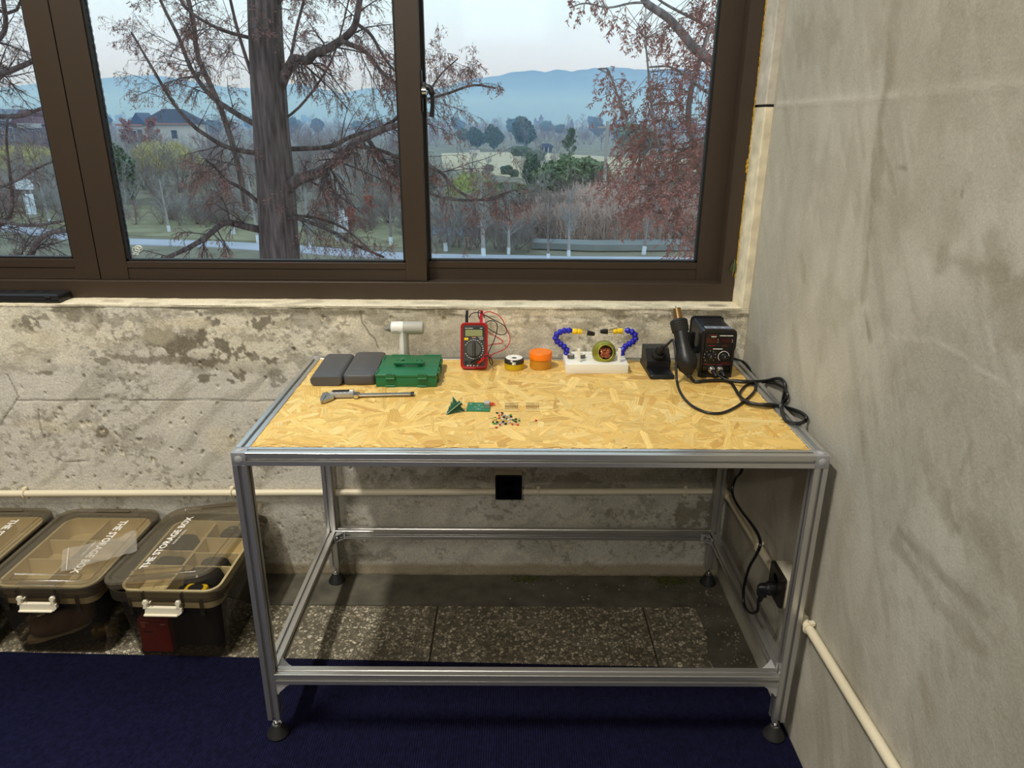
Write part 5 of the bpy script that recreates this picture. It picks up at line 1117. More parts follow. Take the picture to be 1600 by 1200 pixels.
for x0, x1, z0, z1 in ((-.042, -.026, .098, .1005), (-.024, -.020, .098, .1005), (-.042, -.031, .091, .0925), (-.040, -.037, .084, .087), (-.035, -.032, .084, .087), (.012, .026, .092, .0955)): mk.box(x0, x1, -.0126, -.0118, z0, z1)
mk.build('print', mat('faded print', (206, 170, 140), .6), ct, smooth=0); mk = MB(); mk.box(-.034, -.012, -.0126, -.0118, .066, .0705); mk.box(-.039, -.034, -.0126, -.0118, .066, .071); mk.build('dark_print', mat('dark red print', (84, 16, 12), .6), ct, smooth=0)
t = thing('brown_shoe', (-.700, .356, .010), 'brown suede shoe with a pale sole edge inside the middle box', 'shoe', rz=8)
rg = []
for x, w_, h_, z0 in ((-.092, .012, .012, .048), (-.084, .034, .034, .036), (-.062, .044, .050, .030), (-.030, .046, .062, .034), (.010, .044, .074, .046), (.050, .042, .080, .064), (.074, .034, .072, .074), (.082, .016, .040, .080)):
    rg.append([(x, w_ * .8 * math.cos(a * PI / 10), z0 + max(0, math.sin(a * PI / 10)) * h_ * .8 + min(0, math.sin(a * PI / 10)) * .006) for a in range(20)])
mb = MB(); mb.loft(rg, M=R('Y', 6)); mb.build('upper', mat('brown suede', (112, 86, 66), .8, var=.15, vscale=60), t, smooth=60)
mb = MB(); mb.loft([[(x, y * .85, z - .004) for x, y in [(-.095, 0), (-.085, -.030), (-.05, -.040), (0, -.038), (.05, -.036), (.08, -.02), (.086, 0), (.08, .02), (.05, .036), (0, .038), (-.05, .040), (-.085, .030)]] for z in (.020, .032)], M=R('Y', -14) @ T(0, 0, .012)); mb.build('sole', mat('pale rubber sole', (166, 150, 122), .7), t, smooth=30)
t = thing('brass_fitting', (-.580, .356, .008), 'dull brass cylinder fitting in the front right corner of the middle box', 'fitting')
mb = MB(); mb.lathe([(.010, 0), (.022, .004), (.022, .014), (.016, .018), (.016, .040), (.024, .044), (.024, .056), (.014, .062)], 24, T(-.034, 0, .025) @ R('Y', 78)); mb.build('body', mat('brass', (150, 124, 64), .35, .8), t)
# clear zip bag lying across the middle lid
t = thing('zip_bag', (0, 0, 0), 'crumpled clear zip bag lying diagonally across the middle lid', 'bag')
cn4 = [at(98.5, 861, 2, .258), at(95, 896, 2, .258), at(215, 864, 2, .258), at(214, 835, 2, .258)]
nb, nc = 30, 12; Vb = []
for i in range(nb + 1):
    for j in range(nc + 1):
        u, v = i / nb, j / nc; top_ = cn4[0] * (1 - u) + cn4[3] * u; bot = cn4[1] * (1 - u) + cn4[2] * u; p = top_ * (1 - v) + bot * v
        tw_ = 0.004 * math.sin(u * 9 + v * 5) * u + 0.003 * math.sin(u * 23 - v * 11) * u + 0.004 * vnoise(np.array([u * 9.]), np.array([v * 5.]), 2)[0]
        Vb.append((p[0], p[1], .2605 + abs(tw_) * 1.0 + (0.010 * max(0, u - .8) * 5 * (1 - v) ** 2)))
bag = array_mesh('film', np.array(Vb), grid_faces(nb + 1, nc + 1), clear_mat('clear film', (.92, .91, .89), .07, .26, (214, 208, 196), .25), t, smooth=True)
mb = MB(); a0 = cn4[0] * .925 + cn4[3] * .075; a1 = cn4[1] * .925 + cn4[2] * .075; mb.tube([(a0[0], a0[1], .2635), (a1[0], a1[1], .2635)], .0012, 5); mb.build('zip_seal', mat('white film seal', (222, 214, 200), .5), t)

# ================================================================= OUTSIDE
G = -4.6
HAZE = 0.0018
def gp(px, py): return at(px, py, 2, G)
M_GROUND = mat('winter scrub ground', (132, 124, 102), .95, var=.3, vscale=.35)
M_ROAD = mat('pale concrete road', (186, 186, 192), .9, var=.08, vscale=.5)
M_FIELD = mat('dry straw field', (206, 186, 150), .95, var=.12, vscale=.1)
b_ = MB(); b_.add([(-900, 1.2, G), (900, 1.2, G), (1800, 2600, G), (-1800, 2600, G)], [(0, 1, 2, 3)]); tag(b_.build('ground', M_GROUND, smooth=0), kind='structure')
def strip(name, up_, lo_, m_, z, kind='structure'):
    P = [gp(*p) for p in up_]; Q = [gp(*p) for p in lo_]; n = len(P); mb = MB()
    for zz in (z, z - .3): mb.v += [(p[0], p[1], zz) for p in P] + [(p[0], p[1], zz) for p in Q]
    for i in range(n - 1): mb.f.append((i, i + 1, n + i + 1, n + i)); mb.mi.append(0); mb.f.append((2 * n + n + i, 2 * n + n + i + 1, n + i + 1, n + i)); mb.mi.append(0)
    return tag(mb.build(name, m_, smooth=0), kind=kind)
strip('road', [(-260, 334), (0, 349), (105, 364), (198, 374), (330, 378), (458, 384), (578, 394), (680, 398), (900, 402), (1200, 404)], [(-260, 345), (0, 361), (105, 376), (198, 383), (330, 387), (458, 396), (578, 403), (680, 411), (900, 418), (1200, 422)], M_ROAD, G + .05)
strip('path', [(640, 352), (700, 356), (760, 362)], [(640, 364), (700, 369), (760, 370)], mat('grey blue path', (134, 142, 152), .8), G + .04)
strip('path', [(830, 383), (930, 386), (1060, 384), (1250, 380)], [(830, 390), (930, 394), (1060, 393), (1250, 390)], mat('grey stone edging', (138, 140, 136), .9, var=.15, vscale=.6), G + .35)
strip('field', [(690, 240), (770, 238), (860, 240), (960, 246), (1100, 250)], [(690, 262), (770, 274), (860, 284), (960, 276), (1100, 268)], M_FIELD, G + .06)
strip('field', [(0, 312), (200, 322), (400, 330), (640, 338)], [(0, 346), (200, 368), (400, 378), (640, 388)], mat('thin lawn', (150, 142, 108), .95, var=.25, vscale=.6), G + .03)

# ---- vectorised branch building
def np_tubes(P, Rr, seg=3):
    """P (n,k,3), Rr (n,k) -> vertices, quads"""
    n, k = P.shape[:2]; Tn = np.empty_like(P); Tn[:, 1:-1] = P[:, 2:] - P[:, :-2]; Tn[:, 0] = P[:, 1] - P[:, 0]; Tn[:, -1] = P[:, -1] - P[:, -2]
    Tn /= np.linalg.norm(Tn, axis=2, keepdims=True) + 1e-9
    ref = np.where(np.abs(Tn[..., 2:3]) < .9, np.array([0, 0, 1.]), np.array([1., 0, 0])); A = np.cross(Tn, ref); A /= np.linalg.norm(A, axis=2, keepdims=True) + 1e-9; B = np.cross(Tn, A)
    an = np.arange(seg) * 2 * PI / seg
    V = P[:, :, None] + Rr[:, :, None, None] * (A[:, :, None] * np.cos(an)[None, None, :, None] + B[:, :, None] * np.sin(an)[None, None, :, None])
    base = (np.arange(n) * k * seg)[:, None, None] + (np.arange(k - 1) * seg)[None, :, None]; i = np.arange(seg)[None, None]; j = (i + 1) % seg
    Fq = np.stack([base + i, base + j, base + seg + j, base + seg + i], -1).reshape(-1, 4); return V.reshape(-1, 3), Fq
def children(P, Rr, m, rs_, t0=.15, t1=1.0, L=(.5, 1.0), ang=(35, 70), droop=.0, k=4, rad=.5, wob=.25, flat=1.0, taper=.25, lenscale=True, minr=.0008):
    n, K = P.shape[:2]; t = rs_.uniform(t0, t1, (n, m)); f = t * (K - 1); i = np.clip(f.astype(int), 0, K - 2); u = (f - i)[..., None]; ar = np.arange(n)[:, None]
    S = P[ar, i] * (1 - u) + P[ar, i + 1] * u; tn = P[ar, i + 1] - P[ar, i]; tn /= np.linalg.norm(tn, axis=-1, keepdims=True) + 1e-9
    r0 = np.maximum((Rr[ar, i] * (1 - u[..., 0]) + Rr[ar, i + 1] * u[..., 0]) * rad, minr)
    q = rs_.normal(size=(n, m, 3)); q[..., 2] *= flat; q -= tn * (q * tn).sum(-1, keepdims=True); q /= np.linalg.norm(q, axis=-1, keepdims=True) + 1e-9
    a = np.radians(rs_.uniform(ang[0], ang[1], (n, m, 1))); d = tn * np.cos(a) + q * np.sin(a)
    pl = np.linalg.norm(np.diff(P, axis=1), axis=2).sum(1)[:, None] if lenscale else np.ones((n, 1)); ln = rs_.uniform(L[0], L[1], (n, m)) * pl * (1.05 - .5 * t if lenscale else 1)
    S = S.reshape(-1, 3); d = d.reshape(-1, 3); ln = ln.reshape(-1); r0 = r0.reshape(-1); out = [S]; st_ = (ln / (k - 1))[:, None]
    for s_ in range(k - 1):
        d = d + np.array([0, 0, -droop]) + rs_.normal(size=d.shape) * wob / (k - 1); d /= np.linalg.norm(d, axis=1, keepdims=True); out.append(out[-1] + d * st_)
    Pc = np.stack(out, 1); Rc = r0[:, None] * np.linspace(1, taper, k)[None]; return Pc, np.maximum(Rc, minr * .6)
def merge(parts):
    V = []; Fq = []; o = 0
    for v, f in parts: V.append(v); Fq.append(f + o); o += len(v)
    return np.concatenate(V), np.concatenate(Fq)
def leaflets(P, per, size, rs_, wid=.25, droop=.4, t0=.1):
    """small narrow leaves along twigs"""
    n, K = P.shape[:2]; t = rs_.uniform(t0, 1, (n, per)); f = t * (K - 1); i = np.clip(f.astype(int), 0, K - 2); u = (f - i)[..., None]; ar = np.arange(n)[:, None]
    S = (P[ar, i] * (1 - u) + P[ar, i + 1] * u).reshape(-1, 3); tn = (P[ar, i + 1] - P[ar, i]).reshape(-1, 3); tn /= np.linalg.norm(tn, axis=1, keepdims=True) + 1e-9
    q = rs_.normal(size=S.shape); q -= tn * (q * tn).sum(1, keepdims=True); q /= np.linalg.norm(q, axis=1, keepdims=True) + 1e-9
    d = q * .85 + tn * .5 + np.array([0, 0, -droop]); d /= np.linalg.norm(d, axis=1, keepdims=True); w_ = np.cross(d, rs_.normal(size=S.shape)); w_ /= np.linalg.norm(w_, axis=1, keepdims=True) + 1e-9
    l = rs_.uniform(.6, 1.3, (len(S), 1)) * size; V = np.stack([S, S + d * l * .5 + w_ * l * wid * .5, S + d * l, S + d * l * .5 - w_ * l * wid * .5], 1); return V.reshape(-1, 3), np.arange(len(S) * 4).reshape(-1, 4)
def resample(pts, k):
    P = np.array(smooth_path(pts, 8)); d = np.concatenate([[0], np.cumsum(np.linalg.norm(np.diff(P, axis=0), axis=1))]); return np.stack([np.interp(np.linspace(0, d[-1], k), d, P[:, i]) for i in range(3)], 1)
def bark(name, c1, c2, sc=9):
    m = mat(name, c1, .92, bump=.8, bscale=40); n = m.node_tree; b = n.nodes['Principled BSDF']
    co = n.nodes.new('ShaderNodeTexCoord'); mp = n.nodes.new('ShaderNodeMapping'); mp.inputs['Scale'].default_value = (sc, sc, sc * .12); no = n.nodes.new('ShaderNodeTexNoise'); no.inputs['Scale'].default_value = 3; no.inputs['Detail'].default_value = 6
    r_ = n.nodes.new('ShaderNodeValToRGB'); r_.color_ramp.elements[0].position = .35; r_.color_ramp.elements[1].position = .65; r_.color_ramp.elements[0].color = L4(c1); r_.color_ramp.elements[1].color = L4(c2)
    n.links.new(co.outputs['Object'], mp.inputs[0]); n.links.new(mp.outputs[0], no.inputs['Vector']); n.links.new(no.outputs[0], r_.inputs[0]); n.links.new(r_.outputs[0], b.inputs['Base Color']); return m
def leaf_mat(name, c, var=.35, sc=6):
    m = mat(name, c, .8, var=var, vscale=sc, spec=.2); return m
M_BARK = bark('reddish grey bark', (70, 58, 53), (120, 103, 96)); M_BARK2 = bark('grey bark', (104, 95, 90), (150, 140, 132)); M_TWIG = mat('dark twigs', (92, 78, 74), .9); M_TWIG2 = mat('red brown twigs', (124, 92, 82), .9)
M_LEAFBR = leaf_mat('dry russet needles', (160, 116, 102)); M_LEAFRED = leaf_mat('red autumn needles', (158, 104, 92), .35, 3)

def branch(px, rpx, ys_):
    """px polyline, radius in px at both ends, depth at both ends"""
    n = len(px); pts = []
    for i, (x, y) in enumerate(px): pts.append(at(x, y, 1, np.interp(i / max(1, n - 1), np.linspace(0, 1, len(ys_)), ys_)))
    P = resample(pts, max(6, 3 * n)); dep = (P - CAM_LOC) @ C_F; return P, np.linspace(rpx[0], rpx[1], len(P)) / F_PX * dep
def big_tree(name, label, trunk, branches, seed, leafm, per, lsize, trunkm=M_BARK, m1=(9, 7), L1=(.22, .5), L2=(.3, .6), base_xy=None, dens=1.0, droop=(.10, .28)):
    rs_ = np.random.RandomState(seed); Pt, Rt = trunk
    t_ = thing(name, (Pt[0][0], Pt[0][1], G), label, 'tree'); off = np.array([Pt[0][0], Pt[0][1], G])
    mb = MB(); rg = []
    for i, (p, r_) in enumerate(zip(Pt - off, Rt)):
        rg.append([(p[0] + r_ * (1 + .07 * math.sin(5 * a + i * .3) + .04 * math.sin(11 * a)) * math.cos(a), p[1] + r_ * (1 + .07 * math.sin(5 * a + i * .3) + .04 * math.sin(11 * a)) * math.sin(a), p[2]) for a in [2 * PI * k / 26 for k in range(26)]])
    mb.loft(rg); mb.build('trunk', trunkm, t_, smooth=80)
    tw = []; lv = []
    for P, Rr in branches:
        mb = MB(); mb.tube(P - off, list(Rr), 9); mb.build('branch', trunkm, t_, smooth=80)
        ln = np.linalg.norm(np.diff(P, axis=0), axis=1).sum(); n1 = max(4, int(m1[0] * dens * max(.7, ln / 1.6)))
        P1, R1 = children(P[None], Rr[None], n1, rs_, .12, 1, (L1[0] / max(.5, ln / 1.6) , L1[1] / max(.5, ln / 1.6)), (30, 75), droop[0], 6, .28, .5, .8, .3, minr=.0026)
        P2, R2 = children(P1, R1, m1[1], rs_, .1, 1, L2, (25, 65), droop[1], 5, .6, .45, .9, .35, minr=.0017)
        P3, R3 = children(P2, R2, 5, rs_, .1, 1, (.3, .75), (25, 60), droop[1] * 1.2, 4, .7, .4, 1, .4, minr=.0012)
        for a, b in ((P1, R1), (P2, R2), (P3, R3)): tw.append(np_tubes(a - off, b, 3))
        if per: lv.append(leaflets(P3 - off, per, lsize, rs_)); lv.append(leaflets(P2 - off, per, lsize, rs_))
    V, Fq = merge(tw); o = array_mesh('twigs', V, Fq, M_TWIG, t_); o['kind'] = 'stuff'
    if per: V, Fq = merge(lv); o = array_mesh('needles', V, Fq, leafm, t_); o['kind'] = 'stuff'
    return t_
YT = 6.6
def trunk_px(px, rpx, Yv, up_=3.0):
    P, Rr = branch(px, rpx, [Yv]); p0 = P[-1].copy(); p0[2] = G; return np.concatenate([[p0], P[::-1]]), np.concatenate([[Rr[-1] * 1.25], Rr[::-1]])
B = branch
big_tree('redwood_tree', 'big bare tree with a thick furrowed trunk just outside the middle pane',
    trunk_px([(405, -260), (411, -120), (413, 0), (418, 100), (425, 200), (433, 300), (437, 400), (441, 470)], (24, 29), YT),
    [B([(432, 152), (445, 118), (455, 100), (460, 92), (480, 95), (490, 84), (515, 75), (535, 62), (552, 45), (558, 25), (562, 0), (572, -50)], (9, 4), [YT, 6.2, 5.8]),
     B([(445, 302), (460, 284), (480, 276), (500, 268), (520, 255), (540, 240), (552, 225), (575, 213), (600, 202), (650, 188)], (10, 4), [YT, 6.0, 5.4]),
     B([(438, 233), (480, 232), (520, 228), (552, 212), (600, 200), (660, 186)], (4, 2.5), [YT, 6.8, 7.0]),
     B([(552, 226), (575, 231), (600, 237), (630, 249), (670, 262)], (4, 2), [5.9, 5.6]), B([(572, 212), (590, 240), (610, 262), (640, 282)], (4, 2.2), [5.9, 5.6]),
     B([(412, 360), (380, 353), (355, 347), (340, 355), (320, 372), (300, 384), (280, 394), (240, 412)], (6, 3), [YT, 6.0, 5.6]),
     B([(404, 240), (380, 236), (350, 228), (320, 210), (300, 195), (270, 160), (240, 110), (205, 50)], (4, 1.6), [YT, 6.2]),
     B([(402, 196), (370, 178), (330, 150), (300, 110), (280, 60), (255, 10), (235, -40)], (4.5, 2), [YT, 6.9]),
     B([(394, 60), (350, 48), (310, 28), (285, 5), (270, -30)], (3, 2), [YT, 6.3]), B([(404, 150), (375, 60), (360, 0), (350, -50)], (3, 2), [YT, 6.5]),
     B([(408, 320), (385, 300), (370, 290), (350, 280), (340, 265), (322, 250)], (3.5, 2), [YT, 6.0]),
     B([(386, 330), (370, 250), (345, 170), (310, 90), (303, 40), (290, -20)], (5, 3.5), [8.6, 8.8]),
     B([(430, 345), (455, 340), (480, 346), (520, 362), (550, 380), (600, 402)], (3.5, 2), [YT, 6.0]), B([(440, 338), (480, 338), (520, 348), (545, 362), (575, 388)], (2.6, 1.5), [YT, 6.2]),
     B([(452, 105), (462, 50), (475, 0), (485, -40)], (2.5, 2), [6.4, 6.6]), B([(432, 195), (470, 165), (510, 110), (530, 60), (545, 0)], (2.2, 1.2), [YT, 6.4]),
     B([(535, 65), (570, 80), (590, 105), (612, 126), (650, 150)], (4, 2), [6.0, 5.8]), B([(556, 36), (580, 55), (600, 90), (618, 112)], (3, 1.6), [6.0, 5.9]),
     B([(600, 204), (630, 175), (660, 158), (700, 146), (740, 133), (775, 138)], (3, 1.4), [5.6, 5.3]), B([(640, 185), (665, 150), (690, 115), (715, 92)], (2, 1), [5.5, 5.3]),
     B([(600, 262), (645, 293), (665, 300), (700, 311), (740, 313), (770, 308), (805, 296)], (2.8, 1.2), [5.7, 5.4]), B([(675, 262), (692, 272), (710, 294), (735, 308), (760, 313), (790, 305)], (3, 1.2), [5.6, 5.4]),
     B([(416, 20), (440, 0), (470, -40)], (3, 2), [YT, 6.5])],
    5, M_LEAFBR, 2, .030, m1=(15, 9), droop=(.06, .30))
big_tree('redwood_tree', 'bare tree reaching into the left pane from outside the photo',
    trunk_px([(-150, -200), (-140, 0), (-130, 200), (-120, 400), (-116, 470)], (20, 26), 6.8),
    [B([(-135, 140), (-60, 125), (0, 115), (25, 107), (55, 94), (90, 80)], (8, 3), [6.8, 6.2, 6.0]), B([(-130, 100), (-20, 70), (2, 56), (9, 40), (7, 15), (2, -20)], (6, 3), [6.8, 6.3]),
     B([(-130, 210), (-40, 188), (0, 182), (30, 182), (50, 175), (80, 164)], (5, 2.5), [6.8, 6.2]), B([(-120, 420), (0, 352), (17, 330), (19, 300), (14, 260), (10, 220), (12, 185)], (5, 1.6), [6.8, 6.4]),
     B([(-120, 330), (-30, 340), (10, 347), (35, 352), (65, 351), (100, 345)], (4, 2), [6.8, 6.0]), B([(-60, 460), (20, 420), (48, 398), (56, 380), (70, 368), (90, 361), (120, 362)], (6, 3.5), [6.6, 5.9]),
     B([(-120, 250), (-20, 290), (20, 285), (60, 262), (100, 245)], (3, 1.3), [6.8, 6.2]), B([(-130, 40), (-40, 10), (20, 20), (40, -20)], (4, 2), [6.8, 6.3])],
    6, M_LEAFBR, 1, .024, m1=(11, 8), droop=(.02, .14))
# right hand tree with thick russet sprays
def spray_tree():
    rs_ = np.random.RandomState(17); brs = [B([(960, -60), (1000, -12), (1010, 5), (1040, 25), (1060, 45), (1085, 75), (1110, 95), (1150, 120), (1200, 160)][::-1], (9, 5), [5.2, 4.9]),
        B([(1215, 420), (1150, 340), (1092, 260), (1085, 225), (1076, 195), (1078, 150), (1092, 100), (1110, 40)], (9, 3), [5.2, 5.1]),
        B([(1200, 300), (1100, 250), (1035, 225), (995, 240), (975, 180), (950, 110), (935, 108)], (3.5, 1.2), [5.2, 4.7]), B([(1200, 420), (1085, 380), (1060, 340), (1035, 250), (1020, 180), (1012, 100), (1008, 60)], (3.5, 1.4), [5.2, 4.6]),
        B([(1210, 430), (1130, 410), (1090, 392), (1060, 365), (1030, 330), (1015, 290)], (4, 1.6), [5.2, 4.7]), B([(1200, 160), (1120, 150), (1085, 130), (1050, 105), (1015, 105)], (3, 1.4), [5.2, 4.8]),
        B([(1190, 60), (1130, 50), (1075, 25), (1030, 0), (1000, -30)], (3.5, 1.5), [5.2, 5.0]), B([(1010, 4), (985, 5), (950, 12), (915, 5), (890, 12)], (2, 1), [4.9, 4.8])]
    tk = trunk_px([(1235, -260), (1228, -100), (1222, 0), (1217, 200), (1213, 400), (1211, 480)], (26, 32), 5.2); Pt, Rt = tk
    t_ = thing('redwood_tree', (Pt[0][0], Pt[0][1], G), 'russet leaved tree with drooping feathery sprays behind the right pane', 'tree'); off = np.array([Pt[0][0], Pt[0][1], G])
    mb = MB(); mb.tube(Pt - off, list(Rt), 20); mb.build('trunk', M_BARK2, t_, smooth=80); tw = []
    for P, Rr in brs: mb = MB(); mb.tube(P - off, list(Rr), 9); mb.build('branch', M_BARK2, t_, smooth=80)
    clusters = [(1080, 50, 45, 50), (1050, 140, 42, 44), (1085, 150, 40, 40), (1080, 225, 45, 46), (1000, 165, 36, 30), (958, 135, 22, 16), (965, 175, 20, 12), (1000, 250, 40, 44), (1035, 285, 48, 60), (1085, 310, 45, 46), (1000, 310, 30, 30), (985, 340, 18, 14), (1065, 365, 40, 34), (1095, 395, 30, 20), (1030, 200, 34, 30),
                (1020, 60, 25, 18), (950, 20, 26, 14), (905, 12, 14, 8), (985, 40, 25, 14), (1110, 100, 30, 26), (1100, 200, 30, 26), (960, 290, 24, 16), (1115, 20, 30, 30), (1105, 260, 30, 26)]
    S = []; D = []
    for cx_, cy_, r_, n in clusters:
        for _ in range(int(n * (1.25 if cy_ > 220 else .85))):
            a = rs_.uniform(0, 2 * PI); q = r_ * math.sqrt(rs_.rand()); S.append(at(cx_ + q * math.cos(a), cy_ + q * math.sin(a) - 12, 1, rs_.normal(4.95, .28)))
            d = np.array([rs_.normal(-.25, .6), rs_.normal(-.1, .5), rs_.normal(-.75, .35)]); D.append(d / np.linalg.norm(d))
    S = np.array(S); D = np.array(D); n = len(S); P = [S]; d = D
    for k in range(4): d = d + np.array([0, 0, -.16]) + rs_.normal(size=d.shape) * .08; d /= np.linalg.norm(d, axis=1, keepdims=True); P.append(P[-1] + d * rs_.uniform(.035, .065, (n, 1)))
    P = np.stack(P, 1); Rr = np.full((n, 5), .0018) * np.linspace(1, .5, 5)
    allP = np.concatenate([b[0] for b in brs])                # each spray hangs from a thin shoot off the nearest branch
    near = allP[((S[:, None] - allP[None]) ** 2).sum(-1).argmin(1)]; mid_ = (near + S) / 2 + np.array([0, 0, .012]); sh = np.stack([near, mid_, S], 1); keep = np.linalg.norm(near - S, axis=1) < .4
    tw = [np_tubes(P - off, Rr, 3), np_tubes(sh[keep] - off, np.full((keep.sum(), 3), .0026), 3)]
    V, Fq = merge(tw); o = array_mesh('twigs', V, Fq, M_TWIG2, t_); o['kind'] = 'stuff'
    V1, F1 = leaflets(P - off, 24, .036, rs_, .28, .25, 0.02); o = array_mesh('needles', V1, F1, M_LEAFRED, t_); o['kind'] = 'stuff'
spray_tree()

# ---- garden plants: a few kinds, copied one by one
def plant(name, parts, label, cat, group=None):
    t_ = thing(name, (0, 0, G), label, cat, group)
    for nm, (V, Fq), m_, st_ in parts:
        o = array_mesh(nm, V, Fq, m_, t_)
        if st_: o['kind'] = 'stuff'
    return t_
def stems(rs_, n, h_, spread, r_, k=6, wob=.25):
    d = rs_.normal(size=(n, 3)) * np.array([spread, spread, 0]) + np.array([0, 0, 1.]); d /= np.linalg.norm(d, axis=1, keepdims=True); P = [rs_.normal(size=(n, 3)) * np.array([.12, .12, 0])]
    for _ in range(k - 1): d = d + rs_.normal(size=d.shape) * wob / k + np.array([0, 0, .03]); d /= np.linalg.norm(d, axis=1, keepdims=True); P.append(P[-1] + d * (h_ * rs_.uniform(.75, 1.1, (n, 1)) / (k - 1)))
    return np.stack(P, 1), r_ * np.linspace(1, .35, k)[None] * rs_.uniform(.7, 1.1, (n, 1))
def bare_bush(seed, m_, h_=3.4, n=9, spread=.45, leafm=None):
    rs_ = np.random.RandomState(seed); P, Rr = stems(rs_, n, h_, spread, .035); P1, R1 = children(P, Rr, 9, rs_, .2, 1, (.25, .55), (20, 55), -.03, 5, .5, .3, 1, .35, minr=.010); P2, R2 = children(P1, R1, 9, rs_, .15, 1, (.3, .7), (20, 55), -.02, 4, .6, .3, 1, .5, minr=.007)
    parts = [('stems', np_tubes(P, Rr, 4), m_, False), ('twigs', merge([np_tubes(P1, R1, 3), np_tubes(P2, R2, 3)]), m_, True)]
    if leafm: parts.append(('leaves', leaflets(P2, 4, .16, rs_, .5), leafm, True))
    return parts
def tree_shape(seed, m_, h_=7.0, painted=True, leafm=None, lsz=.25, per=3):
    rs_ = np.random.RandomState(seed); P, Rr = stems(rs_, 1, h_, .06, .13, 8, .12); P1, R1 = children(P, Rr, 26, rs_, .22, 1, (.25, .42), (30, 60), -.05, 6, .45, .3, 1, .3, minr=.014); P2, R2 = children(P1, R1, 9, rs_, .15, 1, (.3, .6), (20, 50), -.02, 4, .5, .3, 1, .4, minr=.009); P3, R3 = children(P2, R2, 4, rs_, .15, 1, (.3, .6), (20, 50), 0, 3, .7, .3, 1, .5, minr=.007)
    parts = [('trunk', np_tubes(P, Rr, 8), m_, False), ('twigs', merge([np_tubes(a, b, 3) for a, b in ((P1, R1), (P2, R2), (P3, R3))]), m_, True)]
    if painted: parts.append(('painted_base', np_tubes(np.array([[[P[0, 0, 0], P[0, 0, 1], 0], [P[0, 1, 0], P[0, 1, 1], h_ / 9]]]), np.array([[.15, .14]]), 10), M_WHITEWASH, False))
    if leafm: parts.append(('leaves', leaflets(P3, per, lsz, rs_, .5), leafm, True))
    return parts
M_WHITEWASH = mat('white limewash', (226, 230, 232), .8)
def crown(seed, n, rx, rz, zc, size, rs_=None, shell=.55, bumps=16):
    rs_ = np.random.RandomState(seed); d = rs_.normal(size=(n, 3)); d /= np.linalg.norm(d, axis=1, keepdims=True); cb = rs_.normal(size=(bumps, 3)); cb /= np.linalg.norm(cb, axis=1, keepdims=True)
    bulge = .72 + .5 * np.max(d @ cb.T, axis=1) ** 5 + .12 * np.sin(d[:, 0] * 9 + seed) * np.cos(d[:, 2] * 8); r_ = (shell + (1 - shell) * rs_.rand(n) ** .4) * bulge; S = d * r_[:, None] * np.array([rx, rx, rz]) + np.array([0, 0, zc])
    a = rs_.normal(size=(n, 3)); a /= np.linalg.norm(a, axis=1, keepdims=True); b = np.cross(a, rs_.normal(size=(n, 3))); b /= np.linalg.norm(b, axis=1, keepdims=True); l = size * rs_.uniform(.6, 1.4, (n, 1))
    V = np.stack([S - a * l, S + b * l * .55, S + a * l, S - b * l * .55], 1); return V.reshape(-1, 3), np.arange(n * 4).reshape(-1, 4)
def trunk_part(h_, r_, m_): return ('trunk', np_tubes(np.array([[[0, 0, 0], [.03, 0, h_ * .5], [0, .04, h_]]]), np.array([[r_, r_ * .8, r_ * .6]]), 8), m_, False)
M_EVG = leaf_mat('dark evergreen leaves', (118, 130, 108), .4, 1.2); M_EVG2 = leaf_mat('mid green leaves', (128, 140, 104), .35, 1.0); M_WILLOW = leaf_mat('yellow willow leaves', (202, 190, 126), .25, 1.0); M_WILLOW2 = leaf_mat('yellow green willow leaves', (188, 194, 124), .25, 1.0)
M_REED = mat('dry reed', (212, 186, 172), .9, var=.2, vscale=1.5); M_SCRUB = mat('grey brown stems', (148, 134, 128), .9, var=.25, vscale=.5); M_SCRUB2 = mat('mauve brown stems', (152, 126, 122), .9, var=.25, vscale=.5); M_SCRUB3 = mat('pale grey stems', (172, 166, 160), .9); M_REDLEAF = leaf_mat('coral leaves', (196, 116, 100), .3, 2)
def willow(seed, leafm, rx=4.0, h_=6.0):
    rs_ = np.random.RandomState(seed); n = 520; a = rs_.uniform(0, 2 * PI, n); r_ = rx * np.sqrt(rs_.rand(n)); z = h_ * (1 - .35 * (r_ / rx) ** 2) + rs_.normal(size=n) * .25; S = np.stack([r_ * np.cos(a), r_ * np.sin(a), z], 1); P = [S]; d = np.stack([np.cos(a) * .5, np.sin(a) * .5, np.full(n, .2)], 1)
    for _ in range(5): d = d + np.array([0, 0, -.42]) + rs_.normal(size=d.shape) * .1; d /= np.linalg.norm(d, axis=1, keepdims=True); P.append(P[-1] + d * rs_.uniform(.35, .75, (n, 1)))
    P = np.stack(P, 1); P[..., 2] = np.maximum(P[..., 2], .3); b = np.array([[[0, 0, 0], [.1, 0, h_ * .5], [0, .1, h_ * .9]]]); Pb, Rb = children(b, np.array([[.3, .25, .12]]), 22, rs_, .4, 1, (.4, .7), (30, 75), -.1, 5, .4, .2)
    return [('trunk', np_tubes(b, np.array([[.3, .25, .12]]), 8), M_BARK2, False), ('boughs', np_tubes(Pb, Rb, 4), M_BARK2, True), ('leaves', leaflets(P, 26, .30, rs_, .22, .9), leafm, True)]
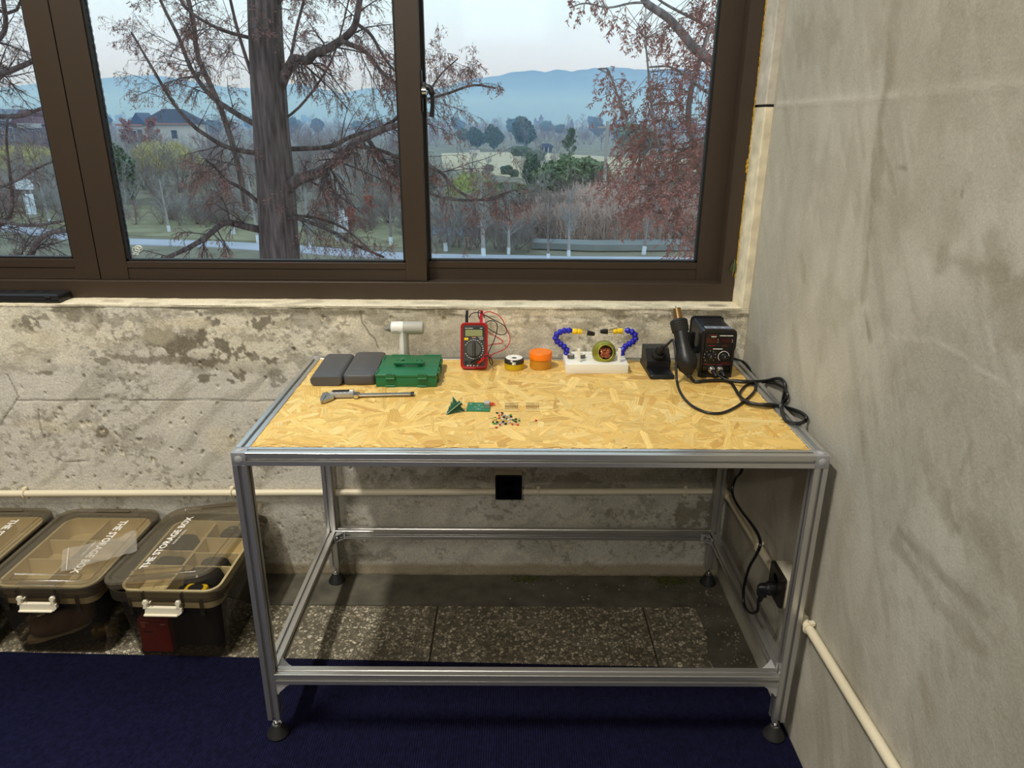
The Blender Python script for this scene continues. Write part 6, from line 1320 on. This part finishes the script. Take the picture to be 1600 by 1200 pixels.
def reeds(seed):
    rs_ = np.random.RandomState(seed); n = 380; d = rs_.normal(size=(n, 3)) * np.array([.22, .22, 0]) + np.array([0, 0, 1.]); d /= np.linalg.norm(d, axis=1, keepdims=True); P = [rs_.normal(size=(n, 3)) * np.array([.8, .8, 0])]
    for _ in range(4): d = d + rs_.normal(size=d.shape) * .09 + np.array([.02, 0, -.03]); d /= np.linalg.norm(d, axis=1, keepdims=True); P.append(P[-1] + d * rs_.uniform(.5, .95, (n, 1)))
    P = np.stack(P, 1); return [('blades', np_tubes(P, np.linspace(.016, .008, 5)[None] * np.ones((n, 1)), 3), M_REED, True), ('plumes', leaflets(P[:, 3:], 26, .12, rs_, .22, -.7, 0.0), M_REED, True), ('dead_leaves', leaflets(P[:, :4], 9, .45, rs_, .045, .3), M_REED, True)]

# far right / left bank of scrub, spread by sight over the ground beyond the road
protos = {}
def put(key, make, px, py, sc, label=None, group=None, name=None, cat=None, sz=None, rot=None):
    if key not in protos: o = protos[key] = plant(name, make(), label, cat, group)
    else: o = copy_tree(protos[key])
    q = gp(px, py); o.location = (q[0], q[1], G); o.rotation_euler = (0, 0, rr.uniform(0, 6.28) if rot is None else rot); o.scale = (sc, sc, sc * (sz or 1))
    o['label'] = label; o['category'] = cat
    if group: o['group'] = group
    elif 'group' in o: del o['group']
    return o
rr = random.Random(31)
NB = 'bare bushes beyond the road'; LB = 'leafless tangled bush in the scrub beyond the road'
kinds = [('b0', lambda: bare_bush(1, M_SCRUB)), ('b1', lambda: bare_bush(2, M_SCRUB2, 3.0, 11, .6)), ('b2', lambda: bare_bush(3, M_SCRUB3, 3.8, 8, .35)), ('b3', lambda: bare_bush(4, M_SCRUB, 2.6, 12, .7))]
cnt = 0
for px0, px1, y0, y1, n, s0, s1 in ((645, 850, 335, 396, 60, .22, .5), (455, 640, 335, 376, 34, .25, .5), (-30, 110, 320, 345, 12, .4, .7), (200, 410, 330, 356, 22, .28, .5)):
    for i in range(n): k = kinds[rr.choice([0, 0, 1, 2, 3])]; py = rr.uniform(y0, y1); put(k[0], k[1], rr.uniform(px0, px1), py, rr.uniform(s0, s1), LB, NB, 'bare_bush', 'bush')
for row, (y0, y1, n, s0, s1) in enumerate(((344, 356, 14, .30, .55), (332, 350, 32, .45, .8), (312, 332, 38, .65, 1.05), (290, 312, 40, .8, 1.25), (266, 290, 32, .95, 1.45), (250, 266, 26, 1.0, 1.5))):
    for i in range(n):
        px = -40 + (1240 / n) * (i + rr.uniform(-.3, 1.3)); py = rr.uniform(y0, y1) + (max(0, px - 300) * .03 if row < 2 else 0)
        if 640 < px < 1120 and (row >= 4 or (row == 3 and rr.random() < .5)): continue
        if px < 640 and row == 4 and rr.random() < .4: continue
        k = kinds[rr.choice([0, 0, 1, 2, 3])]; put(k[0], k[1], px, py, rr.uniform(s0, s1), LB, NB, 'bare_bush', 'bush'); cnt += 1
for i, (px, py, sc, lab) in enumerate(((870, 362, 1.1, 1), (905, 366, 1.2, 1), (940, 362, 1.25, 1), (975, 366, 1.2, 1), (1010, 362, 1.2, 1), (1050, 366, 1.2, 1), (850, 372, .9, 1), (890, 376, 1.0, 1), (930, 378, 1.0, 1), (970, 380, 1.0, 1), (1020, 380, 1.0, 1), (1075, 376, 1.1, 1), (1100, 362, 1.2, 1), (920, 350, 1.2, 1), (960, 348, 1.3, 1), (1000, 348, 1.2, 1), (830, 372, .7, 1), (1060, 350, 1.2, 1), (880, 350, .9, 1), (945, 370, 1.2, 1), (995, 374, 1.2, 1))):
    put('reed' + str(i % 3), (lambda s_=i % 3: reeds(40 + s_)), px + rr.uniform(-8, 8), py - 2, sc * .62, 'pinkish dry reed clump in the bed beyond the right pane', 'reed clumps', 'reed_clump', 'reeds')
# trees with limewashed feet along the road
ORDT = []
M_YT = [(2, 362), (77, 352), (268, 362), (362, 366), (402, 380), (484, 388), (612, 384), (530, 378), (660, 388), (703, 392), (754, 402), (797, 398), (856, 406), (888, 402), (170, 368), (1000, 398)]
for i, (px, py) in enumerate(M_YT):
    put('wt' + str(i % 3), (lambda s_=i % 3: tree_shape(60 + s_, M_SCRUB3 if s_ else M_SCRUB, 5.2)), px, py, rr.uniform(.55, .75), 'young bare tree with a whitewashed trunk foot beside the road', 'whitewashed trees along the road', 'young_tree', 'tree')
for px, py in ((762, 303), (1000, 300), (738, 292), (868, 296)):
    put('wt1', None, px, py, .62, 'bare tree with a whitewashed trunk foot near the straw field', 'whitewashed trees by the field', 'young_tree', 'tree')
# willows, evergreens
put('w0', lambda: willow(70, M_WILLOW, 4.2, 6.2), 45, 290, .60, 'wide yellow willow below the brown house in the left pane', None, 'willow_tree', 'tree')
put('w0', None, 262, 292, .66, 'wide yellow willow in front of the white house', None, 'willow_tree', 'tree')
put('w1', lambda: willow(71, M_WILLOW2, 3.0, 5.2), 738, 320, .46, 'small yellow green willow low in the right pane', None, 'willow_tree', 'tree')
ev = lambda s_, m_, rx, rz, zc, n, sz: (lambda: [trunk_part(zc, .22, M_BARK2), ('crown', crown(s_, n, rx, rz, zc, sz), m_, True)])
put('e0', ev(80, M_EVG, 3.6, 4.2, 6.0, 5200, .34), 820, 232, .66, 'tall dark round evergreen left of the pointed towers', None, 'evergreen_tree', 'tree')
put('e0', None, 772, 236, .5, 'dark evergreen farther left at the back of the field', None, 'evergreen_tree', 'tree'); put('e0', None, 745, 234, .45, 'dark evergreen by the white wall across the field', None, 'evergreen_tree', 'tree')
put('e1', ev(81, M_EVG2, 3.8, 2.3, 2.2, 5200, .30), 893, 303, .74, 'broad green dome shaped bush in front of the red tree', None, 'evergreen_bush', 'bush')
put('e2', ev(82, M_EVG, 1.6, 3.0, 4.0, 3000, .24), 830, 298, .45, 'narrow dark tree with a pale trunk in the straw field', None, 'evergreen_tree', 'tree')
put('e3', ev(83, M_EVG, 1.7, 1.5, 1.4, 2600, .2), 791, 273, .38, 'clipped dark round shrub at the edge of the straw field', None, 'round_shrub', 'bush'); put('e3', None, 803, 277, .30, 'smaller clipped round shrub right beside the dark one', None, 'round_shrub', 'bush'); put('e3', None, 765, 268, .30, 'clipped round shrub farther left in the field', None, 'round_shrub', 'bush')
put('e1', None, 836, 252, .40, 'light green round tree behind the straw field', None, 'evergreen_bush', 'bush'); put('e1', None, 815, 244, .42, 'low dark hedge bush left of the light round tree', None, 'evergreen_bush', 'bush')
put('e4', ev(84, M_EVG, 2.6, 3.6, 3.6, 4200, .3), 182, 318, .55, 'dark evergreen against the left edge of the middle pane', None, 'evergreen_tree', 'tree'); put('e5', ev(85, M_EVG, .7, 2.6, 2.6, 1500, .18), 207, 312, .6, 'slim dark cypress beside the yellow willow', None, 'cypress', 'tree')
put('e4', None, 620, 300, .42, 'mottled green tree at the right edge of the middle pane', None, 'evergreen_tree', 'tree'); put('e4', None, 662, 304, .4, 'dark green tree beside the central window stile', None, 'evergreen_tree', 'tree'); put('e1', None, 825, 316, .34, 'dark low bush in front of the field edge', None, 'evergreen_bush', 'bush'); put('e1', None, 795, 310, .3, 'dark low bush left along the field edge', None, 'evergreen_bush', 'bush')
pl_ = lambda: tree_shape(90, M_SCRUB3, 8.0, False, leaf_mat('thin green grey leaves', (110, 120, 84), .3, 1), .34, 4)
put('t0', pl_, 888, 268, .58, 'large loose grey green tree behind the domed bush', None, 'loose_tree', 'tree'); put('t0', None, 555, 300, .45, 'loose grey green tree behind the thick trunk', None, 'loose_tree', 'tree')
rt = lambda: tree_shape(91, M_TWIG2, 7.5, False, leaf_mat('brick red leaves', (168, 112, 94), .3, 1), .3, 3)
put('t1', rt, 206, 255, .8, 'rust coloured slim tree in front of the white house', None, 'rust_tree', 'tree'); put('t1', None, 246, 262, .82, 'rust coloured tree before the dark roof', None, 'rust_tree', 'tree')
put('t2', lambda: tree_shape(92, M_TWIG2, 4.6, False, M_REDLEAF, .2, 2), 552, 372, .38, 'reddish small tree near the road right of the thick trunk', None, 'red_tree', 'tree'); put('t2', None, 580, 352, .42, 'reddish small tree farther back right of the thick trunk', None, 'red_tree', 'tree'); put('t2', None, 650, 372, .36, 'reddish small tree near the central stile', None, 'red_tree', 'tree'); put('t2', None, 335, 342, .34, 'coral red sapling left of the thick trunk', None, 'red_tree', 'tree'); put('t2', None, 1090, 372, .45, 'red sapling low at the right of the right pane', None, 'red_tree', 'tree')
# belt of distant trees
DB = 'distant trees along the horizon'
for i in range(120):
    px = -30 + 1250 / 120 * (i + rr.uniform(-.4, .4)); py = rr.uniform(200, 214)
    if 160 < px < 320 and rr.random() < .5: py = 200
    k = rr.choice(['f0', 'f0', 'f1', 'f2', 'f3', 'f3'])
    mk_ = {'f0': lambda: tree_shape(95, M_SCRUB, 8, False), 'f1': lambda: [trunk_part(5, .2, M_BARK2), ('crown', crown(96, 1500, 3.4, 3.4, 4.6, .5), M_EVG, True)], 'f2': lambda: [trunk_part(5, .2, M_BARK2), ('crown', crown(97, 1500, 3.6, 2.8, 4.0, .5), M_EVG2, True)], 'f3': lambda: bare_bush(98, M_SCRUB2, 6, 12, .5)}[k]
    put(k, mk_, px, py, rr.uniform(.65, 1.15), 'hazy tree in the belt along the horizon', DB, 'distant_tree', 'tree')
for i in range(110):
    px = -30 + 1250 / 110 * (i + rr.uniform(-.4, .4)); py = rr.uniform(218, 248)
    if 650 < px < 960 and py > 236: py = 226
    k = rr.choice(['f0', 'f0', 'f0', 'f3', 'f2', 'f3', 'f3'] if px > 640 else ['f0', 'f3', 'f3']); put(k, None, px, py, rr.uniform(.5, .95), 'grey tree in the middle distance behind the scrub', 'middle distance trees', 'distant_tree', 'tree')
for i in range(70):
    px = -60 + 1320 / 70 * (i + rr.uniform(-.4, .4)); put(rr.choice(['f1', 'f2', 'f1', 'f0']), None, px, rr.uniform(189.5, 193), rr.uniform(.8, 1.6), 'tiny tree on the far edge of the plain', 'far plain trees', 'distant_tree', 'tree')

# ---- houses
M_HW = mat('white rendered wall', (214, 208, 200), .9, var=.06, vscale=.3); M_HB = mat('brown stone wall', (112, 98, 92), .9, var=.15, vscale=.6); M_ROOF = mat('dark slate roof', (60, 62, 72), .8, var=.15, vscale=.6); M_ROOFR = mat('brown red roof', (112, 70, 62), .8, var=.15, vscale=.6); M_ROOFG = mat('grey roof', (120, 122, 128), .8); M_WIN = mat('dark house window', (52, 64, 76), .15); M_EAVE = mat('pink brown eaves', (170, 122, 104), .8)
def house(px, py, label, build_, rz=0):
    q = gp(px, py); t_ = thing('house', (q[0], q[1], G), label, 'house', rz=rz); build_(t_); return t_
def hip(mb, x0, x1, y0, y1, z0, z1, ins):
    yc = (y0 + y1) / 2; mb.add([(x0, y0, z0), (x1, y0, z0), (x1, y1, z0), (x0, y1, z0), (x0 + ins, yc, z1), (x1 - ins, yc, z1)], [(0, 1, 5, 4), (2, 3, 4, 5), (3, 0, 4), (1, 2, 5), (0, 3, 2, 1)])
def gable(mb, x0, x1, y0, y1, z0, z1): hip(mb, x0, x1, y0, y1, z0, z1, 0.01) if False else mb.add([(x0, y0, z0), (x1, y0, z0), (x1, y1, z0), (x0, y1, z0), ((x0 + x1) / 2, y0, z1), ((x0 + x1) / 2, y1, z1)], [(0, 1, 4), (1, 2, 5, 4), (2, 3, 5), (3, 0, 4, 5), (0, 3, 2, 1)])
def win(t_, x0, x1, y, z0, z1):
    f = MB(); f.box(x0 - .12, x1 + .12, y - .12, y + .1, z0 - .12, z1 + .12); w_ = f.build('window', M_HW, t_, smooth=0); p = MB(); p.box(x0, x1, y - .16, y, z0, z1); p.build('pane', M_WIN, w_, smooth=0)
def white_house(t_):                                   # about 95 m off: 1 px = 0.085 m
    b = MB(); b.box(-3.6, 4.6, 0, 8, 0, 5.1); b.box(-7.4, -3.4, -.6, 7, 0, 4.9); b.build('wall', M_HW, t_, smooth=0)
    b = MB(); hip(b, -4.2, 5.3, -.8, 8.8, 5.1, 7.6, 3.0); b.build('roof', M_ROOF, t_, smooth=0); b = MB(); b.box(-4.2, 5.3, -.85, -.6, 4.95, 5.2); b.box(-7.8, -3.2, -1.2, -.9, 4.7, 5.0); b.build('eaves', M_EAVE, t_, smooth=0)
    b = MB(); gable(b, -5.6, -2.6, -1.0, 5, 4.9, 6.9); b.build('gable_roof', mat('blue slate roof', (62, 80, 108), .6), t_, smooth=0)
    b = MB(); b.box(-7.0, -3.6, -1.6, -.5, 2.0, 4.1); b.build('bay', M_HB, t_, smooth=0)
    for x0, x1 in ((-6.8, -6.0), (-5.9, -5.1), (-5.0, -4.2)): win(t_, x0, x1, -1.6, 2.4, 3.9)
    win(t_, 1.2, 2.2, 0, 2.6, 4.0); win(t_, -2.6, -1.8, 0, 4.0, 4.8)
    for x in (-6.0, -4.8): b = MB(); b.box(x, x + .3, -1.5, -1.2, 0, 2.0); b.build('column', M_HW, t_, smooth=0)
house(262, 240, 'white rendered house with a dark hipped roof and a blue gable', white_house, 4)
def brown_house(t_):
    b = MB(); b.box(-8, 2.2, 0, 8, 0, 5.0); b.box(2.2, 6, -.8, 7, 0, 4.4); b.build('wall', M_HB, t_, smooth=0)
    b = MB(); hip(b, -8.6, 4.5, -.8, 8.8, 5.0, 7.4, 2.4); b.build('roof', M_ROOFG, t_, smooth=0); b = MB(); gable(b, .2, 5.6, -1.4, 6, 4.8, 7.3); b.build('gable_roof', M_ROOFR, t_, smooth=0)
    b = MB(); b.box(2.0, 6.4, -1.6, -1.2, 4.2, 5.0); b.build('fascia', mat('pale fascia', (190, 186, 182), .8), t_, smooth=0)
    for x in (-5.4, -3.2, -1.0): win(t_, x, x + .7, 0, 2.2, 4.2)
    win(t_, 4.2, 5.4, -.8, 2.0, 3.8); b = MB(); b.box(-3.6, -2.6, 2.4, 2.6, 6.1, 6.5, M=T(0, -.9, 0)); b.build('skylight', M_HW, t_, smooth=0)
house(30, 238, 'brown stone house with a grey roof behind the left willow', brown_house, -6)
def castle(t_):
    for x, r_, h_, hr in ((0, 3.2, 15, 8), (-9, 2.4, 12, 6)):
        mb = MB(); mb.lathe([(r_, 0), (r_, h_)], 14, T(x, 0, 0)); tw_ = mb.build('tower', mat('tan tower wall', (150, 134, 118), .9), t_); mb = MB(); mb.lathe([(r_ * 1.25, h_), (.05, h_ + hr)], 14, T(x, 0, 0)); mb.build('tower_roof', M_ROOFR, tw_)
    mb = MB(); mb.box(-8, 12, 0, 8, 0, 10); mb.build('wall', mat('tan hall wall', (150, 138, 124), .9), t_, smooth=0); mb = MB(); hip(mb, -9, 13, -1, 9, 10, 13, 4); mb.build('roof', M_ROOFG, t_, smooth=0)
house(845, 202, 'tan building with two pointed brown tower roofs on the horizon', castle).scale = (.45, .45, .45)
def pavilion(t_):
    mb = MB(); hip(mb, -4.5, 4.5, -3, 3, 2.6, 4.4, 2.4); mb.build('roof', mat('dark violet roof', (58, 56, 72), .8), t_, smooth=0)
    for x in (-3.4, -1.1, 1.1, 3.4): mb = MB(); mb.box(x - .3, x + .3, -2.2, -1.8, 0, 2.6); mb.build('column', M_HW, t_, smooth=0)
    mb = MB(); mb.box(-3.6, 3.6, -1.5, 2.2, 0, 2.6); mb.build('wall', mat('dark pavilion wall', (70, 66, 66), .9), t_, smooth=0)
house(853, 238, 'low pavilion with a dark roof behind the straw field', pavilion).scale = (.38, .38, .38)
def cottage(t_):
    mb = MB(); mb.box(-4.5, 4.5, 0, 9, 0, 5); mb.build('wall', M_HW, t_, smooth=0); mb = MB(); gable(mb, -5.2, 5.2, -.6, 9.6, 4.8, 9.4); mb.build('roof', M_ROOFG, t_, smooth=0)
    mb = MB(); gable(mb, -4.4, 4.4, -.8, -.5, 5, 8.8); mb.build('gable_wall', M_HW, t_, smooth=0); win(t_, -1, 1, -.6, 4.8, 7)
h0 = house(937, 203, 'white gabled cottage farthest right on the horizon', cottage); h0.scale = (.5, .5, .5)
for px, py, sc, lab in ((903, 198.5, .75, 'white gabled cottage nearest the red spire tree on the horizon'), (916, 198.3, .7, 'white gabled cottage in the middle of the horizon row')):
    c_ = copy_tree(h0); q = gp(px, py); c_.location = (q[0], q[1], G); c_.scale = (sc, sc, sc); c_['label'] = lab
q = gp(742, 244); t = thing('garden_wall', (q[0], q[1], G), 'short white wall at the far left of the straw field', 'wall'); mb = MB(); mb.box(-2.8, 2.8, 0, .4, 0, 2.4); mb.build('wall_body', M_HW, t, smooth=0); mb = MB(); mb.box(-3, 3, -.2, .6, 2.4, 2.7); mb.build('coping', M_ROOFG, t, smooth=0); t.scale = (.32, .32, .45)
q = gp(893, 204); t = thing('spire_tree', (q[0], q[1], G), 'reddish spire shaped conifer on the horizon', 'tree'); V, Fq = crown(99, 1600, 4, 9, 9, .7); V[:, :2] *= np.clip(1.25 - V[:, 2:3] / 17, .05, 1); o = array_mesh('crown', V, Fq, M_LEAFBR, t); o['kind'] = 'stuff'; mb = MB(); mb.lathe([(.4, 0), (.1, 16)], 8); mb.build('trunk', M_BARK2, t); t.scale = (.42, .42, .42)
q = gp(943, 318); t = thing('utility_pole', (q[0], q[1], G), 'thin concrete pole in front of the red tree', 'pole'); mb = MB(); mb.lathe([(.14, 0), (.10, 6.0)], 10); mb.build('post', M_SCRUB3, t); mb = MB(); mb.box(-.7, .7, -.06, .06, 5.5, 5.65); mb.build('crossarm', M_SCRUB3, t)
# white sign boards by the road
q = gp(57, 360); t = thing('road_sign', (q[0], q[1], G), 'white board sign on posts beside the road in the left pane', 'sign')
mb = MB(); mb.box(-.30, -.06, -.03, .03, .9, 2.0, M=R('Z', 8)); mb.box(.0, .24, -.03, .03, .9, 2.0, M=R('Z', -6)); mb.build('board', M_WHITEWASH, t, smooth=0); mb = MB(); mb.box(-.62, .34, -.05, .05, 2.25, 2.75); mb.box(-.1, .1, -.06, .06, 2.6, 2.85); mb.build('header', M_WHITEWASH, t, smooth=0); mb = MB()
for x in (-.2, .14): mb.box(x - .04, x + .04, -.04, .04, 0, 2.3)
mb.build('post', M_SCRUB3, t, smooth=0)
q = gp(535, 378); t = thing('road_sign', (q[0], q[1], G), 'small white post sign beside the road right of the thick trunk', 'sign'); mb = MB(); mb.box(-.35, .35, -.05, .05, .5, 1.3); mb.box(-.12, .2, -.06, .06, 1.3, 1.7); mb.build('board', M_WHITEWASH, t, smooth=0); mb = MB(); mb.box(-.05, .05, -.04, .04, 0, .5); mb.build('post', M_SCRUB3, t, smooth=0)

# ---- mountains and the haze between
prof_ = [(-900, 150), (-500, 128), (-200, 150), (0, 138), (60, 131), (110, 129), (160, 122), (200, 118), (240, 117), (300, 126), (350, 136), (400, 138), (460, 130), (500, 138), (535, 147), (580, 136), (600, 138), (650, 147), (700, 134), (740, 123), (780, 118), (800, 113), (830, 110), (850, 112.5), (868, 108), (890, 112), (930, 106), (960, 105), (1000, 108), (1060, 108), (1130, 112), (1300, 104), (1600, 130), (2100, 118), (2500, 150)]
YM = 3000.; xs_m = np.linspace(-900, 2500, 420); hy = np.interp(xs_m, [p[0] for p in prof_], [p[1] for p in prof_]); ridge = np.array([at(x, y, 1, YM) for x, y in zip(xs_m, hy)])
nv = 26; Vm = []
for i in range(len(xs_m)):
    x, z = ridge[i][0], ridge[i][2]
    for j in range(nv):
        f = j / (nv - 1); yy = YM - 1100 + 1100 * f; nn = fbm(np.array([x / 210.]), np.array([yy / 210.]), 5, 3)[0] - .5; zz = (G + (z - G) * f ** 1.15) + nn * 95 * math.sin(f * PI) ** 1.0 + (vnoise(np.array([x / 26.]), np.array([f * 3]), 1)[0] - .5) * 5 * f
        Vm.append((x * (1 - .12 * (1 - f)), yy, zz))
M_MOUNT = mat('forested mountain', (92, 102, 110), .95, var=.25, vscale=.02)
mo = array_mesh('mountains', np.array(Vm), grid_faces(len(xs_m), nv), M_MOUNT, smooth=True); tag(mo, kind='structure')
hz = bpy.data.materials.new('blue air haze'); hz.use_nodes = True; n = hz.node_tree; n.nodes.clear(); ho = n.nodes.new('ShaderNodeOutputMaterial')
vs1 = n.nodes.new('ShaderNodeVolumeScatter'); vs1.inputs['Color'].default_value = (.30, .53, 1.0, 1); vs1.inputs['Density'].default_value = HAZE; vs1.inputs['Anisotropy'].default_value = 0.6
n.links.new(vs1.outputs[0], ho.inputs['Volume']); SC.cycles.volume_bounces = 3
mb = MB(); mb.box(-2600, 2600, 50, 3150, G - 2, 58); hzo = mb.build('haze', hz, smooth=0); tag(hzo, 'thin blue air haze lying over the plain before the mountains', 'haze', kind='stuff')

ordinal([o_ for o_ in COL.objects if o_.get('group') == 'whitewashed trees along the road'], 'the young bare trees with whitewashed feet along the road')
ordinal([o_ for o_ in COL.objects if o_.get('group') == 'whitewashed trees by the field'], 'the whitewashed bare trees by the straw field')
